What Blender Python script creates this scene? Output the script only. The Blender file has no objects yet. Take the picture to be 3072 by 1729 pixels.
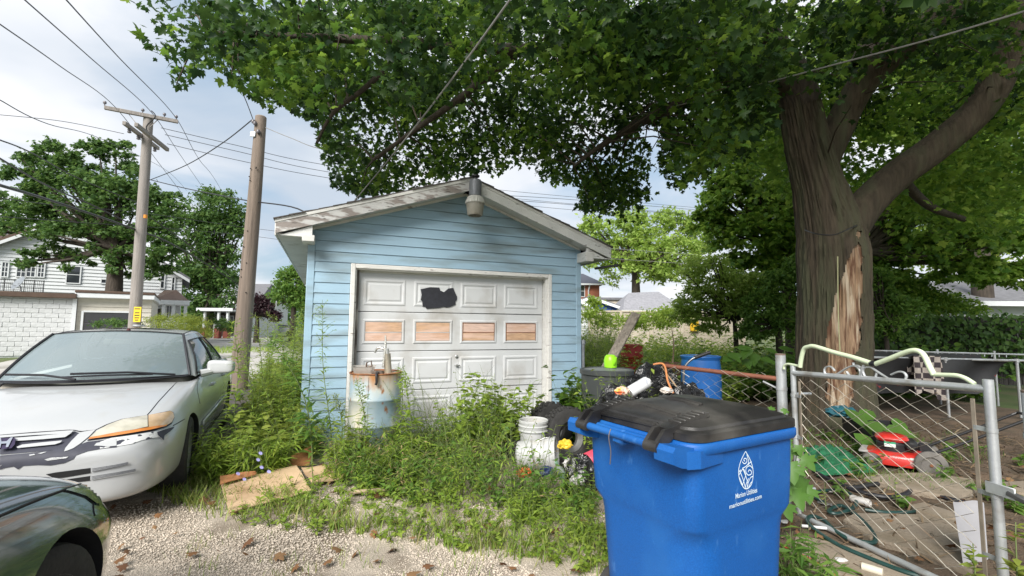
import bpy, bmesh, math, random
import numpy as np
from mathutils import Vector, Matrix
from mathutils.bvhtree import BVHTree
from mathutils.geometry import tessellate_polygon

scene = bpy.context.scene
C = scene.collection
RNG = np.random.default_rng(7)
random.seed(7)
R = math.radians

# ------------------------------------------------------------------ camera
IW, IH, FPX = 3072.0, 1729.0, 1356.0
PITCH, ROLL, CAMZ = R(4.75), R(.5), 1.5
_f = Vector((0, math.cos(PITCH), math.sin(PITCH)))
_u0 = Vector((0, -math.sin(PITCH), math.cos(PITCH)))
_r0 = Vector((1, 0, 0))
CR = _r0 * math.cos(ROLL) + _u0 * math.sin(ROLL)
CU = _u0 * math.cos(ROLL) - _r0 * math.sin(ROLL)
CP = Vector((0, 0, CAMZ))
cam = bpy.data.objects.new('camera', bpy.data.cameras.new('camera'))
C.objects.link(cam)
cam.data.sensor_fit = 'HORIZONTAL'
cam.data.sensor_width = 36
cam.data.lens = 36 * FPX / IW
cam.data.clip_start = .05
cam.data.clip_end = 2000
m3 = Matrix((CR, CU, -_f)).transposed()
cam.matrix_world = Matrix.Translation(CP) @ m3.to_4x4()
scene.camera = cam

def ray(x, y):
    return _f + CR * ((x - IW / 2) / FPX) + CU * ((IH / 2 - y) / FPX)
def at(x, y, Y):
    d = ray(x, y); return CP + d * (Y / d.y)
def onz(x, y, z=0.0):
    d = ray(x, y); return CP + d * ((z - CAMZ) / d.z)
def onplane(x, y, P0, n):
    d = ray(x, y); return CP + d * ((P0 - CP).dot(n) / d.dot(n))
def projpx(P):                         # numpy N,3 -> px
    P = np.asarray(P, float) - np.array(CP)
    w = P @ np.array(_f)
    w = np.where(w < .05, .05, w)
    return IW / 2 + FPX * (P @ np.array(CR)) / w, IH / 2 - FPX * (P @ np.array(CU)) / w, P @ np.array(_f)

# ------------------------------------------------------------------ world, sun, exposure
SUN_EL, SUN_AZ = R(38), R(200)        # azimuth clockwise from +Y
world = bpy.data.worlds.new('World'); scene.world = world
world.use_nodes = True
nt = world.node_tree; nt.nodes.clear()
def wn(t, **k):
    n = nt.nodes.new(t)
    for a, b in k.items(): setattr(n, a, b)
    return n
wo = wn('ShaderNodeOutputWorld'); bg = wn('ShaderNodeBackground'); bg.inputs[1].default_value = .09
sky = wn('ShaderNodeTexSky', sky_type='NISHITA', sun_disc=False, sun_elevation=SUN_EL, sun_rotation=SUN_AZ,
         air_density=1.3, dust_density=1.5, ozone_density=1.5)
tc = wn('ShaderNodeTexCoord')
sep = wn('ShaderNodeSeparateXYZ'); nt.links.new(tc.outputs['Generated'], sep.inputs[0])
mx = wn('ShaderNodeMath', operation='MAXIMUM'); nt.links.new(sep.outputs[2], mx.inputs[0]); mx.inputs[1].default_value = 0
ad = wn('ShaderNodeMath', operation='ADD'); nt.links.new(mx.outputs[0], ad.inputs[0]); ad.inputs[1].default_value = .22
cmb = wn('ShaderNodeCombineXYZ')
for i in (0, 1):
    dv = wn('ShaderNodeMath', operation='DIVIDE'); nt.links.new(sep.outputs[i], dv.inputs[0]); nt.links.new(ad.outputs[0], dv.inputs[1])
    nt.links.new(dv.outputs[0], cmb.inputs[i])
mp = wn('ShaderNodeMapping'); mp.inputs['Location'].default_value = (3.1, .4, 0); mp.inputs['Scale'].default_value = (.9, 1.0, 1)
nt.links.new(cmb.outputs[0], mp.inputs[0])
nz = wn('ShaderNodeTexNoise'); nz.inputs['Scale'].default_value = 1.15; nz.inputs['Detail'].default_value = 7; nz.inputs['Roughness'].default_value = .52
nz.inputs['Distortion'].default_value = .35
nt.links.new(mp.outputs[0], nz.inputs['Vector'])
cr = wn('ShaderNodeValToRGB')
cr.color_ramp.elements[0].position = .32; cr.color_ramp.elements[0].color = (0, 0, 0, 1)
cr.color_ramp.elements[1].position = .52; cr.color_ramp.elements[1].color = (1, 1, 1, 1)
nt.links.new(nz.outputs['Fac'], cr.inputs[0])
nz2 = wn('ShaderNodeTexNoise'); nz2.inputs['Scale'].default_value = .8; nz2.inputs['Detail'].default_value = 5
mp2 = wn('ShaderNodeMapping'); mp2.inputs['Location'].default_value = (7.7, 2.2, 0); nt.links.new(cmb.outputs[0], mp2.inputs[0])
nt.links.new(mp2.outputs[0], nz2.inputs['Vector'])
cr2 = wn('ShaderNodeValToRGB')
cr2.color_ramp.elements[0].position = .36; cr2.color_ramp.elements[0].color = (4.9, 5.6, 6.5, 1)
cr2.color_ramp.elements[1].position = .60; cr2.color_ramp.elements[1].color = (8.4, 8.5, 8.8, 1)
nt.links.new(nz2.outputs['Fac'], cr2.inputs[0])
mixc = wn('ShaderNodeMix', data_type='RGBA'); nt.links.new(cr.outputs[0], mixc.inputs['Factor'])
tint = wn('ShaderNodeMix', data_type='RGBA', blend_type='MIX'); tint.inputs['Factor'].default_value = .62
nt.links.new(sky.outputs[0], tint.inputs[6]); tint.inputs[7].default_value = (3.9, 5.3, 6.9, 1)
nt.links.new(tint.outputs[2], mixc.inputs[6]); nt.links.new(cr2.outputs[0], mixc.inputs[7])
nt.links.new(mixc.outputs[2], bg.inputs[0]); nt.links.new(bg.outputs[0], wo.inputs[0])

sd = bpy.data.lights.new('sun', 'SUN'); sun = bpy.data.objects.new('sun', sd); C.objects.link(sun)
sd.energy = 4.6; sd.angle = R(30); sd.color = (1, .965, .91)
sdir = Vector((math.sin(SUN_AZ) * math.cos(SUN_EL), math.cos(SUN_AZ) * math.cos(SUN_EL), math.sin(SUN_EL)))
sun.rotation_euler = sdir.to_track_quat('Z', 'Y').to_euler()
vs = scene.view_settings
vs.view_transform = 'Standard'; vs.look = 'None'; vs.gamma = 1; vs.use_curve_mapping = False
vs.exposure = .5
scene.cycles.max_bounces = 8; scene.cycles.transparent_max_bounces = 12
scene.cycles.use_denoising = True

# ------------------------------------------------------------------ materials
MATS = {}
def pm(name, col, rough=.6, metal=0., var=.15, scale=6., bump=.0, bscale=60., col2=None, thr=.55, soft=.08, mscale=5.,
       stretch=(1, 1, 1), mstretch=None, spec=.5, coat=0., coords='Object', trans=0., mix3=None, isl=0., alpha=1.):
    """procedural principled material: noise-varied colour, optional second colour under a noise mask, noise bump"""
    if name in MATS: return MATS[name]
    m = bpy.data.materials.new(name); MATS[name] = m
    m.use_nodes = True; n = m.node_tree; N = n.nodes; L = n.links
    b = N['Principled BSDF']
    b.inputs['Roughness'].default_value = rough; b.inputs['Metallic'].default_value = metal
    b.inputs['Specular IOR Level'].default_value = spec; b.inputs['Coat Weight'].default_value = coat
    b.inputs['Coat Roughness'].default_value = .05
    b.inputs['Alpha'].default_value = alpha
    t = N.new('ShaderNodeTexCoord')
    def noise(sc, st, det=6, off=0):
        mp = N.new('ShaderNodeMapping'); mp.inputs['Scale'].default_value = st; mp.inputs['Location'].default_value = (off, off * .7, off * .3)
        L.new(t.outputs[coords], mp.inputs[0])
        q = N.new('ShaderNodeTexNoise'); q.inputs['Scale'].default_value = sc; q.inputs['Detail'].default_value = det
        L.new(mp.outputs[0], q.inputs['Vector']); return q.outputs['Fac']
    def ramp(src, a, b_, ca, cb):
        r = N.new('ShaderNodeValToRGB'); e = r.color_ramp.elements
        e[0].position = max(0, a); e[1].position = min(1, b_); e[0].color = (*ca, 1); e[1].color = (*cb, 1)
        L.new(src, r.inputs[0]); return r.outputs[0]
    def mixn(fac, A, B):
        q = N.new('ShaderNodeMix'); q.data_type = 'RGBA'
        (L.new(fac, q.inputs[0]) if not isinstance(fac, float) else setattr(q.inputs[0], 'default_value', fac))
        for s, X in ((6, A), (7, B)):
            if isinstance(X, tuple): q.inputs[s].default_value = (*X, 1)
            else: L.new(X, q.inputs[s])
        return q.outputs[2]
    lo = tuple(max(0, c * (1 - var)) for c in col); hi = tuple(min(1, c * (1 + var)) for c in col)
    out = ramp(noise(scale, stretch), .3, .7, lo, hi)
    if isl:
        g = N.new('ShaderNodeNewGeometry')
        ir = ramp(g.outputs['Random Per Island'], 0, 1, tuple(c * (1 - isl) for c in (1, 1, 1)), tuple(c * (1 + isl) for c in (1, 1, 1)))
        q = N.new('ShaderNodeMix'); q.data_type = 'RGBA'; q.blend_type = 'MULTIPLY'; q.inputs[0].default_value = 1
        L.new(out, q.inputs[6]); L.new(ir, q.inputs[7]); out = q.outputs[2]
    if col2:
        k = ramp(noise(mscale, mstretch or stretch, 8, 11.3), thr - soft, thr + soft, (0, 0, 0), (1, 1, 1))
        out = mixn(k, out, col2)
    if mix3:
        c3, t3, s3, st3 = mix3
        k = ramp(noise(s3, st3, 8, 31.7), t3 - .05, t3 + .05, (0, 0, 0), (1, 1, 1))
        out = mixn(k, out, c3)
    L.new(out, b.inputs['Base Color'])
    if bump:
        bp = N.new('ShaderNodeBump'); bp.inputs['Strength'].default_value = bump; bp.inputs['Distance'].default_value = .02
        L.new(noise(bscale, stretch, 5, 3.1), bp.inputs['Height']); L.new(bp.outputs[0], b.inputs['Normal'])
    if trans:
        tr = N.new('ShaderNodeBsdfTranslucent'); L.new(out, tr.inputs[0])
        ms = N.new('ShaderNodeMixShader'); ms.inputs[0].default_value = trans
        L.new(b.outputs[0], ms.inputs[1]); L.new(tr.outputs[0], ms.inputs[2]); L.new(ms.outputs[0], N['Material Output'].inputs[0])
    return m

def leafmat(name, cols, rough=.5, trans=.4, spec=.35):
    """foliage: colour picked per leaf from a ramp; part of the light passes through"""
    if name in MATS: return MATS[name]
    m = bpy.data.materials.new(name); MATS[name] = m
    m.use_nodes = True; n = m.node_tree; N = n.nodes; L = n.links; b = N['Principled BSDF']
    b.inputs['Roughness'].default_value = rough; b.inputs['Specular IOR Level'].default_value = spec
    g = N.new('ShaderNodeNewGeometry'); r = N.new('ShaderNodeValToRGB'); e = r.color_ramp.elements
    while len(e) < len(cols): e.new(.5)
    for i, c in enumerate(cols):
        e[i].position = i / (len(cols) - 1); e[i].color = (*c, 1)
    L.new(g.outputs['Random Per Island'], r.inputs[0]); L.new(r.outputs[0], b.inputs['Base Color'])
    tr = N.new('ShaderNodeBsdfTranslucent')
    hs = N.new('ShaderNodeHueSaturation'); hs.inputs['Hue'].default_value = .485; hs.inputs['Value'].default_value = 1.35; L.new(r.outputs[0], hs.inputs['Color'])
    L.new(hs.outputs[0], tr.inputs[0])
    ms = N.new('ShaderNodeMixShader'); ms.inputs[0].default_value = trans
    L.new(b.outputs[0], ms.inputs[1]); L.new(tr.outputs[0], ms.inputs[2]); L.new(ms.outputs[0], N['Material Output'].inputs[0])
    return m

def glassmat(name, tint, dust_sheen=.4, rough=.04):
    """window glass: clear reflective pane, sky reflection painted into its tint, with a film of dust"""
    if name in MATS: return MATS[name]
    m = bpy.data.materials.new(name); MATS[name] = m
    m.use_nodes = True; n = m.node_tree; N = n.nodes; L = n.links; N.remove(N['Principled BSDF'])
    tr = N.new('ShaderNodeBsdfTransparent'); tr.inputs[0].default_value = (.75, .86, .86, 1)
    df = N.new('ShaderNodeBsdfDiffuse'); df.inputs[0].default_value = (*tint, 1)
    gl = N.new('ShaderNodeBsdfGlossy'); gl.inputs['Roughness'].default_value = rough
    m1 = N.new('ShaderNodeMixShader'); m1.inputs[0].default_value = dust_sheen; L.new(tr.outputs[0], m1.inputs[1]); L.new(df.outputs[0], m1.inputs[2])
    fr = N.new('ShaderNodeFresnel'); fr.inputs[0].default_value = 1.9
    m2 = N.new('ShaderNodeMixShader'); L.new(fr.outputs[0], m2.inputs[0]); L.new(m1.outputs[0], m2.inputs[1]); L.new(gl.outputs[0], m2.inputs[2])
    L.new(m2.outputs[0], N['Material Output'].inputs[0])
    return m

# ------------------------------------------------------------------ object helpers
def tag(o, label=None, cat=None, group=None, kind=None):
    if label: o['label'] = label
    if cat: o['category'] = cat
    if group: o['group'] = group
    if kind: o['kind'] = kind
    return o
def thing(name, label, cat, loc=(0, 0, 0), rz=0., group=None):
    o = bpy.data.objects.new(name, None); C.objects.link(o)
    o.empty_display_size = .1
    o.location = loc; o.rotation_euler = (0, 0, rz)
    o.matrix_basis = Matrix.Translation(Vector(loc)) @ Matrix.Rotation(rz, 4, 'Z')
    return tag(o, label, cat, group)
def copy_tree(o, parent=None):
    c = o.copy(); C.objects.link(c)
    if parent is not None: c.parent = parent
    for ch in o.children: copy_tree(ch, c)
    return c

class MB:
    def __init__(s): s.v = []; s.f = []
    def add(s, V, F):
        k = len(s.v); s.v += [tuple(p) for p in V]; s.f += [tuple(i + k for i in q) for q in F]; return s
    def box(s, lo, hi, ch=0., M=None):
        (a, b, c), (d, e, g) = lo, hi
        if ch <= 0:
            V = [(a, b, c), (d, b, c), (d, e, c), (a, e, c), (a, b, g), (d, b, g), (d, e, g), (a, e, g)]
            F = [(3, 2, 1, 0), (4, 5, 6, 7), (0, 1, 5, 4), (1, 2, 6, 5), (2, 3, 7, 6), (3, 0, 4, 7)]
        else:
            ch = min(ch, .45 * min(abs(d - a), abs(e - b), abs(g - c)))
            bm = bmesh.new(); bmesh.ops.create_cube(bm, size=1)
            for v in bm.verts: v.co = Vector(((a + d) / 2 + v.co.x * (d - a), (b + e) / 2 + v.co.y * (e - b), (c + g) / 2 + v.co.z * (g - c)))
            bmesh.ops.bevel(bm, geom=bm.edges[:], offset=ch, segments=1, affect='EDGES')
            bm.verts.index_update()
            V = [v.co.copy() for v in bm.verts]; F = [tuple(v.index for v in f.verts) for f in bm.faces]; bm.free()
        if M is not None: V = [M @ Vector(p) for p in V]
        return s.add(V, F)
    def beam(s, p, q, w, h, up=(0, 0, 1), ch=0.):
        """box from p to q, w across, h along up"""
        p, q = Vector(p), Vector(q); d = q - p; L = d.length; d.normalize()
        x = d.cross(Vector(up)).normalized(); z = x.cross(d)
        M = Matrix((x, d, z)).transposed().to_4x4(); M.translation = p
        return s.box((-w / 2, 0, -h / 2), (w / 2, L, h / 2), ch, M)
    def tube(s, pts, r, n=8, cap=True, closed=False):
        pts = [Vector(p) for p in pts]; N = len(pts)
        rs = r if hasattr(r, '__len__') else [r] * N
        k = len(s.v); pn = None
        for i, p in enumerate(pts):
            a = pts[(i - 1) % N] if (closed or i > 0) else p; b = pts[(i + 1) % N] if (closed or i < N - 1) else p
            t = (b - a)
            t = t.normalized() if t.length > 1e-9 else Vector((0, 0, 1))
            if pn is None:
                u = Vector((0, 0, 1)) if abs(t.z) < .9 else Vector((1, 0, 0)); pn = (u - t * u.dot(t)).normalized()
            else:
                pn = pn - t * pn.dot(t); pn = pn.normalized() if pn.length > 1e-6 else t.orthogonal().normalized()
            bn = t.cross(pn)
            for j in range(n):
                a_ = 2 * math.pi * j / n
                s.v.append(tuple(p + (pn * math.cos(a_) + bn * math.sin(a_)) * rs[i]))
        for i in range(N if closed else N - 1):
            i2 = (i + 1) % N
            for j in range(n):
                j2 = (j + 1) % n
                s.f.append((k + i * n + j, k + i * n + j2, k + i2 * n + j2, k + i2 * n + j))
        if cap and not closed:
            s.f.append(tuple(k + j for j in range(n))[::-1]); s.f.append(tuple(k + (N - 1) * n + j for j in range(n)))
        return s
    def lathe(s, prof, n=24, M=None, cap=True):
        k = len(s.v); N = len(prof)
        for (r, z) in prof:
            for j in range(n):
                a = 2 * math.pi * j / n; p = Vector((r * math.cos(a), r * math.sin(a), z))
                s.v.append(tuple(M @ p if M is not None else p))
        for i in range(N - 1):
            for j in range(n):
                j2 = (j + 1) % n
                s.f.append((k + i * n + j, k + i * n + j2, k + (i + 1) * n + j2, k + (i + 1) * n + j))
        if cap:
            s.f.append(tuple(k + j for j in range(n))[::-1]); s.f.append(tuple(k + (N - 1) * n + j for j in range(n)))
        return s
    def prism(s, poly, ex, ey, o, n, d):
        """polygon poly (2d, ccw) in frame o,ex,ey extruded along n by d"""
        o, ex, ey, n = map(Vector, (o, ex, ey, n)); k = len(poly)
        V = [o + ex * x + ey * y for x, y in poly]; V += [p + n * d for p in V]
        F = [tuple(range(k))[::-1], tuple(range(k, 2 * k))] + [(i, (i + 1) % k, k + (i + 1) % k, k + i) for i in range(k)]
        return s.add(V, F)
    def surf(s, fn, nu, nv):
        k = len(s.v)
        for i in range(nu + 1):
            for j in range(nv + 1): s.v.append(tuple(fn(i / nu, j / nv)))
        for i in range(nu):
            for j in range(nv):
                a = k + i * (nv + 1) + j; s.f.append((a, a + nv + 1, a + nv + 2, a + 1))
        return s
    def xf(s, M): s.v = [tuple(M @ Vector(p)) for p in s.v]; return s
    def build(s, name, mat, parent=None, smooth=True, angle=38, label=None, mods=None):
        me = bpy.data.meshes.new(name); me.from_pydata(s.v, [], s.f); me.update()
        if smooth:
            me.polygons.foreach_set('use_smooth', [True] * len(me.polygons)); me.set_sharp_from_angle(angle=R(angle))
        o = bpy.data.objects.new(name, me); C.objects.link(o)
        for q in (mat if isinstance(mat, (list, tuple)) else [mat]): me.materials.append(q)
        if parent is not None: o.parent = parent
        if label: o['label'] = label
        return o
def link_copy(o, parent, loc=None, name=None):
    c = o.copy(); C.objects.link(c); c.parent = parent
    if loc is not None: c.location = loc
    return c
def fast_mesh(name, V, F, mat, parent=None, smooth=False):
    """V (n,3), F (m,3) numpy"""
    me = bpy.data.meshes.new(name); nv, nf = len(V), len(F); k = F.shape[1]
    me.vertices.add(nv); me.vertices.foreach_set('co', np.ascontiguousarray(V, np.float32).ravel())
    me.loops.add(nf * k); me.loops.foreach_set('vertex_index', np.ascontiguousarray(F, np.int32).ravel())
    me.polygons.add(nf); me.polygons.foreach_set('loop_start', np.arange(0, nf * k, k, dtype=np.int32))
    me.polygons.foreach_set('loop_total', np.full(nf, k, np.int32))
    if smooth: me.polygons.foreach_set('use_smooth', np.ones(nf, bool))
    me.update(calc_edges=True); me.validate()
    me.materials.append(mat)
    o = bpy.data.objects.new(name, me); C.objects.link(o)
    if parent is not None: o.parent = parent
    return o

def _maple():
    h = [(.30, -.08), (.22, .14), (.58, .26), (.40, .36), (.46, .60), (.22, .52), (.16, .74)]
    o = [(0, 0)] + h + [(0, 1.0)] + [(-x, y) for x, y in h[::-1]]
    V = [(0, .34, .03)] + [(x, y, -.22 * abs(x) - .12 * y * y) for x, y in o]
    n = len(o)
    return np.array(V), np.array([(0, 1 + i, 1 + (i + 1) % n) for i in range(n)])
def _simple(w=.24, fold=.06, droop=.15):
    V = [(0, 0, 0), (w, .42, fold), (0, .45, 0), (-w, .42, fold), (0, 1, -droop)]
    return np.array(V, float), np.array([(0, 1, 2), (0, 2, 3), (2, 1, 4), (3, 2, 4)])
def _oval(w=.3):
    V = [(0, 0, 0), (w * .8, .2, .05), (w, .45, .06), (w * .6, .75, .02), (0, 1, -.12), (-w * .6, .75, .02), (-w, .45, .06), (-w * .8, .2, .05), (0, .45, 0)]
    return np.array(V, float), np.array([(8, i, (i + 1) % 8) for i in range(8)])
MAPLE, SIMPLE, LANCE, OVAL = _maple(), _simple(), _simple(.09, .02, .22), _oval()
BLADE = (np.array([(-.02, 0, 0), (.02, 0, 0), (.014, .5, -.05), (-.014, .5, -.05), (0, 1, -.3)], float), np.array([(0, 1, 2), (0, 2, 3), (3, 2, 4)]))

def unit(a): return a / np.maximum(np.linalg.norm(a, axis=1, keepdims=True), 1e-9)
def leaves_arr(P, size, tmpl, nrm, axis=None, rng=RNG):
    """leaf copies: returns V,F.  nrm (n,3) leaf normal; axis (n,3) growing direction or None"""
    V, F = tmpl; n = len(P)
    nrm = unit(nrm)
    if axis is None: axis = rng.normal(size=(n, 3))
    B = unit(axis - nrm * np.sum(axis * nrm, 1, keepdims=True)); T = np.cross(B, nrm)
    size = np.broadcast_to(np.asarray(size, float), (n,))[:, None, None]
    W = P[:, None, :] + size * (V[None, :, 0:1] * T[:, None, :] + V[None, :, 1:2] * B[:, None, :] + V[None, :, 2:3] * nrm[:, None, :])
    FF = F[None] + (np.arange(n) * len(V))[:, None, None]
    return W.reshape(-1, 3), FF.reshape(-1, 3)
def merge(parts):
    V = []; F = []; k = 0
    for v, f in parts: V.append(v); F.append(f + k); k += len(v)
    return np.concatenate(V), np.concatenate(F)
def tri_tube(pts, r0, r1, n=4):
    pts = np.asarray(pts, float); N = len(pts); t = np.gradient(pts, axis=0); t = unit(t)
    up = np.array([0.3, .2, 1.]); a = unit(np.cross(t, up)); b = np.cross(t, a)
    rr = np.linspace(r0, r1, N)[:, None, None]; ang = np.arange(n) * 2 * np.pi / n
    V = pts[:, None] + rr * (np.cos(ang)[None, :, None] * a[:, None] + np.sin(ang)[None, :, None] * b[:, None])
    F = []
    for i in range(N - 1):
        for j in range(n):
            j2 = (j + 1) % n; p, q, s_, u = i * n + j, i * n + j2, (i + 1) * n + j2, (i + 1) * n + j
            F += [(p, q, s_), (p, s_, u)]
    return V.reshape(-1, 3), np.array(F)

def inpoly(x, y, poly):
    ins = np.zeros(len(x), bool); n = len(poly)
    for i in range(n):
        (x0, y0), (x1, y1) = poly[i], poly[(i + 1) % n]
        if y0 == y1: continue
        c = ((y0 > y) != (y1 > y)) & (x < (x1 - x0) * (y - y0) / (y1 - y0) + x0)
        ins ^= c
    return ins
def smoothpath(pts, k=6):
    """Catmull-Rom through pts"""
    P = [Vector(p) for p in pts]; out = []
    for i in range(len(P) - 1):
        a = P[max(i - 1, 0)]; b = P[i]; c = P[i + 1]; d = P[min(i + 2, len(P) - 1)]
        for j in range(k):
            t = j / k
            out.append(.5 * ((2 * b) + (c - a) * t + (2 * a - 5 * b + 4 * c - d) * t * t + (3 * b - a - 3 * c + d) * t ** 3))
    out.append(P[-1]); return out
def world_bvh(o):
    bpy.context.view_layer.update()
    M = o.matrix_world; me = o.data
    return BVHTree.FromPolygons([M @ v.co for v in me.vertices], [tuple(p.vertices) for p in me.polygons])
def px_patch(poly, bvh, off=.004, step=14., fallY=None):
    """polygon outlined by its corners; laid on the surface in bvh"""
    bm = bmesh.new(); vs = [bm.verts.new((x, y, 0)) for x, y in poly]; bm.faces.new(vs)
    xs = [p[0] for p in poly]; ys = [p[1] for p in poly]
    for ax, lo, hi in ((0, min(xs), max(xs)), (1, min(ys), max(ys))):
        k = int((hi - lo) / step)
        for i in range(1, k + 1):
            c = lo + (hi - lo) * i / (k + 1); no = (1, 0, 0) if ax == 0 else (0, 1, 0)
            bmesh.ops.bisect_plane(bm, geom=bm.verts[:] + bm.edges[:] + bm.faces[:], plane_co=(c, c, 0), plane_no=no)
    bmesh.ops.triangulate(bm, faces=bm.faces[:])
    bm.verts.index_update(); mb = MB(); hits = []
    for v in bm.verts:
        d = ray(v.co.x, v.co.y); d.normalize(); h, nr, _, dist = bvh.ray_cast(CP, d)
        if h is None: hits.append(None)
        else:
            if nr.dot(d) > 0: nr = -nr
            hits.append((h + nr * off, dist))
    ok = [h for h in hits if h]
    if not ok: bm.free(); return mb
    md = sum(h[1] for h in ok) / len(ok)
    for v, h in zip(bm.verts, hits):
        if h: mb.v.append(tuple(h[0]))
        else:
            d = ray(v.co.x, v.co.y).normalized(); q = bvh.find_nearest(CP + d * md)
            mb.v.append(tuple(q[0] + q[1] * off))
    for f in bm.faces: mb.f.append(tuple(v.index for v in f.verts)[::-1])
    bm.free(); return mb
def px_line(pts, bvh, r=.004, step=10, off=0.):
    P = []
    for i in range(len(pts) - 1):
        a, b = pts[i], pts[i + 1]; n = max(1, int(math.hypot(b[0] - a[0], b[1] - a[1]) / step))
        P += [(a[0] + (b[0] - a[0]) * j / n, a[1] + (b[1] - a[1]) * j / n) for j in range(n)]
    P.append(pts[-1]); W = []
    for x, y in P:
        d = ray(x, y).normalized(); h, nr, _, _ = bvh.ray_cast(CP, d)
        if h is not None: W.append(h - d * off)
    return W
# ================================================================== ground
M_grass = pm('grass_ground', (.075, .11, .03), .9, var=.4, scale=1.2, bump=.6, bscale=30, col2=(.13, .11, .06), thr=.6, soft=.12, mscale=.8)
M_grav = pm('gravel_bed', (.50, .43, .35), .95, var=.25, scale=3, bump=1.0, bscale=120, col2=(.24, .19, .14), thr=.60, soft=.12, mscale=2.2)
M_dirt = pm('yard_dirt', (.135, .092, .06), .95, var=.35, scale=2.5, bump=.8, bscale=60, col2=(.07, .055, .035), thr=.56, soft=.1, mscale=3.5)
M_road = pm('old_concrete_road', (.42, .40, .37), .9, var=.15, scale=.7, bump=.2, bscale=60, col2=(.27, .25, .22), thr=.6, mscale=.6)
M_asph = pm('old_asphalt', (.075, .066, .062), .9, var=.3, scale=3, bump=.7, bscale=70, col2=(.13, .11, .09), thr=.6, mscale=3)

def sheet(name, poly, z, mat, step=None, amp=0., kind='structure', jag=0.):
    bm = bmesh.new()
    P = []
    for i in range(len(poly)):
        a, b = Vector((*poly[i], 0)), Vector((*poly[(i + 1) % len(poly)], 0))
        n = max(1, int((b - a).length / .25)) if jag else 1
        for k in range(n):
            q = a.lerp(b, k / n); P.append((q.x + random.uniform(-jag, jag), q.y + random.uniform(-jag, jag), z))
    bm.faces.new([bm.verts.new(p) for p in P])
    if step:
        for ax in (0, 1):
            lo = min(p[ax] for p in P); hi = max(p[ax] for p in P); k = int((hi - lo) / step)
            for i in range(1, k + 1):
                c = lo + (hi - lo) * i / (k + 1)
                bmesh.ops.bisect_plane(bm, geom=bm.verts[:] + bm.edges[:] + bm.faces[:], plane_co=(c, c, 0), plane_no=(1, 0, 0) if ax == 0 else (0, 1, 0))
        from mathutils import noise as mn
        for v in bm.verts: v.co.z += amp * mn.noise(v.co * 1.7) + amp * .5 * mn.noise(v.co * 5)
    bmesh.ops.triangulate(bm, faces=[f for f in bm.faces if len(f.verts) > 4])
    me = bpy.data.meshes.new(name); bm.to_mesh(me); bm.free(); me.materials.append(mat)
    me.polygons.foreach_set('use_smooth', [True] * len(me.polygons))
    o = bpy.data.objects.new(name, me); C.objects.link(o); o['kind'] = kind; return o

sheet('ground', [(-300, -60), (300, -60), (300, 500), (-300, 500)], -.035, M_grass)
sheet('gravel_drive', [(-14, -5), (.95, -5), (.95, 3.2), (.9, 4.6), (.2, 5.9), (-2.6, 5.0), (-3.2, 4.4), (-5, 3.2), (-14, 2.5)], 0., M_grav, .12, .012, jag=.06)
sheet('dirt_yard', [(.85, -5), (9, -5), (10.5, 4), (9.5, 9.5), (5.0, 9.6), (2.6, 6.8), (1.0, 5.2)], -.006, M_dirt, .15, .02, jag=.08)
sheet('asphalt_apron', [(-2.9, 4.3), (-4.4, 7.2), (-6.6, 12.5), (-13, 12), (-8.5, 3.2), (-5, 2.7)], -.012, M_asph, .3, .006, jag=.08)
sheet('street', [(-20, 18.5), (-60, 92), (-52, 92), (-8.2, 19), (-3.0, 9.5), (-13, 8.5)], -.02, M_road)
sheet('lawn_path', [(-18, 41), (-11, 41), (-11, 43), (-18, 43)], -.02, M_road)
sheet('yard_edge', [(2.6, 6.8), (5.0, 9.6), (9.5, 9.5), (9.6, 10.3), (4.4, 10.4), (2.0, 7.4)], -.016, M_dirt)

# pavement blocks with open joints beside the parked car
M_blk = pm('pavement_block', (.10, .085, .075), .9, var=.3, scale=4, bump=.6, bscale=60)
apron = [o for o in C.objects if o.name == 'asphalt_apron'][0]
ax = Vector((-.437, .899, 0)); ay = Vector((.899, .437, 0)); o0 = Vector((-3.45, 5.35, 0))
for i in range(7):
    for j in range(1):
        mb = MB(); w = .50; l = .62
        p = o0 + ax * (i * .66) + ay * (j * .54 - .1)
        Mx = Matrix((ay, ax, Vector((0, 0, 1)))).transposed().to_4x4(); Mx.translation = p
        mb.box((0, 0, -.03), (w + random.uniform(-.03, .03), l, .022 + random.uniform(-.008, .008)), .012, Mx @ Matrix.Rotation(random.uniform(-.03, .03), 4, 'Z'))
        mb.build('paving_block', M_blk, apron)

# loose gravel stones (uncountable) and fallen leaves
ICO = (np.array([(.5, 0, 0), (-.5, 0, 0), (0, .5, 0), (0, -.5, 0), (0, 0, .5), (0, 0, -.5)]), np.array([(0, 2, 4), (2, 1, 4), (1, 3, 4), (3, 0, 4), (2, 0, 5), (1, 2, 5), (3, 1, 5), (0, 3, 5)]))
def stones(n, sampler, smin, smax, rng):
    P = sampler(n); n = len(P); V, F = ICO
    S = rng.uniform(smin, smax, (n, 1)) * rng.uniform(.6, 1.3, (n, 3)); S[:, 2] *= .6
    a = rng.uniform(0, 6.28, n); ca, sa = np.cos(a)[:, None], np.sin(a)[:, None]
    W = V[None] * S[:, None] * rng.uniform(.75, 1.2, (n, len(V), 1))
    X = W[..., 0] * ca - W[..., 1] * sa; Y = W[..., 0] * sa + W[..., 1] * ca
    W = np.stack([X, Y, W[..., 2]], -1) + P[:, None]
    return W.reshape(-1, 3), (F[None] + (np.arange(n) * len(V))[:, None, None]).reshape(-1, 3)
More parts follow.
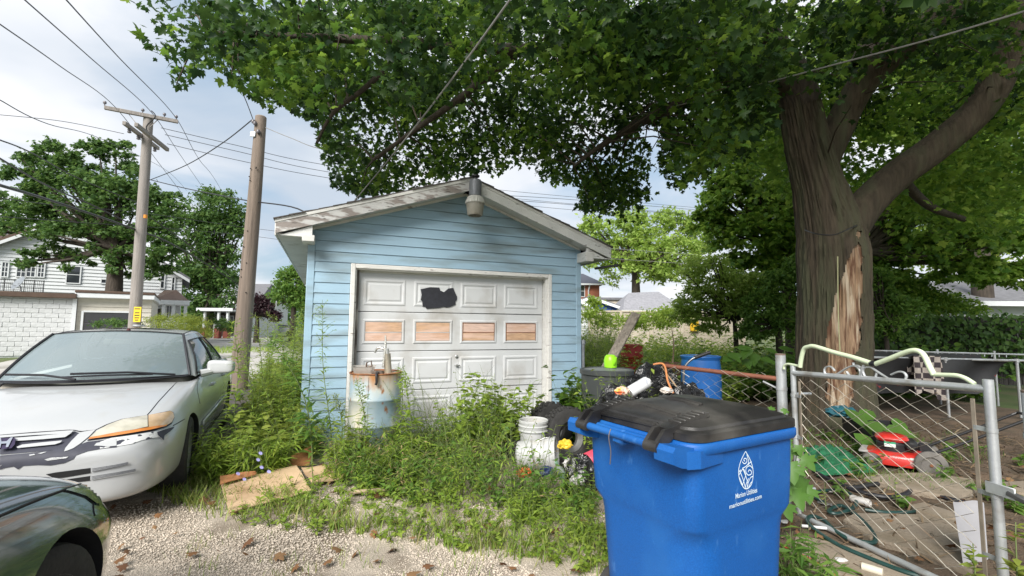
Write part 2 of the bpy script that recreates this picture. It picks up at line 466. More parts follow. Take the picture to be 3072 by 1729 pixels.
def grav_samp(n):
    rng = RNG; Y = 1.9 + 3.2 * rng.random(n) ** 1.3; x = (rng.random(n) * 1950 - 50 - 1536) / 1356 * Y
    x = np.where(rng.random(n) < .0, x, x); k = (x < .9) & (x > -4.2)
    from mathutils import noise as mn
    d = np.array([mn.noise(Vector((a * .9, b * .9, 4.))) for a, b in zip(x, Y)])
    k &= (rng.random(n) < .95 + d) & ~((Y > 4.5) & (rng.random(n) < .75))
    return np.stack([x, Y, np.full(n, .001)], 1)[k]
V, F = stones(115000, grav_samp, .007, .019, RNG)
M_peb = pm('limestone_gravel', (.56, .485, .40), .9, var=.12, scale=8, isl=.25, bump=.3, bscale=200)
tag(fast_mesh('gravel', V, F, M_peb, smooth=False), 'loose pale limestone gravel covering the drive', 'gravel', kind='stuff')

# ================================================================== garage
TH = R(22.06)
GO = Vector((-2.087, 6.026, .07))
gar = thing('garage', 'light blue vinyl sided garage with white overhead door and peeling white rakes', 'garage', GO, TH)
GM = gar.matrix_basis.copy(); GMI = GM.inverted()
M_vinyl = pm('blue_vinyl', (.30, .44, .545), .45, var=.06, scale=1.5, col2=(.20, .26, .28), thr=.60, soft=.12, mscale=1.6, mstretch=(.7, 1, 4), bump=.03, bscale=30)
M_trimw = pm('weathered_white_paint', (.66, .65, .62), .6, var=.07, scale=5, col2=(.22, .19, .17), thr=.67, soft=.04, mscale=3, mstretch=(2, 3, 8), bump=.25, bscale=50, stretch=(1, 1, 6))
M_rake = pm('peeling_rake_paint', (.56, .555, .54), .65, var=.10, scale=5, col2=(.27, .235, .215), thr=.525, soft=.035, mscale=3.2, mstretch=(1.2, 3, 4.5), bump=.5, bscale=40, stretch=(1, 1, 5), mix3=((.08, .065, .055), .66, 7., (1.2, 3, 6)))
M_rake2 = pm('chipped_rake_paint', (.66, .66, .64), .65, var=.06, scale=5, col2=(.19, .17, .155), thr=.655, soft=.03, mscale=3.6, mstretch=(1.6, 3, 5), bump=.35, bscale=40)
M_sof = pm('soffit_paint', (.58, .575, .55), .7, var=.1, scale=3, col2=(.30, .27, .23), thr=.65, mscale=4, bump=.05, bscale=20)
M_door = pm('door_white', (.55, .56, .565), .45, var=.035, scale=2, col2=(.40, .385, .36), thr=.63, soft=.1, mscale=2.2, bump=.02, bscale=80)
M_shing = pm('asphalt_shingle', (.11, .10, .095), .95, var=.3, scale=30, bump=.7, bscale=150)
M_dark = pm('dark_gap', (.012, .012, .013), .9)
M_concrete = pm('concrete', (.33, .31, .28), .9, var=.2, scale=5, bump=.4, bscale=60)

YF = -.12                   # facade plane in garage coordinates (door plane is y=0)
XL, XR, DX0, DX1, DZT = -.59, 3.38, -.02, 2.77, 2.165
RX, RZ, EX_L, EX_R, EZ = 1.46, 3.50, -.96, 3.76, 2.68     # ridge top, eave ends of the rakes
SL = (RZ - EZ) / (RX - EX_L); SR = (RZ - EZ) / (EX_R - RX)
def rooftop(x): return RZ - (RX - x) * SL if x < RX else RZ - (x - RX) * SR
def gabz(x): return rooftop(x) - .19      # siding top under the rake soffit
# wall core (sides, back, gable) so the building is closed
mb = MB(); yb = 6.6
mb.prism([(XL, -.06), (DX0 - .03, -.06), (DX0 - .03, DZT + .03), (DX1 + .03, DZT + .03), (DX1 + .03, -.06), (XR, -.06), (XR, gabz(XR)), (RX, gabz(RX)), (XL, gabz(XL))],
         (1, 0, 0), (0, 0, 1), (0, YF + .10, 0), (0, -1, 0), .088)
mb.box((XL, YF + .1, -.06), (XL + .1, yb, gabz(XL)))
mb.box((XR - .1, YF + .1, -.06), (XR, yb, gabz(XR)))
mb.box((XL, yb - .1, -.06), (XR, yb, 2.6))
mb.build('wall', M_vinyl, gar, smooth=False)
MB().box((XL + .02, YF + .02, -.2), (XR - .02, yb - .02, -.055)).build('slab', M_concrete, gar)
# lap siding, one board per course
EXP = .1345
def clip_gable(x0, x1, z0, z1):
    P = [(x0, z0), (x1, z0), (x1, z1), (x0, z1)]
    for (a, b, c) in ((-SL, 1, gabz(RX) - SL * RX), (SR, 1, gabz(RX) + SR * RX)):     # a*x+b*z<=c
        Q = []
        for i in range(len(P)):
            p, q = P[i], P[(i + 1) % len(P)]
            dp = a * p[0] + b * p[1] - c; dq = a * q[0] + b * q[1] - c
            if dp <= 0: Q.append(p)
            if dp * dq < 0:
                t = dp / (dp - dq); Q.append((p[0] + (q[0] - p[0]) * t, p[1] + (q[1] - p[1]) * t))
        P = Q
        if not P: return None
    return P if len(P) > 2 else None
def board(x0, x1, z0, z1, zb):
    P = clip_gable(x0, x1, z0, z1)
    if not P: return
    yy = lambda z: YF - .004 - .013 * (1 - (z - zb) / EXP)
    k = len(P); mb = MB()
    V = [(x, yy(z), z) for x, z in P] + [(x, YF + .011, z) for x, z in P]
    F = [tuple(range(k)), tuple(range(k, 2 * k))[::-1]] + [(i, k + i, k + (i + 1) % k, (i + 1) % k) for i in range(k)]
    mb.add(V, F).build('siding_board', M_vinyl, gar, smooth=False)
z = -.055
while z < 3.35:
    z1 = z + EXP - .003
    a, b = XL + .075, XR - .075
    if z1 <= DZT + .06:
        board(a, DX0 - .062, z, z1, z); board(DX1 + .092, b, z, z1, z)
    elif z >= DZT + .06: board(a, b, z, z1, z)
    else:
        board(a, DX0 - .062, z, z1, z); board(DX1 + .092, b, z, z1, z); board(DX0 - .058, DX1 + .088, DZT + .062, z1, z)
    z += EXP
for x0 in (XL, XR - .075):
    MB().box((x0 - .012, YF - .022, -.055), (x0 + .077, YF + .08, gabz(x0 + .04) + .02), .006).build('corner_board', M_vinyl, gar)
# door frame: casing, jambs and head
MB().box((DX0 - .058, YF - .03, -.06), (DX0, YF + .02, DZT + .06), .006).build('door_casing', M_trimw, gar)
MB().box((DX1 + .03, YF - .03, -.06), (DX1 + .088, YF + .02, DZT + .06), .006).build('door_casing', M_trimw, gar)
MB().box((DX0 + .002, YF - .028, DZT), (DX1 + .028, YF + .02, DZT + .058), .006).build('door_casing', M_trimw, gar)
MB().box((DX0 - .03, YF + .004, -.06), (DX0 + .02, .06, DZT + .03), .004).build('door_jamb', M_trimw, gar)
MB().box((DX1, YF + .004, -.06), (DX1 + .05, .06, DZT + .03), .004).build('door_jamb', M_trimw, gar)
MB().box((DX0 + .02, YF + .004, DZT - .015), (DX1, .06, DZT + .04), .004).build('door_jamb', M_trimw, gar)
MB().box((DX0 - .02, -.05, -.06), (DX0 + .055, -.012, DZT), .004).build('weather_strip', pm('rusty_strip', (.10, .085, .075), .7, var=.4, scale=9, stretch=(1, 1, .2), col2=(.45, .43, .4), thr=.55, mscale=8, mstretch=(1, 1, .3)), gar)

# overhead door: four sections, raised panels, boarded windows
gdoor = bpy.data.objects.new('garage_door', None); C.objects.link(gdoor); gdoor.parent = gar
gdoor['label'] = 'white sectional overhead door with boarded windows and a black painted patch'
SH = .5333
for s in range(4):
    z0 = -.05 + .05 * (s > 0) + s * SH
    MB().box((DX0 + .03, 0, s * SH + .004 - .05 * (s == 0)), (DX1 - .005, .045, (s + 1) * SH - .004), .006).build('door_section', M_door, gdoor)
def ringframe(x0, x1, z0, z1, w, d, y=0.):
    mb = MB(); o = [(x0, z0), (x1, z0), (x1, z1), (x0, z1)]
    L = [(0, 0), (w * .35, d), (w * .7, d), (w, 0)]
    rings = []
    for ins, h in L:
        rings.append([(x0 + ins, y - h, z0 + ins), (x1 - ins, y - h, z0 + ins), (x1 - ins, y - h, z1 - ins), (x0 + ins, y - h, z1 - ins)])
    V = [p for r_ in rings for p in r_]; F = []
    for i in range(3):
        for j in range(4):
            F.append((i * 4 + j, i * 4 + (j + 1) % 4, (i + 1) * 4 + (j + 1) % 4, (i + 1) * 4 + j))
    return mb.add(V, F)
pw, ph = .565, .365
M_osb = pm('window_board_raw', (.50, .32, .20), .85, var=.25, scale=14, stretch=(.5, 1, 3), bump=.3, bscale=60, col2=(.66, .46, .36), thr=.55, soft=.15, mscale=4)
M_osb2 = pm('window_board_faded', (.60, .43, .35), .85, var=.15, scale=14, stretch=(.5, 1, 3), bump=.25, bscale=60, col2=(.50, .27, .14), thr=.66, soft=.15, mscale=3)
M_rust = pm('rust_edge', (.22, .10, .05), .8, var=.4, scale=20)
for s in range(4):
    for c in range(4):
        cx = .04 + (2.70) * (c + .5) / 4; cz = s * SH + SH / 2; h_ = ph if s != 2 else .34
        if s == 2:
            ringframe(cx - pw / 2, cx + pw / 2, cz - .17, cz + .17, .045, .012).build('window_frame', M_door, gdoor, smooth=False)
            x0, x1, zz0, zz1 = cx - pw / 2 + .045, cx + pw / 2 - .045, cz - .125, cz + .125
            zm = zz0 + .115
            mA, mB = [(M_osb, M_osb2), (M_osb, M_osb2), (M_osb2, M_osb), (M_osb2, M_osb)][c]
            MB().box((x0, -.006, zm + .006), (x1, .0, zz1), .002).build('window_board', mA, gdoor)
            MB().box((x0, -.009, zz0), (x1, .0, zm - .004), .002).build('window_board', mB, gdoor)
            MB().box((x0 - .004, -.013, zm - .004), (x1 + .004, -.001, zm + .006), .002).build('window_bar', M_door if c < 2 else M_rust, gdoor)
            if c >= 2:
                q = MB()
                for e in ((x0 - .012, zz0 - .01, x0, zz1 + .01), (x1, zz0 - .008, x1 + .008, zz1 + .01), (x0, zz1, x1, zz1 + .008)):
                    q.box((e[0], -.0145, e[1]), (e[2], -.002, e[3]), .002)
                q.build('rusted_edge', M_rust, gdoor)
        else:
            ringframe(cx - pw / 2, cx + pw / 2, cz - h_ / 2, cz + h_ / 2, .05, .009).build('panel_moulding', M_door, gdoor, smooth=False)
            q = MB(); a, b = pw / 2 - .062, h_ / 2 - .062
            V = [(cx - a, 0, cz - b), (cx + a, 0, cz - b), (cx + a, 0, cz + b), (cx - a, 0, cz + b)]
            V += [(cx - a + .02, -.008, cz - b + .02), (cx + a - .02, -.008, cz - b + .02), (cx + a - .02, -.008, cz + b - .02), (cx - a + .02, -.008, cz + b - .02)]
            q.add(V, [(4, 5, 6, 7)] + [(i, (i + 1) % 4, 4 + (i + 1) % 4, 4 + i) for i in range(4)]).build('raised_panel', M_door, gdoor, smooth=False)
M_steel = pm('dull_steel', (.45, .45, .44), .35, .9, var=.15, scale=20)
lk = MB().lathe([(.022, 0), (.022, .012), (.016, .016), (.008, .016)], 18, Matrix.Translation((1.40, 0, .98)) @ Matrix.Rotation(R(90), 4, 'X'))
lk.build('lock', M_steel, gdoor)
hd = MB().lathe([(.016, 0), (.016, .03)], 14, Matrix.Translation((1.405, 0, .855)) @ Matrix.Rotation(R(90), 4, 'X'))
hd.box((1.36, -.042, .846), (1.45, -.030, .864), .005); hd.build('handle', M_steel, gdoor)
MB().box((DX0 + .02, .0, 4 * SH - .006), (DX1, .05, DZT + .02)).build('header_stop', M_trimw, gar)
MB().box((DX0, .055, -.05), (DX1, .075, DZT + .03)).build('dark_backing', M_dark, gar)
# black paint blotch on the second panel, raggedly brushed: laid on the panel relief
pbx = [(1262, 868), (1290, 862), (1318, 863), (1321, 872), (1332, 877), (1345, 866), (1360, 864), (1364, 875), (1371, 890), (1371, 899), (1366, 905), (1367, 914), (1352, 921), (1340, 923), (1331, 921), (1318, 924), (1303, 925), (1280, 927), (1277, 921), (1268, 920), (1267, 905), (1262, 900), (1265, 885)]
bpy.context.view_layer.update()
pn = (GM.to_3x3() @ Vector((0, -1, 0))); P0 = GM @ Vector((0, -.0125, 0))
mb = MB(); pts = [GMI @ onplane(x, y, P0, pn) for x, y in pbx]
k = len(pts); mb.add([(p.x, -.0125, p.z) for p in pts] + [(p.x, .0, p.z) for p in pts], [tuple(range(k)), ] + [(i, k + i, k + (i + 1) % k, (i + 1) % k) for i in range(k)])
mb.build('black_paint_patch', pm('black_house_paint', (.017, .018, .025), .75, var=.3, scale=20), gdoor, smooth=False)

# roof: deck, shingle courses, drip edges, rakes, soffits, eave returns
roof = bpy.data.objects.new('roof', None); C.objects.link(roof); roof.parent = gar
YR = YF - .30
def slope_box(name, x0, x1, t0, t1, y0, y1, mat, par, ch=.004):
    """slab following the roof between x0,x1; from rooftop-t1 to rooftop-t0"""
    mb = MB()
    V = [(x, y, rooftop(x) - t) for y in (y0, y1) for (x, t) in ((x0, t1), (x1, t1), (x1, t0), (x0, t0))]
    F = [(0, 1, 2, 3), (7, 6, 5, 4), (0, 4, 5, 1), (1, 5, 6, 2), (2, 6, 7, 3), (3, 7, 4, 0)]
    return mb.add(V, F).build(name, mat, par, smooth=False)
for (xa, xb) in ((EX_L, RX), (RX, EX_R)):
    left = xa == EX_L
    slope_box('deck', xa + .004, xb, .022, .05, YR + .03, 6.9, M_dark, roof)
    slope_box('drip_edge', xa, xb, .014, .052, YR - .008, YR + .028, M_trimw, roof)
    slope_box('rake_board', xa + .012, xb, .053, .185, YR, YR + .03, M_rake if left else M_rake2, roof)
    lo, hi = (max(XL, xa), xb) if left else (xa, min(XR, xb))
    slope_box('rake_soffit', xa + .05, xb - .05, .150, .165, YR + .032, YF - .002, M_sof, roof)
    slope_box('frieze_strip', XL + .03 if left else RX, RX if left else XR - .03, .165, .195, YF - .03, YF - .004, M_trimw, roof)
    n = 15
    for i in range(n):      # shingle courses, each edge lifts over the one below
        f0, f1 = i / n, (i + 1) / n
        x0 = xa + (xb - xa) * f0 if left else xb + (xa - xb) * f0
        x1 = xa + (xb - xa) * f1 if left else xb + (xa - xb) * f1
        dirx = 1 if left else -1
        mb = MB(); e0 = random.uniform(-.02, .012)
        lip = random.uniform(.010, .022)
        V = []
        for y in (YR - .02 + e0, 6.92):
            xs0 = x0 - dirx * .015
            V += [(xs0, y, rooftop(min(max(xs0, EX_L - .1), EX_R + .1)) - .012), (x1, y, rooftop(x1) - .013), (x1, y, rooftop(x1) - .003), (xs0, y, rooftop(xs0) + lip - .008)]
        mb.add(V, [(0, 1, 2, 3), (7, 6, 5, 4), (0, 4, 5, 1), (1, 5, 6, 2), (2, 6, 7, 3), (3, 7, 4, 0)]).build('shingle', M_shing, roof, smooth=False)
# eave soffits running back, fascia, returns
for sgn, xe, xw in ((-1, EX_L, XL), (1, EX_R, XR)):
    zb = rooftop(xe) - .19
    lo, hi = sorted((xe + .02 * -sgn, xw))
    MB().box((lo, YR + .035, zb + .0), (hi, 6.85, zb + .012)).build('eave_soffit', M_sof, roof)
    lo, hi = sorted((xe, xe - sgn * .018))
    MB().box((lo, YR + .032, zb - .01), (hi, 6.9, zb + .14), .004).build('fascia', M_trimw, roof)
    # boxed return under the rake end
    mb = MB(); xa, xb_ = xe - sgn * .06, xw - sgn * .04
    P = [(xa, zb - .005), (xb_, zb - .005), (xb_, rooftop(xb_) - .19)]
    if sgn > 0: P = [(xb_, zb - .005), (xa, zb - .005), (xb_, rooftop(xb_) - .19)]
    mb.prism(P, (1, 0, 0), (0, 0, 1), (0, YR + .03 + .03, 0), (0, -1, 0), .03)
    mb.build('eave_return', M_rake2, roof, smooth=False)
    lo, hi = sorted((xw - sgn * .07, xw + sgn * .07))
    MB().box((lo, YR + .01, zb - .06), (hi, YF - .005, zb + (.02 if sgn < 0 else .09)), .006).build('return_block', M_trimw, roof)
MB().beam((EX_R - .12, YF - .02, 2.36), (EX_R + .14, YR + .0, 2.40), .06, .03).build('loose_gutter_piece', pm('tar_black', (.02, .02, .022), .6), roof)
# gutter pipe stub at right corner
tg = thing('conduit_pipe', 'grey dented conduit pipe standing at the right garage corner', 'pipe', GM @ Vector((XR + .07, YF + .05, -.07)))
MB().tube(smoothpath([(0, 0, 0), (.01, 0, .5), (0, .01, .95), (0, 0, 1.27)], 4), .033, 12).build('pipe', pm('galv', (.36, .38, .40), .45, .6, var=.2, scale=15), tg)
MB().lathe([(.045, 0), (.045, .05), (.036, .06)], 14, Matrix.Translation((0, 0, 1.22))).build('collar', MATS['galv'], tg)
for i in range(3): MB().lathe([(.034, 0), (.05, .01), (.05, .03), (.034, .04)], 12, Matrix.Translation((0, 0, .55 + i * .12))).build('clamp', MATS['rust_edge'], tg)

# security light on the gable peak
sl = thing('security_light', 'grey barn security light hanging at the garage gable peak', 'lamp', GM @ Vector((RX + .02, YR - .11, RZ - .20)), TH)
M_galv = MATS['galv']
MB().lathe([(.03, .12), (.03, .16), (.055, .17), (.056, .19)], 16).build('photocell', pm('black_plastic', (.02, .02, .022), .45), sl)
MB().lathe([(.085, -.10), (.086, .10), (.075, .125), (.03, .13)], 24).build('ballast_housing', pm('lamp_grey', (.20, .21, .23), .5, .3, var=.15, scale=12), sl)
# fluted reflector
mb = MB(); n = 48; k0 = 0; prof = [(.075, -.10), (.10, -.115), (.125, -.17), (.135, -.20), (.13, -.212)]
for (r_, z_) in prof:
    for j in range(n):
        rr = r_ * (1 + (.025 if j % 2 else -.02) * (.4 < 1 and r_ > .08)); a = 2 * math.pi * j / n; mb.v.append((rr * math.cos(a), rr * math.sin(a), z_))
for i in range(len(prof) - 1):
    for j in range(n): mb.f.append((i * n + j, i * n + (j + 1) % n, (i + 1) * n + (j + 1) % n, (i + 1) * n + j))
mb.build('reflector', pm('aged_reflector', (.55, .54, .50), .4, .2, var=.1, scale=10), sl, smooth=False)
MB().lathe([(.122, -.205), (.12, -.25), (.105, -.36), (.092, -.375)], 24, cap=False).build('lens', pm('cloudy_lens', (.42, .39, .33), .35, var=.15, scale=9, col2=(.22, .19, .15), thr=.6, mscale=8, trans=.25), sl)
MB().tube([(0, 0, 0), (0, .12, .05)], .025, 10).build('mount_arm', M_galv, sl)
# ================================================================== cars
def q3(a, b, c, s):     # quadratic through a (s=0), b (s=.5), c (s=1)
    a, b, c = Vector(a), Vector(b), Vector(c)
    return a * (2 * (s - .5) * (s - 1)) + b * (-4 * s * (s - 1)) + c * (2 * s * (s - .5))
# station: x, halfwidth, z bottom, shoulder half-width, shoulder z, top-edge z, top centre z
ST = [(.945, .42, .24, .40, .52, .545, .56), (.925, .60, .21, .58, .53, .565, .585), (.87, .73, .19, .70, .555, .61, .635), (.78, .805, .18, .765, .585, .665, .70),
      (.62, .855, .175, .80, .625, .715, .755), (.40, .878, .17, .825, .675, .765, .81), (.10, .888, .17, .835, .735, .825, .865), (-.25, .892, .17, .835, .80, .875, .915),
      (-.50, .893, .17, .825, .865, .905, .935), (-.72, .893, .17, .81, .905, .925, .70), (-.95, .893, .17, .80, .925, .93, .50), (-1.65, .893, .17, .79, .935, .945, .48),
      (-2.45, .892, .17, .79, .945, .96, .50), (-2.78, .89, .18, .79, .955, .97, .75), (-2.98, .885, .19, .79, .955, .985, 1.0), (-3.25, .873, .21, .775, .945, .99, 1.01),
      (-3.60, .845, .23, .75, .93, .98, .995), (-3.80, .79, .25, .70, .90, .95, .96), (-3.87, .68, .28, .62, .85, .90, .91)]
def car_body(arch_r, mats, dz=0., M=None, wide=1., nose=1.):
    mb = MB(); rows = None
    for (x, w, zb, ws, zs, ze, zt) in ST:
        if x > .3: x = .3 + (x - .3) * nose
        w *= wide; ws *= wide
        tub = zt < .9 and x < -.6 and x > -2.9
        half = [(0, zb), (w * .80, zb), (w * .955, zb + .05), (w * .985, zb + .16), (w, .50 if zs > .62 else zs - .10), (w * .985, (zs + .50) / 2 + .02 if zs > .62 else zs - .05), (ws, zs),
                (ws * .94, ze), (ws * (.86 if tub else .55), zt - (0 if not tub else 0)), (0, zt + (.0 if tub else .012))]
        ring = [(x, -y, z) for y, z in half[::-1]] [:-1] + [(x, y, z) for y, z in half]
        ring = ring[:-1] if False else ring
        if rows is None: rows = []
        rows.append(ring)
    n = len(rows[0])
    for r_ in rows: mb.v += r_
    # ring runs top-centre(right) -> bottom -> top-centre(left): close the loop
    for i in range(len(rows) - 1):
        for j in range(n - 1):
            a = i * n + j; mb.f.append((a, a + 1, a + n + 1, a + n))
        
    mb.f.append(tuple(range(n - 1))); k = (len(rows) - 1) * n; mb.f.append(tuple(range(k, k + n - 1))[::-1])
    me = bpy.data.meshes.new('car_cage'); me.from_pydata(mb.v, [], mb.f)
    bm = bmesh.new(); bm.from_mesh(me); bmesh.ops.remove_doubles(bm, verts=bm.verts, dist=1e-4); bmesh.ops.recalc_face_normals(bm, faces=bm.faces)
    bm.to_mesh(me); bm.free()
    for q in mats: me.materials.append(q)
    o = bpy.data.objects.new('car_cage', me); C.objects.link(o)
    ss = o.modifiers.new('s', 'SUBSURF'); ss.levels = 3; ss.render_levels = 3
    cm = MB()
    for x in (0, -2.715):
        for s in (-1, 1):
            Mx = Matrix.Translation((x, s * .82, .31)) @ Matrix.Rotation(R(90), 4, 'X')
            cm.lathe([(arch_r, -.22), (arch_r, .22)], 40, Mx)
    co = cm.build('cut', [mats[1]], smooth=False)
    bo = o.modifiers.new('b', 'BOOLEAN'); bo.operation = 'DIFFERENCE'; bo.object = co; bo.solver = 'EXACT'; bo.material_mode = 'TRANSFER'
    dg = bpy.context.evaluated_depsgraph_get(); me2 = bpy.data.meshes.new_from_object(o.evaluated_get(dg))
    bpy.data.objects.remove(o); bpy.data.objects.remove(co)
    # interior tub faces
    for p in me2.polygons:
        c = p.center
        if -2.86 < c.x < -.60 and abs(c.y) < .735 and c.z > .3 and c.z < .945 and abs(p.normal.z) > -.1 and abs(c.y) < .74: p.material_index = 2 if p.normal.z > .05 or abs(c.y) < .7 else p.material_index
    me2.polygons.foreach_set('use_smooth', [True] * len(me2.polygons)); me2.set_sharp_from_angle(angle=R(40))
    me2.name = 'body'
    return me2

def wheel(parent, x, y, s, tyre_m, rim_m, dark_m, turn=0.):
    w = bpy.data.objects.new('wheel', None); C.objects.link(w); w.parent = parent
    w.location = (x, y, .312); w.rotation_euler = (0, 0, turn)
    Mx = Matrix.Rotation(R(-90 * s), 4, 'X')
    MB().lathe([(.20, -.095), (.235, -.10), (.285, -.098), (.305, -.085), (.312, -.06), (.312, .06), (.305, .085), (.285, .098), (.235, .10), (.205, .092)], 40, Mx, cap=False).build('tyre', tyre_m, w)
    mb = MB().lathe([(.205, .088), (.212, .094), (.20, .075), (.185, .05), (.18, .02)], 40, Mx, cap=False)
    for i in range(7):
        a = 2 * math.pi * i / 7; d = Vector((math.cos(a), math.sin(a), 0)); t = Vector((-d.y, d.x, 0))
        V = []
        for rr, hw, zz in ((.045, .026, .068), (.11, .022, .078), (.19, .034, .072)):
            V += [d * rr + t * hw + Vector((0, 0, zz)), d * rr - t * hw + Vector((0, 0, zz)), d * rr + t * hw + Vector((0, 0, zz - .03)), d * rr - t * hw + Vector((0, 0, zz - .03))]
        F = []
        for k in (0, 4): F += [(k, k + 1, k + 5, k + 4), (k, k + 4, k + 6, k + 2), (k + 1, k + 3, k + 7, k + 5)]
        mb.add([Mx @ p for p in V], F)
    mb.lathe([(.055, .03), (.055, .07), (.03, .08)], 18, Mx); mb.build('rim', rim_m, w)
    MB().lathe([(.01, .015), (.185, .02)], 30, Mx).build('brake_disc', dark_m, w)
    return w

def cabin(root, paint, glass, black, inter, detail=True):
    wb = [(-.62, -.73, .945), (-.30, 0, .955), (-.62, .73, .945)]; wt = [(-1.16, -.555, 1.365), (-1.05, 0, 1.40), (-1.16, .555, 1.365)]
    rb = [(-2.20, -.535, 1.372), (-2.27, 0, 1.405), (-2.20, .535, 1.372)]; rw = [(-2.98, -.66, .99), (-3.10, 0, 1.0), (-2.98, .66, .99)]
    def ruled(A, B, bul=0., zb=0.):
        def f(s, t):
            p = q3(*A, s).lerp(q3(*B, s), t); k = math.sin(math.pi * t)
            return p + Vector((0, 0, zb * k)) + Vector((bul * k, 0, 0))
        return f
    MB().surf(ruled(wb, wt, .02, .02), 16, 10).build('windshield', glass, root)
    MB().surf(ruled(wt, rb, 0, .028), 16, 10).build('roof', paint, root)
    MB().surf(ruled(rb, rw, -.02, .02), 16, 8).build('rear_window', glass, root)
    for s in (-1, 1):
        S = lambda P: tuple((x, y * s, z) for x, y, z in P)
        belt = [(-.66, .775, .93), (-1.75, .792, .955), (-2.80, .77, .97)]
        # side glass outlines lie on the ruled side surface between belt and roof rail
        top = [(-1.16, .575, 1.345), (-1.68, .595, 1.365), (-2.20, .56, 1.345)]
        def side(s_, t, off=0.):
            b = q3(*belt, s_); u = q3(*top, s_); p = b.lerp(u, t); p.y += .028 * math.sin(math.pi * t) + off
            return Vector((p.x, p.y * s, p.z))
        mb = MB(); mb.surf(lambda u, v: side(u, v), 22, 6); mb.build('side_frame', paint, root)
        for nm, (a0, a1, b0, b1) in (('side_window', (.03, .47, .03, .45)), ('side_window', (.51, .90, .49, .86))):
            def g(u, v):
                lo = a0 + (a1 - a0) * u; hi = b0 + (b1 - b0) * u
                t = .06 + .82 * v; return side(lo + (hi - lo) * v, t, .004)
            MB().surf(g, 12, 6).build(nm, pm('side_glass', (.02, .035, .033), .05, spec=.9), root)
            q = MB(); ed = [(0, 0), (1, 0), (1, 1), (0, 1)]; pth = []
            for k in range(4):
                (u0, v0), (u1, v1) = ed[k], ed[(k + 1) % 4]
                pth += [g(u0 + (u1 - u0) * j / 8, v0 + (v1 - v0) * j / 8) for j in range(8)]
            q.tube(pth, .009, 6, closed=True); q.build('window_seal', black, root)
        # A pillar, roof rail, C pillar
        def pil(A, B, nm, w0=0.):
            MB().surf(lambda u, v: Vector(A(u)).lerp(Vector(B(u)), v) + Vector((0, s * .008 * math.sin(math.pi * v), .006 * math.sin(math.pi * v))), 10, 3).build(nm, paint, root)
        wsE = lambda u: (Vector(wb[2]).lerp(Vector(wt[2]), u) + Vector((.02 * math.sin(math.pi * u), 0, .02 * math.sin(math.pi * u)))) * 1
        mir = lambda v: Vector((v.x, v.y * s, v.z))
        pil(lambda u: mir(wsE(u)), lambda u: side(0, u), 'a_pillar')
        pil(lambda u: mir(Vector(wt[2]).lerp(Vector(rb[2]), u) + Vector((0, 0, .028 * math.sin(math.pi * u)))), lambda u: side(u, 1), 'roof_rail')
        pil(lambda u: mir(Vector(rw[2]).lerp(Vector(rb[2]), u) + Vector((-.02 * math.sin(math.pi * u), 0, .02 * math.sin(math.pi * u)))), lambda u: side(1, u), 'c_pillar')
        MB().tube([mir(wsE(u / 10) + Vector((.004, .004, .006))) for u in range(11)], .013, 6).build('windshield_trim', black, root)
        MB().tube([mir(Vector(wt[2]).lerp(Vector(rb[2]), u / 10) + Vector((0, .0, .003 + .028 * math.sin(math.pi * u / 10)))) for u in range(11)], .004, 6).build('roof_gutter', black, root)
        # rocker skirt
        MB().surf(lambda u, v: Vector((-.42 - 1.90 * u, s * (.885 + .022 * math.sin(math.pi * min(1, v * 1.2))), .17 + .13 * v)), 10, 4).build('side_skirt', paint, root)
        MB().beam((-.44, s * .902, .475), (-2.33, s * .902, .495), .02, .055, ch=.008).build('rub_strip', paint, root)
        MB().box((-1.35, s * .86 - .02, .765), (-1.19, s * .86 + .028, .795), .01).build('door_handle', paint, root)
        MB().box((-2.28, s * .86 - .02, .785), (-2.12, s * .86 + .028, .815), .01).build('door_handle', paint, root)
    MB().tube([Vector(ruled(wb, wt, .02, .02)(i / 16, 0)) + Vector((.0, 0, .004)) for i in range(17)], .012, 6).build('cowl_trim', black, root)
    MB().tube([Vector(ruled(wb, wt, .02, .02)(i / 16, 1)) + Vector((.0, 0, .006)) for i in range(17)], .006, 6).build('windshield_trim', black, root)
    MB().surf(lambda u, v: Vector((-.47 + .24 * v - .30 * (2 * u - 1) ** 2, (2 * u - 1) * (.74 - .02 * v), .952 - .006 * v + .004)), 16, 4).build('cowl_panel', black, root)
    # interior
    MB().box((-.98, -.70, .70), (-.52, .70, .93), .05).build('dashboard', inter, root)
    for y in (-.36, .36):
        q = MB().box((-1.95, y - .25, .45), (-1.78, y + .25, 1.06), .06); q.build('seat_back', inter, root)
        MB().box((-1.93, y - .13, 1.08), (-1.83, y + .13, 1.25), .04).build('headrest', inter, root)
    MB().box((-2.75, -.6, .5), (-2.58, .6, 1.05), .06).build('rear_seat_back', inter, root)
    MB().tube([(-1.10 + .07 * math.sin(a) , .36 + .185 * math.cos(a), .93 + .17 * math.sin(a)) for a in [i * 2 * math.pi / 24 for i in range(24)]], .015, 6, closed=True).build('steering_wheel', black, root)
    MB().box((-1.08, -.12, 1.26), (-1.05, .12, 1.32), .012).build('inner_mirror', inter, root)

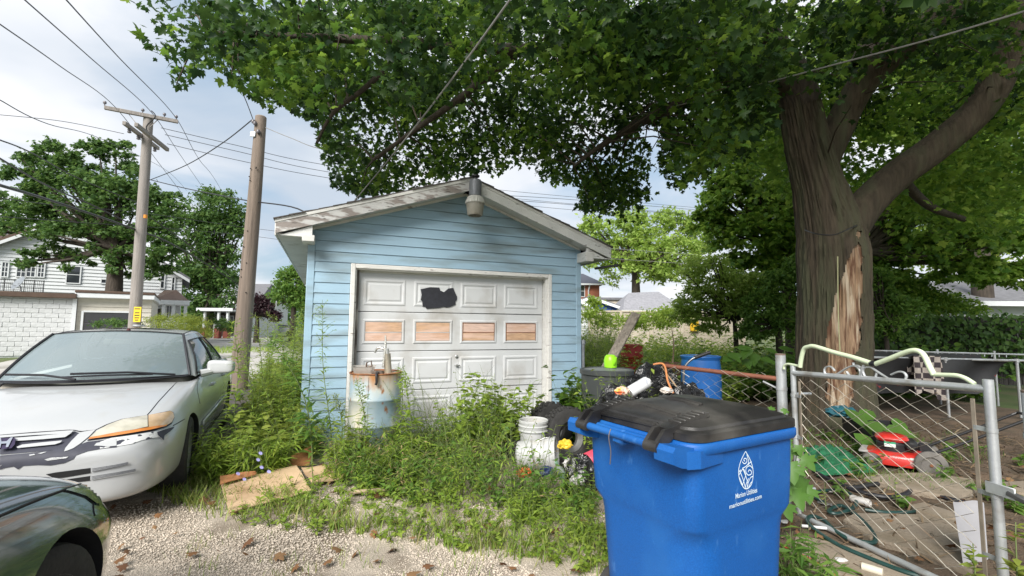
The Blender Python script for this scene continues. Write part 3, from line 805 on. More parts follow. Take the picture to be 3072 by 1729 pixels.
P_white = pm('white_car_paint', (.44, .45, .455), .25, var=.03, scale=2, coat=.6, spec=.5, col2=(.42, .42, .40), thr=.68, mscale=3)
P_green = pm('dark_green_paint', (.040, .062, .078), .14, var=.1, scale=3, coat=1., metal=.1)
M_arch = pm('arch_black', (.008, .008, .009), .9)
M_trim = pm('black_rubber', (.014, .014, .018), .5, var=.2)
M_tyre = pm('tyre_rubber', (.028, .027, .026), .85, var=.25, scale=20, bump=.2, bscale=60)
M_rim = pm('alloy_rim', (.45, .45, .45), .4, .6, var=.15, scale=12, col2=(.25, .22, .19), thr=.62, mscale=9)
M_inter = pm('car_interior', (.36, .33, .28), .8, var=.15)
M_glass = glassmat('windshield_glass', (.46, .57, .60), .38)  # pale blue tint: dusty film plus sky reflection put into the colour
car = thing('parked_car', 'white four door sedan with peeling bumper paint, parked left of the garage', 'car', (-3.774, 3.946, .0), math.atan2(-math.cos(R(25.96)), math.sin(R(25.96))))
bme = car_body(.345, [P_white, M_arch, M_inter])
cb = bpy.data.objects.new('body', bme); C.objects.link(cb); cb.parent = car
cabin(car, P_white, M_glass, M_trim, M_inter)
for (x, tn) in ((0, R(4)), (-2.715, 0)):
    for s in (-1, 1): wheel(car, x, s * .775, s, M_tyre, M_rim, M_arch, tn)
# blue bag lying on the dashboard side
MB().lathe([(.02, 0), (.16, .03), (.20, .10), (.15, .2), (.03, .26)], 14, Matrix.Translation((-1.25, .42, .80))).build('blue_sunshade', pm('blue_cloth', (.03, .16, .42), .7, var=.2), car)
# wing mirrors
for s in (-1, 1):
    mb = MB(); M_ = Matrix.Translation((-.86, s * .985, 1.01)) @ Matrix.Rotation(s * R(-12), 4, 'Z')
    bm = bmesh.new(); bmesh.ops.create_cube(bm, size=1); bmesh.ops.bevel(bm, geom=bm.edges[:], offset=.28, segments=4, affect='EDGES', profile=.6); bm.verts.index_update()
    mb.add([M_ @ Vector((v.co.x * .12 * (1 - .25 * v.co.y * s), v.co.y * .26, v.co.z * .145 * (1 - .2 * v.co.y * s))) for v in bm.verts], [tuple(v.index for v in f.verts) for f in bm.faces]); bm.free()
    mr = mb.build('wing_mirror', P_white, car)
    MB().tube([(-.80, s * .80, .945), (-.84, s * .90, .965)], [.045, .035], 8).build('mirror_arm', P_white, car)
bpy.context.view_layer.update()
cbv = world_bvh(cb); CI = car.matrix_world.inverted()
def on_car(poly, name, mat, off=.004, step=14, parent=None):
    mb = px_patch(poly, cbv, off, step); mb.xf(CI if parent is None else CI)
    return mb.build(name, mat, parent or car)
def car_line(pts, name, r, mat, off=0.):
    W = px_line(pts, cbv, r, 12, off)
    if len(W) > 1: MB().tube([CI @ w for w in W], r, 5).build(name, mat, car)
c1 = lambda x, y: (x * .5718, 900 + y * .5718)                      # car detail drawing, coarse
c2 = lambda x, y: (300 + x * .3448, 950 + y * .3448)                # car detail drawing, near side
c3 = lambda x, y: (x * .3448, 950 + y * .3448)                      # car detail drawing, nose
M_hl = pm('headlight_haze', (.36, .34, .27), .12, var=.25, scale=14, coat=.6, stretch=(1, 1, .6), col2=(.60, .57, .47), thr=.55, soft=.2, mscale=7)
M_amber = pm('amber_lens', (.55, .20, .05), .15, var=.15, scale=14, coat=.6)
M_sig = pm('signal_lens', (.46, .32, .19), .14, var=.2, scale=10, coat=.6)
M_prim = pm('bare_bumper_plastic', (.035, .037, .055), .6, var=.2, scale=15)
hl = on_car([c1(*p) for p in [(456, 742), (500, 696), (560, 658), (640, 628), (720, 614), (780, 606), (850, 592), (890, 584), (908, 592), (912, 620), (900, 650), (875, 668), (800, 690), (700, 708), (600, 724)]], 'headlight', M_trim, .005, 12)
on_car([c1(*p) for p in [(470, 728), (508, 696), (562, 664), (642, 634), (722, 620), (772, 613), (772, 672), (700, 688), (600, 704)]], 'headlight_lens', M_hl, .014, 10, None)
on_car([c1(*p) for p in [(776, 612), (850, 598), (888, 590), (902, 598), (906, 620), (894, 646), (872, 660), (776, 676)]], 'signal_lens', M_sig, .014, 10)
on_car([c1(*p) for p in [(464, 738), (472, 728), (600, 706), (700, 690), (776, 676), (870, 660), (862, 668), (790, 688), (700, 704), (600, 720)]], 'amber_strip', M_amber, .016, 12)
# seams
car_line([c1(418, 690), c1(450, 692), c1(500, 684), c1(560, 655), c1(640, 627), c1(770, 607), c1(790, 585), c1(830, 535), c1(890, 470), c1(945, 415)], 'hood_seam', .004, M_trim)
car_line([c3(0, 1035), c3(300, 1010), c3(600, 990), c3(650, 992), c3(700, 1003), c3(830, 990)], 'hood_seam', .005, M_trim)
car_line([c1(908, 660), c1(968, 626)], 'bumper_seam', .004, M_trim)
# creases pressed into the hood
M_peel = M_prim
# grille: dark opening with painted bars
on_car([c3(*p) for p in [(0, 1050), (300, 1026), (600, 1002), (652, 1003), (690, 1018), (640, 1060), (560, 1130), (480, 1165), (0, 1205)]], 'grille', M_prim, .004, 10)
M_chip = pm('chipped_white', (.60, .61, .60), .4, var=.05, scale=5, col2=(.04, .042, .06), thr=.58, soft=.02, mscale=16, mstretch=(1, 1, 2.5))
on_car([c3(*p) for p in [(0, 1056), (300, 1034), (600, 1012), (640, 1012), (625, 1030), (560, 1040), (300, 1052), (0, 1075)]], 'grille_bar', P_white, .022, 10)
on_car([c3(*p) for p in [(0, 1086), (300, 1062), (500, 1044), (625, 1032), (570, 1068), (380, 1086), (200, 1098), (0, 1104)]], 'grille_bar', P_white, .022, 10)
on_car([c3(*p) for p in [(150, 1150), (200, 1130), (380, 1110), (545, 1094), (530, 1112), (480, 1128), (300, 1146), (160, 1160)]], 'grille_bar', P_white, .020, 10)
em = on_car([c3(*p) for p in [(0, 1092), (128, 1084), (146, 1092), (140, 1140), (112, 1172), (0, 1182)]], 'emblem', pm('emblem_dark', (.10, .08, .14), .2, .8), .034, 10)
chrome = pm('chrome', (.75, .76, .80), .12, 1.)
for P in ([(2, 1096), (20, 1094), (28, 1124), (72, 1120), (104, 1090), (124, 1088), (86, 1168), (66, 1170), (72, 1138), (26, 1142), (18, 1176), (2, 1178)],):
    on_car([c3(*p) for p in P], 'emblem_letter', chrome, .042, 8)
# peeled bumper skin: bare dark plastic with islands of paint left
on_car([c3(*p) for p in [(0, 1212), (250, 1190), (480, 1165), (560, 1130), (640, 1060), (690, 1018), (660, 1060), (600, 1120), (570, 1165), (620, 1160), (700, 1115), (760, 1092), (1014, 1064), (1014, 1140), (900, 1150), (760, 1175), (660, 1210), (640, 1240), (560, 1275), (440, 1296), (330, 1292), (200, 1300), (160, 1330), (120, 1305), (40, 1318), (0, 1334)]], 'peeled_patch', M_prim, .004, 10)
for P in ([(390, 1244), (440, 1230), (520, 1226), (600, 1218), (580, 1232), (500, 1242), (420, 1254)],
          [(820, 1128), (840, 1106), (920, 1090), (1014, 1068), (1014, 1128), (940, 1136), (880, 1130)], [(255, 1208), (300, 1200), (310, 1208), (262, 1216)], [(330, 1196), (380, 1184), (410, 1182), (360, 1200)], [(0, 1300), (28, 1286), (12, 1298), (0, 1304)],
          [(560, 1178), (570, 1150), (620, 1090), (680, 1030), (720, 1010), (830, 992), (780, 1045), (700, 1110), (640, 1150), (590, 1170)]):
    on_car([c3(*p) for p in P], 'paint_remnant', P_white, .008, 10)
on_car([c2(*p) for p in [(0, 1095), (100, 1060), (250, 1040), (380, 1020), (500, 1000), (600, 965), (640, 962), (600, 1010), (560, 1040), (545, 1078), (510, 1052), (440, 1062), (360, 1080), (280, 1110), (160, 1130), (0, 1152)]], 'peeled_patch', M_chip, .005, 10)
on_car([c2(*p) for p in [(490, 1010), (560, 985), (640, 962), (630, 980), (585, 1018), (555, 1040), (545, 1080), (520, 1055), (495, 1035)]], 'peeled_patch', M_prim, .008, 8)
# lower air intake and fog light blanks
on_car([c3(*p) for p in [(400, 1372), (480, 1356), (790, 1316), (790, 1362), (560, 1400), (480, 1410)]], 'air_intake', M_arch, .004, 10)
on_car([c3(*p) for p in [(545, 1420), (790, 1385), (785, 1428), (620, 1446)]], 'air_intake', M_arch, .004, 10)
for P in ([(795, 1318), (1014, 1282), (1120, 1262), (1120, 1284), (1014, 1308), (795, 1352)], [(790, 1386), (1014, 1350), (1190, 1320), (1180, 1350), (1014, 1382), (790, 1422)]):
    b = on_car([c3(*p) for p in P], 'fog_light_blank', P_white, .010, 10)
for k in range(3):
    car_line([c3(800, 1326 + k * 11), c3(1014, 1290 + k * 9), c3(1115, 1268 + k * 8)], 'blank_groove', .0013, M_prim, .012)
    car_line([c3(796, 1394 + k * 11), c3(1014, 1358 + k * 9), c3(1180, 1328 + k * 8)], 'blank_groove', .0013, M_prim, .012)
# wipers, door seam, sunroof, aerial base
car_line([c2(820, 545), c2(855, 505), c2(845, 640), c2(870, 760)], 'door_seam', .003, M_trim)
for P in ([(0, 430), (60, 418), (160, 424)], [(248, 416), (330, 408), (470, 398), (620, 402), (760, 406), (830, 404)]):
    W = [at(*c1(*p), 3.95 if P[0][0] else 3.4) for p in P]
def ws_pt(u, t, off=.02):
    wb = [(-.62, -.73, .945), (-.30, 0, .955), (-.62, .73, .945)]; wt = [(-1.16, -.555, 1.365), (-1.05, 0, 1.40), (-1.16, .555, 1.365)]
    return q3(*wb, u).lerp(q3(*wt, u), t) + Vector((.02 + off, 0, .02 + off))
MB().tube([ws_pt(.93, -.03), ws_pt(.7, .045, .03), ws_pt(.42, .05, .03)], .010, 6).build('wiper', M_trim, car)
MB().tube([ws_pt(.82, .01, .015), ws_pt(.6, .035, .015), ws_pt(.36, .025, .012)], .008, 6).build('wiper', M_trim, car)
MB().tube([ws_pt(.46, -.03), ws_pt(.28, .04, .03), ws_pt(.06, .05, .03)], .010, 6).build('wiper', M_trim, car)
MB().surf(lambda u, v: Vector((-1.42 - .40 * u, (v - .5) * .82, 1.43 + .008 * math.sin(math.pi * u) - .028 * (2 * v - 1) ** 2)), 8, 12).build('sunroof', pm('smoked_panel', (.02, .02, .022), .12, coat=.5), car)
MB().lathe([(.02, 0), (.018, .02), (.008, .03)], 12, Matrix.Translation((-1.16, .06, 1.402))).build('aerial_base', pm('maroon_plastic', (.08, .02, .02), .4), car)

# ---- dark green car beside the camera
a2 = R(22); F2 = Vector((-math.sin(a2), math.cos(a2), 0)); R2 = Vector((math.cos(a2), math.sin(a2), 0))
fw = Vector((-1.80, 1.62, 0)); org = fw - R2 * .80
car2 = thing('dark_car', 'dark green glossy car with front wheel arch, cut off by the lower left corner', 'car', (org.x, org.y, .0), math.atan2(F2.y, F2.x))
b2 = bpy.data.objects.new('body', car_body(.352, [P_green, M_arch, M_inter], nose=.5)); C.objects.link(b2); b2.parent = car2
cabin(car2, P_green, M_glass, M_trim, M_inter)
for x in (0, -2.715):
    for s in (-1, 1): wheel(car2, x, s * .745, s, M_tyre, M_rim, M_arch, R(-8) if x == 0 else 0)
car2.matrix_basis = Matrix.Translation((org.x + .03, org.y + .05, -.0)) @ Matrix.Rotation(math.atan2(F2.y, F2.x), 4, 'Z') @ Matrix.Scale(1.09, 4)
bpy.context.view_layer.update()
b2v = world_bvh(b2); C2I = car2.matrix_world.inverted()
d3 = lambda x, y: (x * .2407, 1380 + y * .2407)
def line2(P, nm, r_, mat, off=0.):
    W = px_line([d3(*p) for p in P], b2v, r_, 8, off)
    if len(W) > 1: MB().tube([C2I @ w for w in W], r_, 6).build(nm, mat, car2)
line2([(-300, 830), (0, 700), (300, 570), (560, 465), (800, 375), (1000, 305), (1050, 300)], 'hood_seam', .005, M_arch)
q = px_patch([d3(*p) for p in [(800, 385), (1000, 318), (1100, 330), (1190, 400), (1240, 500), (1262, 570), (1180, 545), (1060, 460), (930, 420)]], b2v, .006, 10); q.xf(C2I); q.build('headlight', pm('smoky_headlight', (.16, .19, .16), .08, var=.3, scale=9, coat=.8), car2)
line2([(780, 385), (930, 425), (1060, 470), (1160, 545), (1165, 640), (1180, 700)], 'bumper_seam', .003, M_arch)
# ================================================================== wheeled refuse bin
bs = Vector((.868, .496, 0)); bb = Vector((-.496, .868, 0)); BL, BW = .80, .73
bc = Vector((.74, 1.87, 0)) + bs * (BL / 2) + bb * (BW / 2)
wb_ = thing('wheeled_bin', 'tall blue wheeled refuse bin with black lid in the foreground', 'bin', bc, math.atan2(bs.y, bs.x))
M_blue = pm('blue_bin_plastic', (.005, .088, .33), .5, var=.16, scale=160, bump=.12, bscale=300, spec=.4, mix3=((.035, .15, .42), .69, 22., (1, 1, .5)), col2=(.014, .115, .37), thr=.62, soft=.1, mscale=3)
M_lid = pm('black_lid_plastic', (.016, .015, .015), .42, var=.3, scale=4, bump=.08, bscale=200, spec=.45, col2=(.085, .08, .072), thr=.57, soft=.14, mscale=3.2)
M_blk = MATS['black_plastic']
def rrect(L, W, r, n=8):
    P = []
    for cx, cy, a0 in ((L / 2 - r, W / 2 - r, 0), (-L / 2 + r, W / 2 - r, 90), (-L / 2 + r, -W / 2 + r, 180), (L / 2 - r, -W / 2 + r, 270)):
        for i in range(n + 1):
            a = R(a0 + 90 * i / n); P.append((cx + r * math.cos(a), cy + r * math.sin(a)))
    return P
def loft(rings, cap0=True, cap1=True):
    mb = MB(); n = len(rings[0])
    for r_ in rings: mb.v += [tuple(p) for p in r_]
    for i in range(len(rings) - 1):
        for j in range(n): mb.f.append((i * n + j, i * n + (j + 1) % n, (i + 1) * n + (j + 1) % n, (i + 1) * n + j))
    if cap0: mb.f.append(tuple(range(n))[::-1])
    if cap1: mb.f.append(tuple(range((len(rings) - 1) * n, len(rings) * n)))
    return mb
def bin_ring(z, L, W, r): return [(x, y, z) for x, y in rrect(L, W, r)]
body_prof = [(.06, .66, .60, .17), (.10, .675, .615, .17), (.35, .70, .64, .17), (.56, .718, .658, .165), (.61, .722, .662, .15), (.64, .728, .667, .10), (.66, .733, .671, .078), (.80, .745, .682, .072), (.985, .755, .69, .07)]
loft([bin_ring(*p) for p in body_prof]).build('body', M_blue, wb_, angle=50)
# rolled rim
loft([bin_ring(.978, .75, .69, .07), bin_ring(.972, .785, .722, .08), bin_ring(.985, .80, .735, .085), bin_ring(1.012, .80, .735, .085), bin_ring(1.02, .785, .72, .08)], False).build('rim', M_blue, wb_, angle=60)
# lid: stepped dome
LP = [(0, 1.024, .085), (.0, 1.030, .085), (.0, 1.055, .085), (.010, 1.063, .08), (.03, 1.065, .075), (.036, 1.076, .072), (.050, 1.081, .07), (.075, 1.083, .065), (.092, 1.098, .06), (.12, 1.106, .055), (.19, 1.120, .05), (.27, 1.128, .045), (.33, 1.131, .03)]
def lidring(ins, z, r):
    out = []
    for x, y in rrect(.79 - 2 * ins, .725 - 2 * ins, max(.02, r)): out.append((x + .006, y, z - .012 * (x / .4) ** 2 * (ins > .1) - max(0, -x - .1) * .06 * (ins > .08)))
    return out
lid = loft([lidring(*p) for p in LP]).build('lid', M_lid, wb_, angle=30)
lbv = world_bvh(lid); WI = wb_.matrix_basis.inverted()
lc = lambda x, y: (1700 + x * .3993, 1150 + y * .3993)
for P in ([(385, 140), (560, 150), (700, 190), (850, 235)], [(400, 150), (565, 162), (690, 200), (830, 245)], [(560, 85), (700, 96), (880, 125), (1015, 165)], [(555, 95), (700, 106), (870, 136), (995, 172)], [(230, 205), (480, 262), (680, 310)], [(200, 214), (470, 274), (670, 322)]):
    W = px_line([lc(*p) for p in P], lbv, .004, 10)
    if len(W) > 2: MB().tube([WI @ w for w in smoothpath(W[::2] + [W[-1]], 2)], .010, 6).build('lid_rib', M_lid, wb_)
# hinge straps over the handle bar
for y in (-.225, .235):
    q = MB()
    q.prism([(-.415, 1.052), (-.36, 1.05), (-.16, 1.10), (-.16, 1.118), (-.36, 1.084), (-.42, 1.07)], (1, 0, 0), (0, 0, 1), (0, y - .036, 0), (0, 1, 0), .072)
    for i in range(6): q.beam((-.345 + i * .030, y - .036, 1.088 + i * .0055), (-.345 + i * .030, y + .036, 1.088 + i * .0055), .014, .012, ch=.004)
    for d in (-.028, .028):
        q.prism([(-.50, .985), (-.47, .982), (-.40, 1.03), (-.40, 1.075), (-.45, 1.068), (-.497, 1.02)], (1, 0, 0), (0, 0, 1), (0, y + d - .009, 0), (0, 1, 0), .018)
    q.tube([(-.485, y - .036, 1.0), (-.485, y + .036, 1.0)], .024, 12)
    q.build('hinge_strap', M_lid, wb_)
# handle: bar, second bar, end blocks, middle bracket
hbx, hbz = -.475, 1.0
MB().tube([(hbx, -.33, hbz), (hbx, .33, hbz)], .0185, 14).build('handle_bar', M_blue, wb_)
MB().tube([(-.418, -.30, 1.0), (-.418, .30, 1.0)], .014, 12).build('inner_bar', M_blue, wb_)
for s in (-1, 1):
    q = MB(); ya, yb2 = (.245 * s, .345 * s)
    P = [(-.375, 1.006), (-.485, 1.02), (-.50, 1.0), (-.498, .955), (-.45, .935), (-.37, .92)]
    q.prism(P, (1, 0, 0), (0, 0, 1), (0, min(ya, yb2), 0), (0, 1, 0), .10); q.build('handle_block', M_blue, wb_, angle=20)
    q = MB(); q.prism([(-.375, .345 * s), (-.20, .35 * s), (-.36, .365 * s), (-.42, .345 * s)][::s], (1, 0, 0), (0, 1, 0), (0, 0, .925), (0, 0, 1), .07); q.build('corner_gusset', M_blue, wb_, angle=20)
MB().box((-.48, -.035, .955), (-.37, .035, 1.0), .012).build('handle_bracket', M_blue, wb_)
MB().tube(smoothpath([(-.485, .03, 1.02), (-.50, .028, .985), (-.494, .022, .92), (-.492, .03, .86)], 5), .003, 5).build('wire_tie', pm('grey_tie', (.10, .09, .10), .6), wb_)
# vertical pressed channel on the back, wheels
MB().surf(lambda u, v: Vector((-.372 + .012 * abs(u - .5) * 2 + .05 * (1 - v) * .0 + (1 - v) * .075, .055 + .05 * u, .12 + .75 * v)), 6, 8).build('back_channel', M_blue, wb_)
for s in (-1, 1):
    MB().lathe([(.02, -.03), (.10, -.03), (.125, -.02), (.125, .02), (.10, .03), (.02, .03)], 28, Matrix.Translation((-.24, s * .27, .125)) @ Matrix.Rotation(R(90), 4, 'X')).build('wheel', M_tyre, wb_)
MB().tube([(-.27, -.33, .125), (-.27, .33, .125)], .012, 8).build('axle', M_steel, wb_)
# printed logo and lettering on the side
M_print = pm('white_print', (.62, .74, .83), .5, var=.06, scale=40)
def side_x(z):
    for (z0, L0, W0, _), (z1, L1, W1, _) in zip(body_prof, body_prof[1:]):
        if z0 <= z <= z1: return -(W0 + (W1 - W0) * (z - z0) / (z1 - z0)) / 2
    return -.345
sp0 = wb_.matrix_basis @ Vector((0, side_x(.80) - .0015, .80)); sn = (wb_.matrix_basis.to_3x3() @ Vector((0, -1, -.024))).normalized()
def lp(x, y): return WI @ onplane(*lc(x, y), sp0, sn)
def strokes(paths, r=.0021, name='logo_stroke', sm=6):
    for P in paths:
        pts = smoothpath([lp(*p) for p in P], sm) if len(P) > 2 else [lp(*p) for p in P]
        V = []; F = []
        mb = MB()
        for i, p in enumerate(pts):
            t = (pts[min(i + 1, len(pts) - 1)] - pts[max(i - 1, 0)]).normalized(); sd_ = t.cross(Vector((0, -1, 0))).normalized() * r
            mb.v += [tuple(p + sd_ + Vector((0, -.0008, 0))), tuple(p - sd_ + Vector((0, -.0008, 0)))]
        mb.f = [(2 * i, 2 * i + 1, 2 * i + 3, 2 * i + 2) for i in range(len(pts) - 1)]
        mb.build(name, M_print, wb_, smooth=False)
strokes([[(1343, 512), (1318, 560), (1298, 615), (1290, 670), (1300, 730), (1322, 775), (1342, 793), (1368, 785), (1390, 750), (1400, 690), (1395, 630), (1375, 570), (1343, 512)],
         [(1318, 590), (1335, 605), (1352, 590), (1350, 570), (1335, 565), (1330, 580), (1338, 585)], [(1352, 535), (1362, 570), (1365, 600), (1345, 625), (1318, 640)],
         [(1396, 640), (1375, 620), (1350, 635), (1345, 665), (1362, 690), (1385, 682), (1385, 660), (1370, 652), (1362, 668)],
         [(1388, 590), (1372, 600), (1362, 615)], [(1292, 690), (1325, 645), (1345, 690)], [(1306, 650), (1296, 668)],
         [(1296, 655), (1312, 690), (1330, 740), (1342, 790)], [(1292, 700), (1308, 735), (1322, 770)], [(1325, 648), (1345, 700), (1358, 745), (1362, 785)],
         [(1398, 700), (1380, 710), (1362, 750), (1352, 792)], [(1390, 740), (1378, 755), (1370, 780)], [(1345, 690), (1330, 735), (1318, 770)], [(1366, 715), (1350, 750), (1340, 785)]])
def text(body, p0, p1, hpx, name):
    a, b = lp(*p0), lp(*p1); w = (b - a).length; ex = (b - a).normalized(); n = Vector((0, -1, -.024)).normalized(); ey = n.cross(ex)
    cu = bpy.data.curves.new(name, 'FONT'); cu.body = body; cu.size = 1; cu.extrude = 0; cu.offset = .012
    o = bpy.data.objects.new(name, cu); C.objects.link(o); bpy.context.view_layer.update()
    me = bpy.data.meshes.new_from_object(o.evaluated_get(bpy.context.evaluated_depsgraph_get())); bpy.data.objects.remove(o)
    xs = [v.co.x for v in me.vertices]; sx = w / (max(xs) - min(xs)); sy = hpx * (lp(1340, 880) - lp(1340, 881)).length / .72
    for v in me.vertices: v.co = a + ex * ((v.co.x - min(xs)) * sx) + ey * (v.co.y * sy) + n * .001
    me.materials.append(M_print); o = bpy.data.objects.new(name, me); C.objects.link(o); o.parent = wb_
text('Marion Utilities', (1268, 868), (1430, 818), 38, 'lettering')
text('marionutilities.com', (1222, 944), (1464, 862), 34, 'lettering')

# ================================================================== blue rusty drum with hand pump
M_drum = pm('faded_blue_drum', (.25, .34, .40), .55, var=.12, scale=5, col2=(.50, .46, .36), thr=.54, soft=.12, mscale=2.6, mstretch=(1, 1, .7), mix3=((.24, .10, .035), .64, 11., (1, 1, .6)), bump=.06, bscale=30)
M_rusty = pm('rusty_steel', (.22, .085, .035), .85, var=.4, scale=12, bump=.4, bscale=60, col2=(.42, .22, .08), thr=.6, mscale=9)
_n = M_drum.node_tree; _b = _n.nodes['Principled BSDF']; _src = _b.inputs['Base Color'].links[0].from_socket      # rust bleeding down from the rim
_t = _n.nodes.new('ShaderNodeTexCoord'); _s = _n.nodes.new('ShaderNodeSeparateXYZ'); _n.links.new(_t.outputs['Object'], _s.inputs[0])
_q = _n.nodes.new('ShaderNodeTexNoise'); _q.inputs['Scale'].default_value = 9; _mp = _n.nodes.new('ShaderNodeMapping'); _mp.inputs['Scale'].default_value = (1, 1, .12); _n.links.new(_t.outputs['Object'], _mp.inputs[0]); _n.links.new(_mp.outputs[0], _q.inputs['Vector'])
_ma = _n.nodes.new('ShaderNodeMath'); _ma.operation = 'MULTIPLY_ADD'; _n.links.new(_q.outputs['Fac'], _ma.inputs[0]); _ma.inputs[1].default_value = .42; _n.links.new(_s.outputs[2], _ma.inputs[2])
_r = _n.nodes.new('ShaderNodeMapRange'); _n.links.new(_ma.outputs[0], _r.inputs[0]); _r.inputs[1].default_value = .99; _r.inputs[2].default_value = 1.13
_x = _n.nodes.new('ShaderNodeMix'); _x.data_type = 'RGBA'; _n.links.new(_r.outputs[0], _x.inputs[0]); _n.links.new(_src, _x.inputs[6]); _x.inputs[7].default_value = (.36, .17, .06, 1); _n.links.new(_x.outputs[2], _b.inputs['Base Color'])
dr = thing('steel_drum', 'faded blue steel drum with rusty top beside the garage door', 'drum', (-1.60, 5.42, .04))
def drum(root, rad, h, mat, rim, seg=40, open_top=False):
    pr = [(rad * .985, .0), (rad, .01)]
    for zc in (h * .345, h * .67):
        pr += [(rad, zc - .022), (rad * 1.03, zc - .010), (rad * 1.035, zc), (rad * 1.03, zc + .010), (rad, zc + .022)]
    pr += [(rad, h - .01)]
    MB().lathe(pr, seg).build('shell', mat, root)
    MB().tube([(rad * math.cos(a), rad * math.sin(a), h - .004) for a in [i * 2 * math.pi / seg for i in range(seg)]], .009, 8, closed=True).build('top_chime', rim, root)
    MB().tube([(rad * math.cos(a), rad * math.sin(a), .008) for a in [i * 2 * math.pi / seg for i in range(seg)]], .009, 8, closed=True).build('bottom_chime', rim, root)
    MB().lathe([(rad * .99, h - .03), (rad * .6, h - .026), (.01, h - .026)], seg).build('top', rim, root)
drum(dr, .295, .90, M_drum, M_rusty)
MB().box((-.002, -.301, .03), (.006, -.294, .87)).build('seam', M_drum, dr)
zt = .04 + .90
hp = thing('hand_pump', 'chrome hand pump standing on the rusty drum top', 'pump', (-1.47, 5.47, zt - .03))
M_chr = pm('worn_chrome', (.55, .54, .50), .3, .85, var=.2, scale=18)
MB().tube([(0, 0, 0), (-.01, 0, .12), (-.022, 0, .24)], [.045, .042, .042], 18).build('cylinder', pm('brassy_tube', (.42, .38, .30), .35, .7, var=.25, scale=10, stretch=(1, 1, .3)), hp)
MB().lathe([(.06, -.02), (.06, .01), (.05, .02)], 18).build('flange', M_rusty, hp)
MB().tube(smoothpath([(-.03, 0, .26), (-.07, 0, .30), (-.13, 0, .31), (-.16, 0, .28), (-.165, 0, .25)], 6), .014, 10).build('spout', M_chr, hp)
MB().tube([(-.022, 0, .23), (-.03, 0, .30)], .03, 12).build('head', M_chr, hp)
MB().beam((-.055, -.03, .08), (-.035, -.03, .42), .022, .012, up=(0, 1, 0), ch=.003).build('lever', M_chr, hp)
MB().beam((-.03, -.02, .27), (-.04, -.03, .46), .018, .012, up=(0, 1, 0), ch=.003).build('lever_link', M_chr, hp)
tr_ = thing('plastic_tray', 'shallow clear plastic tray lying on the rusty drum', 'tray', (-1.74, 5.40, zt - .02), .2)
loft([[(x, y, 0) for x, y in rrect(.20, .18, .03)], [(x, y, .085) for x, y in rrect(.25, .22, .04)], [(x, y, .09) for x, y in rrect(.27, .24, .04)]], True, False).build('tray', pm('milky_plastic', (.5, .48, .44), .3, var=.1, trans=.35, alpha=.75), tr_)
MB().box((-.09, -.08, .004), (.09, .08, .04), .01).build('rusty_water', pm('rust_water', (.20, .06, .04), .15, var=.3), tr_)
jl = thing('rusty_clamp', 'rusty metal clamp with black strap on the drum edge', 'clamp', (-1.52, 5.22, zt - .02), .1)
MB().box((-.07, -.02, 0), (.06, .07, .05), .012).build('block', pm('greasy_metal', (.13, .10, .08), .6, .5, var=.4, scale=25), jl)
MB().tube(smoothpath([(.0, -.03, .04), (.005, -.11, .02), (.01, -.118, -.06), (.0, -.115, -.09)], 4), .014, 8).build('strap', M_blk, jl)
j2 = thing('door_latch_part', 'small brown metal bracket standing on the drum rim', 'bracket', (-1.72, 5.50, zt), .3)
q = MB().tube([(-.03, 0, 0), (-.02, 0, .10), (.03, 0, .12), (.04, 0, .06), (.0, 0, .05)], .009, 8); q.build('bracket', pm('brown_metal', (.12, .08, .06), .5, .5), j2)

# ================================================================== chain link gate, posts and fence
M_gal = pm('galvanised_pipe', (.50, .52, .53), .42, .55, var=.15, scale=8, col2=(.30, .28, .25), thr=.64, soft=.08, mscale=6, bump=.05, bscale=60)
M_wire = pm('chain_link_wire', (.46, .43, .37), .5, .5, var=.25, scale=6, col2=(.20, .13, .08), thr=.6, mscale=7)
M_pale = pm('pale_green_enamel', (.58, .66, .46), .4, var=.06, scale=6, col2=(.40, .22, .09), thr=.70, soft=.03, mscale=9)
gA = Vector((2.33, 3.78, 0)); gB = Vector((2.50, 2.40, 0)); gd = (gB - gA); gl = gd.length; gd.normalize(); gn = Vector((-gd.y, gd.x, 0))
gate = thing('garden_gate', 'galvanised chain link gate with pale green ornamental crest', 'gate', gA, math.atan2(gd.y, gd.x))
GI = gate.matrix_basis.inverted()
def gp(x, y): 
    p = GI @ onplane(x, y, gA, gn); return Vector((p.x, 0, p.z))
zb0, zt0, zb1, zt1 = -.0, 1.13, .09, 1.19
tl, trr, bl, br = Vector((0, 0, zt0)), Vector((gl, 0, zt1)), Vector((0, 0, zb0)), Vector((gl, 0, zb1))
MB().tube([bl, tl + Vector((0, 0, .06))], .0205, 12).build('stile', M_gal, gate)
MB().tube([br, trr + Vector((0, 0, .05))], .0225, 14).build('stile', M_gal, gate)
MB().tube([tl, trr], .021, 12).build('top_rail', M_gal, gate)
MB().tube([bl, br], .0205, 12).build('bottom_rail', M_gal, gate)
for e, x0 in ((zb0, .07), (zb1, gl - .075)):
    MB().beam((x0, -.006, (zb0 if x0 < .5 else zb1) + .06), (x0, -.006, (zt0 if x0 < .5 else zt1) - .06), .018, .006, up=(0, 1, 0)).build('tension_bar', pm('rusty_bar', (.33, .28, .22), .6, .4, var=.3, scale=8), gate)
for z_ in (.3, .62, .95):
    for x0 in (0, gl):
        s = 1 if x0 == 0 else -1
        q = MB().lathe([(.025, -.012), (.025, .012)], 14, Matrix.Translation((x0, 0, z_ + (.03 if x0 else 0))), cap=False); q.box((min(x0, x0 + s * .08), -.009, z_ - .012 + (.03 if x0 else 0)), (max(x0, x0 + s * .08), -.003, z_ + .012 + (.03 if x0 else 0)))
        q.build('tension_band', M_gal, gate)
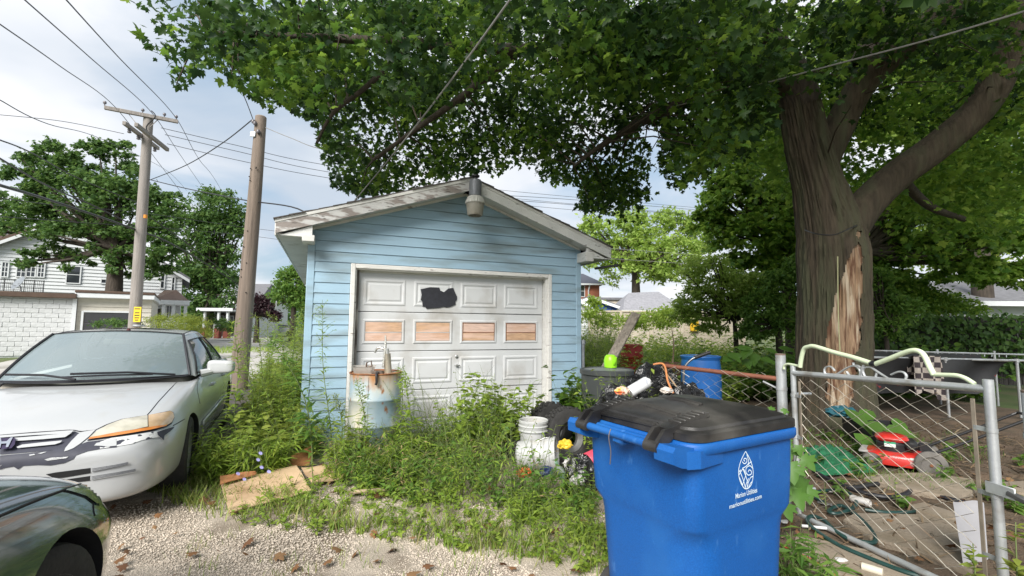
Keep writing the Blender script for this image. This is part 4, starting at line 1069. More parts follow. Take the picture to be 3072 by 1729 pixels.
# woven diamonds: zigzag wires
mb = MB(); dw = .078; n = int((gl - .15) / dw) + 1
for i in range(n + 1):
    x0 = .075 + i * dw
    if x0 > gl - .08: break
    pts = []; k = 0; zz = zt0 + (zt1 - zt0) * x0 / gl - .045; zlow = zb0 + (zb1 - zb0) * x0 / gl + (.02 if i % 3 else .12)
    while zz > zlow:
        xx = x0 + (dw * .5 if (k + i) % 2 else -dw * .5) + random.uniform(-.003, .003); y = .004 if k % 2 else -.004
        pts.append((min(max(xx, .072), gl - .072), y + .012 * math.sin(x0 * 5) * math.sin(zz * 3), zz)); zz -= .044; k += 1
    if len(pts) > 2: mb.tube(pts, .0027, 4)
mb.build('chain_link_mesh', M_wire, gate)['kind'] = 'stuff'
# ornamental crest
for P, r_ in (([(2352, 1108), (2353, 1098), (2362, 1093), (2375, 1094), (2398, 1099)], .010), ([(2400, 1102), (2404, 1075), (2412, 1048), (2425, 1041), (2445, 1040), (2500, 1057), (2560, 1073), (2618, 1092)], .0145),
              ([(2624, 1093), (2670, 1076), (2715, 1058), (2742, 1052), (2762, 1057), (2775, 1072), (2788, 1100), (2802, 1126)], .0135), ([(2800, 1124), (2830, 1125), (2870, 1127), (2895, 1135), (2912, 1145), (2924, 1153)], .012)):
    MB().tube(smoothpath([gp(*p) for p in P], 5), r_ * (1.15 if r_ > .013 else 1), 12).build('crest_tube', M_pale, gate)
MB().tube([gp(2612, 1091), gp(2628, 1092)], .018, 10).build('crest_joint', M_trim, gate)
sc = lambda x, y: (2350 + x * .2414, 1000 + y * .2414)
for P in ([(640, 470), (610, 430), (570, 412), (525, 430), (512, 470), (530, 510), (600, 528), (680, 500), (760, 450), (850, 408), (920, 420), (955, 470), (955, 520), (920, 555), (870, 550), (820, 520), (788, 478)],
          [(1165, 490), (1140, 550), (1080, 575), (1030, 555), (1000, 510), (990, 460), (1020, 425), (1090, 425), (1160, 470), (1300, 560), (1400, 610), (1480, 600), (1530, 545), (1500, 490), (1430, 480), (1340, 515)],
          [(870, 365), (880, 400), (930, 405), (960, 430)], [(1000, 400), (985, 430), (975, 500), (975, 565)]):
    pts = smoothpath([gp(*sc(*p)) for p in P], 4); q = MB()
    for s_ in (0,):
        for i in range(len(pts) - 1): pass
    q.tube(pts, .006, 6); q.v = [(x, y * 1.6, z) for x, y, z in q.v]; q.build('scroll', M_gal, gate)
MB().box((gl - .03, -.03, .66), (gl + .10, -.022, .72), .004).build('latch_plate', M_gal, gate)
MB().beam((gl + .06, -.02, .69), (gl + .17, -.02, .665), .03, .03, ch=.008).build('latch_fork', pm('dark_iron', (.12, .12, .12), .5, .6, var=.3), gate)
MB().tube([(-.0, 0, .96), (-.0, .15, .96)], .012, 8).build('hinge', M_gal, gate)
MB().tube([(-.0, 0, .2), (-.0, .15, .2)], .012, 8).build('hinge', M_gal, gate)
def post(label, x, y, z, r_, cap=True, dome=False):
    t = thing('fence_post', label, 'post', (x, y, 0), group='posts of the chain link fence')
    MB().tube([(0, 0, -.02), (0, 0, z)], r_, 18).build('pole', M_gal, t)
    if dome: MB().lathe([(r_ * 1.12, z - .06), (r_ * 1.12, z), (r_ * .9, z + .03), (r_ * .4, z + .05), (.004, z + .055)], 20).build('cap', M_gal, t)
    else: MB().lathe([(r_ * 1.0, z), (r_ * 1.02, z + .012), (r_ * .7, z + .014)], 18).build('cap', pm('rusty_cap', (.20, .15, .12), .7, .4, var=.3, scale=20), t)
    for zz in (.35, .98):
        MB().lathe([(r_ + .004, zz - .013), (r_ + .004, zz + .013)], 18, cap=False).build('brace_band', M_gal, t)
    return t
post('grey steel gate post between the rusty rail and the gate hinges', 2.33, 3.95, 1.265, .040)
post('thick grey steel latch post right of the gate', 2.57, 2.26, 1.19, .041)
post('grey steel post with domed cap at the right picture edge', 3.13, 2.72, 1.25, .045, dome=True)
fr = thing('chain_link_fence', 'sagging chain link with rusty brown top rail behind the bin', 'fence', (2.33, 3.95, 0), math.atan2(4.75 - 3.95, 1.58 - 2.33))
fl = math.hypot(.75, .80)
MB().tube([(0.03, 0, 1.06), (fl, 0, 1.10)], .021, 10).build('top_rail', pm('rusty_rail', (.20, .075, .045), .7, .2, var=.25, scale=10), fr)
q = MB()
for i in range(int(fl / dw)):
    x0 = .06 + i * dw; pts = []; k = 0; zz = 1.10; 
    while zz > .3 + .1 * math.sin(i):
        sag = .06 * math.sin(i * .9 + zz * 4); pts.append((x0 + (dw * .5 if (k + i) % 2 else -dw * .5) + random.uniform(-.012, .012), sag + (.004 if k % 2 else -.004), zz)); zz -= .045; k += 1
    q.tube(pts, .0021, 4)
q.build('chain_link_mesh', M_wire, fr)['kind'] = 'stuff'
MB().tube([(.04, .0, .98), (.14, .02, 1.03)], .008, 6).build('tie_band', M_gal, fr)

# ================================================================== lawn mower
mo = onz(2690, 1405, 0); mdir = Vector((.80, -.60, 0)).normalized()
mw = thing('lawn_mower', 'red push lawn mower behind the chain link gate', 'lawn mower', (mo.x + .06, mo.y + .05, -.01), math.atan2(mdir.y, mdir.x))
mw.scale = (.88, .88, .88)
M_red = pm('mower_red', (.46, .022, .016), .35, var=.1, scale=6, coat=.3, col2=(.30, .03, .02), thr=.68, mscale=5)
M_gw = pm('dusty_wheel', (.13, .12, .11), .8, var=.25, scale=9)
rings = []
for z_, L_, W_, r_ in ((.07, .60, .50, .12), (.16, .60, .50, .14), (.20, .56, .46, .14), (.215, .44, .38, .14)): rings.append([(x - .02, y, z_) for x, y in rrect(L_, W_, r_)])
loft(rings).build('deck', M_red, mw, angle=50)
for x, r_ in ((-.26, .10), (.28, .15)):
    for s in (-1, 1):
        MB().lathe([(.02, -.028), (r_ * .55, -.02), (r_ * .62, -.035), (r_ * .93, -.03), (r_, -.018), (r_, .018), (r_ * .93, .03), (r_ * .62, .035), (r_ * .55, .02), (.02, .028)], 30, Matrix.Translation((x, s * .285, r_)) @ Matrix.Rotation(R(90), 4, 'X')).build('wheel', M_gw, mw)
        MB().lathe([(.016, -.04), (.016, .04)], 12, Matrix.Translation((x, s * .285, r_)) @ Matrix.Rotation(R(90), 4, 'X')).build('hub', M_rusty, mw)
MB().lathe([(.15, .21), (.155, .30), (.13, .33), (.06, .335)], 26, Matrix.Translation((-.05, 0, 0))).build('engine_shroud', M_blk, mw)
loft([[(x - .05, y, z_) for x, y in rrect(a, b, .09)] for z_, a, b in ((.33, .30, .26), (.36, .33, .29), (.39, .30, .26), (.41, .2, .17))]).build('engine_cover', M_red, mw, angle=50)
MB().box((.06, -.13, .24), (.19, .13, .36), .03).build('engine_block', pm('engine_black', (.025, .025, .026), .5, .4, var=.3, scale=30), mw)
MB().box((-.13, -.165, .27), (-.02, -.152, .33), .003).build('engine_sticker', pm('sticker_white', (.6, .66, .62), .4), mw)
MB().box((-.13, -.168, .312), (-.02, -.154, .332), .002).build('sticker_band', pm('sticker_green', (.03, .3, .15), .4), mw)
MB().lathe([(.035, 0), (.035, .002)], 16, Matrix.Translation((.13, -.252, .125)) @ Matrix.Rotation(R(90), 4, 'X')).build('deck_badge', pm('badge_pale', (.55, .25, .25), .4, var=.4, scale=60), mw)
MB().box((.10, -.254, .165), (.17, -.249, .19), .001).build('deck_sticker', MATS['sticker_white'], mw)
MB().beam((-.34, -.18, .18), (-.30, .12, .19), .10, .03, ch=.01).build('front_lip', pm('worn_grey', (.3, .29, .28), .6), mw)
for s in (-1, 1):
    MB().tube([(.26, s * .22, .24), (.62, s * .22, .46), (1.05, s * .22, .74)], .015, 10).build('handle_tube', M_blk, mw)
    MB().box((.22, s * .22 - .02, .14), (.34, s * .22 + .02, .30), .01).build('handle_bracket', M_blk, mw)
MB().tube([(1.05, -.22, .74), (1.10, -.22, .77), (1.12, 0, .78), (1.10, .22, .77), (1.05, .22, .74)], .015, 10).build('handle_grip', M_blk, mw)
MB().tube([(.25, 0, .16), (.32, 0, .10)], .12, 10).build('rear_guard', M_blk, mw)
# ================================================================== junk around the bin and the garage
def tyre(label, loc, Rm, r0, r1, w, knob=True, name='tyre'):
    t = thing(name, label, 'tyre', loc, group='old tyres dumped by the garage door')
    n = 36; mb = MB(); Mx = Rm.to_4x4()
    MB().lathe([(r1, -w * .38), (r1 * 1.04, -w * .47), (r0 * .82, -w * .52), (r0 * .94, -w * .46), (r0 * .97, -w * .2), (r0 * .97, w * .2), (r0 * .94, w * .46), (r0 * .82, w * .52), (r1 * 1.04, w * .47), (r1, w * .38), (r1 * 1.02, 0), (r1, -w * .38)], n, Mx, cap=False).build('casing', M_tyre, t)
    for i in range(n if knob else 0):
        a = 2 * math.pi * i / n
        for k, zz in enumerate((-.36, 0, .36) if i % 2 else (-.2, .2)):
            B = Matrix.Rotation(a, 4, 'Z') @ Matrix.Translation((r0 * .965, 0, zz * w))
            mb.box((-.01, -r0 * .055, -w * .085), (.022, r0 * .055, w * .085), .006, Mx @ B)
    if knob:
        o = mb.build('tread', M_tyre, t); o['kind'] = 'stuff'
    MB().lathe([(r1 * .98, -w * .3), (r1 * .7, -w * .1), (r1 * .7, w * .1), (r1 * .98, w * .3)], 24, Mx, cap=False).build('rim', pm('dirty_rim', (.10, .10, .10), .6, .3, var=.4, scale=9), t)
    return t
def rot(ax, ang): return Matrix.Rotation(R(ang), 3, ax)
tyre('knobby black tyre leaning on the right side of the garage door', (.46, 5.42, .30), rot('Z', 40) @ rot('X', 82), .30, .15, .20)
tyre('knobby black tyre with hollow rim in front, nearest the bin', (.62, 5.02, .30), rot('Z', 25) @ rot('X', 78), .31, .16, .20)
tyre('smooth black tyre lying flat among weeds below the garage door', (.10, 5.35, .17), rot('X', 8), .30, .17, .20, False)
tyre('knobby black tyre lying low behind the white bucket', (.30, 4.95, .12), rot('X', 12) @ rot('Y', 8), .28, .15, .18)

M_bucket = pm('white_bucket_plastic', (.45, .455, .45), .4, var=.06, scale=6, col2=(.40, .37, .31), thr=.66, mscale=4)
def bucket(label, loc, Rm, sc=1., mat=None, inner=None, bail=True, grp='plastic buckets'):
    t = thing('bucket', label, 'bucket', loc, group=grp); Mx = (Rm.to_4x4() @ Matrix.Scale(sc, 4)); m = mat or M_bucket
    MB().lathe([(.01, 0), (.125, 0), (.132, .01), (.142, .25), (.152, .255), (.152, .27), (.146, .275), (.154, .30), (.156, .315), (.147, .32), (.157, .345), (.158, .365), (.150, .37), (.140, .36), (.128, .02), (.01, .02)], 32, Mx, cap=False).build('pail', m, t)
    for z_ in (.262, .31, .35): MB().tube([Mx @ Vector((.156 * math.cos(a), .156 * math.sin(a), z_)) for a in [i * 2 * math.pi / 32 for i in range(32)]], .004 * sc, 5, closed=True).build('hoop', m, t)
    if inner: MB().lathe([(.01, .30), (.138, .30)], 24, Mx, cap=False).build('contents', inner, t)
    if bail: MB().tube([Mx @ Vector((.162 * math.cos(a), -.02 - .05 * math.sin(a), .30 - .17 * math.sin(a))) for a in [math.pi * i / 16 for i in range(17)]], .003, 5).build('bail', M_steel, t)
    return t
bucket('white plastic bucket standing upright, full of muddy water', (.24, 4.90, .14), rot('X', 0), 1., inner=pm('muddy_water', (.16, .11, .05), .1))
bucket('white plastic bucket lying on its side below the upright bucket', (.08, 4.66, .20), rot('Z', -12) @ rot('Y', 84), 1.05)
bucket('small pink red toy pail lying against the bin', (.70, 4.25, .26), rot('Z', 30) @ rot('Y', 80), .62, pm('pink_plastic', (.55, .06, .10), .4, var=.1), bail=False)

# crumpled bin bags: noisy blobs with sharp folds
from mathutils import noise as mnoise
def blob(label, loc, sx, sy, sz, mat, name='rubbish_bag', cat='bag', amp=.28, freq=3., seed=0., sub=4, grp=None, group_ok=True):
    bm = bmesh.new(); bmesh.ops.create_icosphere(bm, subdivisions=sub, radius=1.)
    for v in bm.verts:
        n = v.co.normalized(); p = n * freq + Vector((seed, seed * 2, seed * 3))
        d = 1 - amp * abs(mnoise.noise(p)) * 1.6 - amp * .6 * abs(mnoise.noise(p * 2.3)) + amp * .3 * mnoise.noise(p * 5)
        v.co = Vector((n.x * sx * d, n.y * sy * d, max(n.z, -.75) * sz * d))
    me = bpy.data.meshes.new(name); bm.to_mesh(me); bm.free(); me.materials.append(mat)
    o = bpy.data.objects.new(name, me); C.objects.link(o); o.location = loc
    me.polygons.foreach_set('use_smooth', [True] * len(me.polygons)); me.set_sharp_from_angle(angle=R(35))
    return tag(o, label, cat, grp)
M_bag = pm('black_bag_film', (.010, .010, .011), .22, var=.3, bump=.9, bscale=22, spec=.6)
blob('black crumpled rubbish bag heaped highest behind the bin', (1.55, 4.95, .72), .34, .30, .42, M_bag, seed=1.3, grp='black rubbish bags')
blob('black rubbish bag under the white bottle, left of the highest bag', (1.18, 4.75, .58), .36, .30, .36, M_bag, seed=4.1, grp='black rubbish bags')
blob('black rubbish bag slumped on the right, by the end of the rusty rail', (1.78, 4.65, .55), .26, .26, .42, M_bag, seed=7.7, grp='black rubbish bags')
blob('small torn black bag on the ground left of the bin', (.62, 4.12, .16), .17, .16, .22, M_bag, seed=9.1, grp='black rubbish bags')
# grey round tote behind, lime can on it
tt = thing('grey_barrel', 'wide grey plastic barrel standing among weeds at the garage corner', 'barrel', (1.20, 5.75, 0))
MB().lathe([(.27, 0), (.29, .02), (.315, .90), (.335, .91), (.335, .96), (.31, .97), (.29, .95), (.28, .1)], 36, cap=False).build('shell', pm('grey_dull_plastic', (.05, .055, .055), .5, var=.2, scale=5), tt)
MB().lathe([(.31, .955), (.2, .97), (.01, .975)], 36).build('lid', pm('grey_lid', (.15, .16, .155), .5, var=.2, scale=5), tt)
lc_ = thing('lime_can', 'lime green plastic watering can beside the red drum', 'watering can', (1.27, 5.85, .97), 1.9)
lc_.scale = (.85, .85, .95)
M_lime = pm('lime_plastic', (.30, .72, .02), .35, var=.08)
MB().lathe([(.06, 0), (.095, .01), (.10, .10), (.085, .15), (.06, .175), (.02, .18)], 26).build('body', M_lime, lc_)
MB().tube(smoothpath([(.09, 0, .03), (.14, 0, .05), (.15, 0, .12), (.08, 0, .15)], 5), .013, 10).build('handle', M_lime, lc_)
MB().tube(smoothpath([(-.085, 0, .05), (-.13, 0, .09), (-.16, 0, .15)], 4), [.02 - .0009 * i for i in range(9)], 10).build('spout', M_lime, lc_)
# red drum, blue barrel, flower pot
M_redd = pm('red_drum_paint', (.42, .022, .02), .45, var=.15, scale=4, col2=(.20, .05, .03), thr=.62, mscale=4, bump=.05)
rd = thing('red_drum', 'red steel drum standing in tall weeds behind the junk', 'drum', (3.08, 11.7, .14)); drum(rd, .29, .90, M_redd, M_redd)
bbl = thing('blue_barrel', 'blue plastic barrel standing behind the rusty rail', 'barrel', (2.90, 7.0, .15))
M_bb = pm('blue_barrel_plastic', (.015, .12, .40), .4, var=.12, scale=4, col2=(.03, .20, .48), thr=.6, soft=.2, mscale=2)
MB().lathe([(.25, 0), (.27, .03), (.285, .2), (.29, .5), (.285, .75), (.272, .86), (.285, .875), (.288, .90), (.28, .91)], 40).build('shell', M_bb, bbl)
MB().tube([(.283 * math.cos(a), .283 * math.sin(a), .905) for a in [i * 2 * math.pi / 40 for i in range(40)]], .012, 8, closed=True).build('rim', M_bb, bbl)
MB().lathe([(.04, .90), (.04, .93), (.03, .935)], 16, Matrix.Translation((-.08, -.1, 0))).build('bung', pm('pale_bung', (.4, .45, .5), .5), bbl)
fp = thing('flower_pot', 'brown plastic flower pot with a withered stalk behind the blue barrel', 'flower pot', (3.05, 8.7, .45))
MB().lathe([(.17, 0), (.24, .30), (.26, .31), (.26, .36), (.24, .37), (.22, .33)], 28).build('pot', pm('brown_pot', (.13, .06, .045), .6, var=.2), fp)
MB().tube(smoothpath([(.02, 0, .33), (.05, 0, .7), (.03, .02, 1.0)], 5), [.018, .017, .016, .015, .014, .013, .012, .010, .009, .008, .006], 6).build('stalk', pm('dead_stalk', (.30, .22, .15), .8), fp)
MB().lathe([(.30, -.44), (.30, 0)], 16).build('stand', M_blk, fp)
hbk = thing('bicycle', 'bicycle handlebar with black grip sticking out of the junk', 'bicycle', (2.30, 6.0, 0))
MB().tube(smoothpath([(-.05, .02, .55), (-.04, .0, .85), (-.02, 0, .98), (.08, -.02, 1.09), (.22, -.03, 1.14)], 6), .016, 10).build('handlebar', pm('grey_chrome', (.25, .26, .28), .35, .8), hbk)
MB().tube([(.10, -.022, 1.10), (.30, -.035, 1.175)], .024, 12).build('grip', M_blk, hbk)
MB().tube(smoothpath([(-.02, 0, 1.0), (-.10, -.02, .96), (-.16, -.03, .90)], 4), .008, 8).build('brake_lever', M_blk, hbk)
MB().tube([(-.05, .02, 0), (-.05, .02, .6)], .02, 10).build('stem', M_blk, hbk)
pk = thing('leaning_plank', 'weathered grey plank leaning up at an angle above the lime can', 'plank', (.72, 6.05, 0))
M_oldw = pm('weathered_wood', (.23, .20, .165), .9, var=.3, scale=9, stretch=(3, 3, .3), bump=.5, bscale=40, col2=(.12, .10, .08), thr=.62, mscale=12)
MB().beam((0, 0, 0), (1.17, .82, 1.70), .145, .035, up=(-.5, -.75, .4), ch=.004).build('board', M_oldw, pk)
# bottle, wrappers, hoses
bo = thing('white_bottle', 'white printed plastic bottle lying on the junk behind the bin lid', 'bottle', at(1918, 1160, 4.25), R(10))
Mx = Matrix.Rotation(R(62), 4, 'Y')
MB().lathe([(.01, -.11), (.05, -.108), (.053, -.09), (.053, .085), (.045, .10), (.035, .105), (.01, .103)], 24, Mx).build('body', pm('printed_white', (.60, .61, .62), .3, var=.05, col2=(.40, .41, .45), thr=.62, soft=.02, mscale=26, mstretch=(1, 1, .4)), bo)
MB().lathe([(.022, .103), (.024, .118), (.02, .12)], 16, Mx).build('cap', pm('pale_grey_cap', (.5, .5, .5), .4), bo)
blob('crumpled orange and white food wrapper on the junk behind the bin', at(1866, 1174, 4.15), .075, .06, .05, pm('wrapper', (.6, .45, .35), .4, var=.3, scale=20, col2=(.60, .12, .04), thr=.55, soft=.02, mscale=20, mix3=((.62, .48, .10), .62, 16, (1, 1, 1))), 'food_wrapper', 'wrapper', .4, 4., 2., 3)
blob('pale crumpled paper on the junk right of the food wrapper', at(2000, 1172, 4.2), .07, .05, .035, pm('paper_pale', (.55, .50, .45), .7, var=.15), 'crumpled_paper', 'paper', .4, 4., 5., 3)
oh = thing('orange_hose', 'thin orange hose looping over the black rubbish bags', 'hose', (0, 0, 0))
MB().tube(smoothpath([at(1960, 1094, 4.8), at(1985, 1091, 4.75), at(1996, 1104, 4.7), at(2003, 1143, 4.6), at(2020, 1180, 4.5)], 6), .010, 8).build('tube', pm('orange_rubber', (.55, .22, .08), .5, var=.15), oh)
o2 = thing('tan_twine', 'thin tan twine hanging beside the orange hose', 'twine', (0, 0, 0))
MB().tube(smoothpath([at(1985, 1100, 4.78), at(2010, 1135, 4.7), at(2045, 1180, 4.55)], 6), .006, 6).build('strand', pm('tan_cord', (.40, .27, .15), .7), o2)
for i, (px_, py_, Y_, l, c) in enumerate([(1695, 1335, 4.35, 'small yellow plastic scrap beside the pink pail', (.62, .42, .03)), (1572, 1418, 4.3, 'orange plastic scrap in weeds below the lying bucket', (.65, .12, .03)), (1712, 1392, 4.2, 'white crumpled rag left of the bin', (.55, .53, .52)), (1735, 1440, 4.0, 'grey crushed foil tray in weeds at the bin foot', (.40, .39, .38)), (1640, 1415, 4.25, 'dark blue cloth scrap in weeds below the lying bucket', (.02, .035, .10))]):
    p = at(px_, py_, Y_); blob(l, (p.x, p.y, max(p.z, .05)), .08, .06, .06, pm('scrap%d' % i, c, .5, var=.2, scale=12), 'plastic_scrap', 'scrap', .4, 3.5, i * 3.3, 3)
gb = thing('drink_bottle', 'small clear green drink bottle in weeds left of the bin', 'bottle', at(1683, 1418, 4.1), .4)
Mx = Matrix.Rotation(R(-28), 4, 'Y')
MB().lathe([(.01, -.10), (.032, -.098), (.034, .03), (.015, .075), (.014, .09)], 18, Mx).build('body', pm('clear_plastic', (.45, .50, .47), .15, alpha=.6), gb)
MB().lathe([(.035, -.05), (.035, 0)], 18, Mx, cap=False).build('label', pm('label_green', (.20, .35, .25), .5), gb); MB().lathe([(.016, .088), (.016, .105)], 12, Mx).build('cap', pm('label_green', (.2, .35, .25)), gb)

# cardboard and boards on the ground
M_card = pm('cardboard', (.52, .365, .225), .85, var=.12, scale=3, bump=.15, bscale=30, col2=(.33, .20, .11), thr=.64, mscale=3)
cd = lambda x, y: (600 + x * .5027, 1000 + y * .5027)
def panel(label, pts, th, name, mat, cat, curl=0., par=None):
    """flat sheet of stock through world points, th thick, folded where points rise"""
    o = bpy.data.objects.new(name, None) if False else None
    c = sum((Vector(p) for p in pts), Vector()) / len(pts); nrm = Vector()
    for i in range(len(pts)): nrm += (Vector(pts[i]) - c).cross(Vector(pts[(i + 1) % len(pts)]) - c)
    nrm.normalize(); k = len(pts)
    mb = MB(); mb.v = [tuple(Vector(p) - c) for p in pts] + [tuple(Vector(p) - c + nrm * th) for p in pts]
    mb.f = [tuple(range(k))[::-1], tuple(range(k, 2 * k))] + [(i, (i + 1) % k, k + (i + 1) % k, k + i) for i in range(k)]
    o = mb.build(name, mat, par, smooth=False)
    if par is None: o.location = c; tag(o, label, cat)
    return o
def bent_sheet(label, c4, th, name, mat, cat, wave=.02):
    """four corners (world), bowed sheet with thickness"""
    a, b, c, d = [Vector(p) for p in c4]
    def f(u, v):
        p = a.lerp(b, u).lerp(d.lerp(c, u), v); p.z += wave * math.sin(u * 5.1 + 1) * math.sin(v * 3.3 + .6) + wave * .5 * math.sin(v * 8 + u * 3); return p
    mb = MB().surf(f, 14, 10); ctr = f(.5, .5); n0 = len(mb.v)
    mb2 = MB(); mb2.v = [tuple(Vector(p) - ctr) for p in mb.v] + [tuple(Vector(p) - ctr - Vector((0, 0, th))) for p in mb.v]
    mb2.f = mb.f + [tuple(i + n0 for i in q[::-1]) for q in mb.f]
    nu, nv = 15, 11
    ed = [i * nv for i in range(nu)] + [(nu - 1) * nv + j for j in range(1, nv)] + [i * nv + nv - 1 for i in range(nu - 2, -1, -1)] + [j for j in range(nv - 2, 0, -1)]
    for i in range(len(ed)): p, q = ed[i], ed[(i + 1) % len(ed)]; mb2.f.append((p, q, q + n0, p + n0))
    o = mb2.build(name, mat, None); o.location = ctr; return tag(o, label, cat)
bent_sheet('large tan cardboard sheet lying on the gravel beside the blue flowers', [onz(*cd(172, 1075), .035), onz(*cd(665, 935), .06), onz(*cd(575, 785), .10), onz(*cd(125, 900), .07)], .008, 'cardboard_sheet', M_card, 'cardboard', .012)
bent_sheet('tan cardboard flap lying right of the large sheet', [onz(*cd(665, 905), .045), onz(*cd(850, 865), .05), onz(*cd(820, 785), .08), onz(*cd(605, 800), .10)], .007, 'cardboard_flap', M_card, 'cardboard', .02)
bent_sheet('reddish brown cardboard box side standing in weeds behind the large sheet', [onz(*cd(530, 795), .06), onz(*cd(650, 785), .05), onz(*cd(650, 785), .05) + Vector((.03, .06, .19)), onz(*cd(530, 795), .06) + Vector((0, .05, .10))], .007, 'cardboard_box_side', pm('cardboard_red', (.34, .15, .06), .85, var=.15), 'cardboard', .01)
bent_sheet('reddish cardboard strip at the left edge of the large sheet', [onz(*cd(120, 905), .09), onz(*cd(340, 835), .12), onz(*cd(330, 820), .15), onz(*cd(120, 850), .12)], .007, 'cardboard_strip', pm('cardboard_red', (.34, .15, .06), .85), 'cardboard', .01)
for x0, x1, l in ((742, 812, 'left of two weathered boards propped below the steel drum'), (818, 925, 'right of two weathered boards propped below the steel drum')):
    a, b = onz(*cd(x0, 785), .05), onz(*cd(x1, 785), .05); c, d = onz(*cd(x0 - 4, 655), .26), onz(*cd(x1 - 4, 655), .26)
    sf = Vector((0, .0, 0)); bent_sheet(l, [a, b, d, c], .028, 'propped_board', M_oldw, 'board', .004)
st = thing('wooden_stick', 'long pale wooden stick lying in weeds right of the cardboard', 'stick', (0, 0, 0))
MB().tube([onz(*cd(880, 950), .05), onz(*cd(1050, 938), .06), onz(*cd(1240, 930), .05)], .016, 8).build('stick', pm('pale_stick', (.38, .29, .19), .85, var=.2), st)

# ================================================================== yard clutter behind the gate
M_slab = pm('old_slab', (.25, .205, .155), .9, var=.2, scale=3, bump=.4, bscale=50, col2=(.20, .16, .11), thr=.6, mscale=3)
yc = lambda x, y: (2200 + x * .5718, 900 + y * .5718)
def slab(label, P, h=.05):
    pts = [onz(*yc(*p), h) for p in P]; c = sum(pts, Vector()) / len(pts)
    mb = MB(); k = len(pts); top = [tuple(p - c) for p in pts]; mb.v = top + [(x * 1.02, y * 1.02, -h - .04) for x, y, _ in top] ; 
    mid = [(x * 1.015, y * 1.015, z - .015) for x, y, z in top]; mb.v = top + mid + [(x * 1.02, y * 1.02, -h - .04) for x, y, _ in top]
    mb.f = [tuple(range(k))] + [(i, k + i, k + (i + 1) % k, (i + 1) % k) for i in range(k)] + [(k + i, 2 * k + i, 2 * k + (i + 1) % k, k + (i + 1) % k) for i in range(k)]
    nv = Vector(mb.v[1]) - Vector(mb.v[0]); 
    o = mb.build('concrete_slab', M_slab, None, smooth=False); bm = bmesh.new(); bm.from_mesh(o.data); bmesh.ops.recalc_face_normals(bm, faces=bm.faces); bm.to_mesh(o.data); bm.free()
    o.location = c; return tag(o, label, 'slab', 'concrete slabs in the yard')
slab('large tan concrete slab just behind the lower half of the gate', [(580, 1150), (640, 1118), (1215, 1130), (1290, 1300), (1240, 1420), (880, 1290), (720, 1240)], .035)
slab('tan concrete slab in front of the big mower wheel', [(690, 930), (760, 915), (1010, 905), (1255, 940), (1275, 985), (1180, 1040), (900, 985)], .05)
slab('narrow broken slab between the hose and the large slab', [(930, 1075), (1000, 1062), (1180, 1120), (1215, 1140), (1110, 1142), (960, 1100)], .05)
slab('tan slab in the lower right corner beyond the bin', [(330, 1240), (420, 1250), (700, 1310), (900, 1400), (960, 1450), (640, 1450), (400, 1400), (300, 1330)], .02)
slab('flat brown slab right of the gate latch', [(1320, 960), (1525, 950), (1525, 1010), (1330, 1010)], .03)
def cable(label, P, r_, mat, name, cat, z=.02, n=8):
    t = thing(name, label, cat, (0, 0, 0)); MB().tube(smoothpath([onz(*yc(*p[:2]), z + (p[2] if len(p) > 2 else 0)) for p in P], 8), r_, n).build('length', mat, t); return t
M_hose = pm('green_hose', (.012, .045, .04), .4, var=.2, scale=10)
hs = cable('dark green garden hose looping under the gate', [(980, 1450), (880, 1420), (700, 1350), (560, 1290), (460, 1230), (400, 1180), (388, 1150), (420, 1135), (480, 1160), (520, 1200), (600, 1250), (720, 1275), (745, 1250), (700, 1180), (620, 1110), (560, 1080), (500, 1110), (560, 1120), (640, 1080), (630, 1030), (560, 1000), (450, 1005), (425, 1030), (470, 1060)], .0145, M_hose, 'garden_hose', 'hose', .03)
cable('dark hose snaking between the concrete slabs', [(420, 900), (540, 960), (640, 1000), (800, 1035), (900, 1020), (960, 990), (1080, 1030), (1240, 1070)], .02, M_trim, 'soaker_hose', 'hose', .03)
cable('dark hose stretched in front of the large slab', [(690, 1100), (800, 1115), (930, 1112), (1010, 1090)], .014, M_hose, 'short_hose', 'hose', .03)
cable('black flat strap lying across the dirt below the green net', [(520, 950), (620, 985), (760, 965), (900, 975), (1000, 1005)], .022, M_blk, 'black_strap', 'strap', .02)
cable('bright red orange cord running across the slab by the bin', [(195, 1255), (300, 1310), (420, 1370), (540, 1450)], .008, pm('red_cord', (.42, .08, .04), .6), 'red_extension_cable', 'cable', .015, 6)
hm = bpy.data.objects.new('x', None); bpy.data.objects.remove(hm)
MB().tube([onz(*yc(675, 1398), .03), onz(*yc(785, 1432), .03)], .024, 12).build('mender', pm('ivory_plastic', (.58, .54, .44), .5), hs, label='ivory plastic hose mender')
pv = thing('white_pipe', 'short white plastic pipe lying on the dirt beside the hose', 'pipe', (0, 0, 0)); MB().tube([onz(*yc(358, 1185), .02), onz(*yc(500, 1200), .02)], .011, 10).build('pipe', pm('white_pvc', (.62, .62, .62), .4), pv)
pv = thing('grey_trowel', 'grey metal trowel blade on the dirt behind the gate', 'tool', (0, 0, 0)); MB().beam(onz(*yc(440, 1060), .02), onz(*yc(520, 1075), .02), .05, .01, ch=.004).build('blade', pm('dull_blade', (.22, .21, .21), .5, .5), pv)
ca = thing('drink_can', 'white crushed drink can lying on the dirt behind the gate', 'can', onz(*yc(668, 1055), .035), R(-62))
Mx = Matrix.Rotation(R(90), 4, 'Y'); MB().lathe([(.008, -.075), (.026, -.073), (.033, -.06), (.031, -.02), (.034, .05), (.028, .07), (.027, .06), (.008, .058)], 20, Mx).build('can', pm('can_white', (.55, .53, .51), .4, .2, var=.15, scale=25), ca)
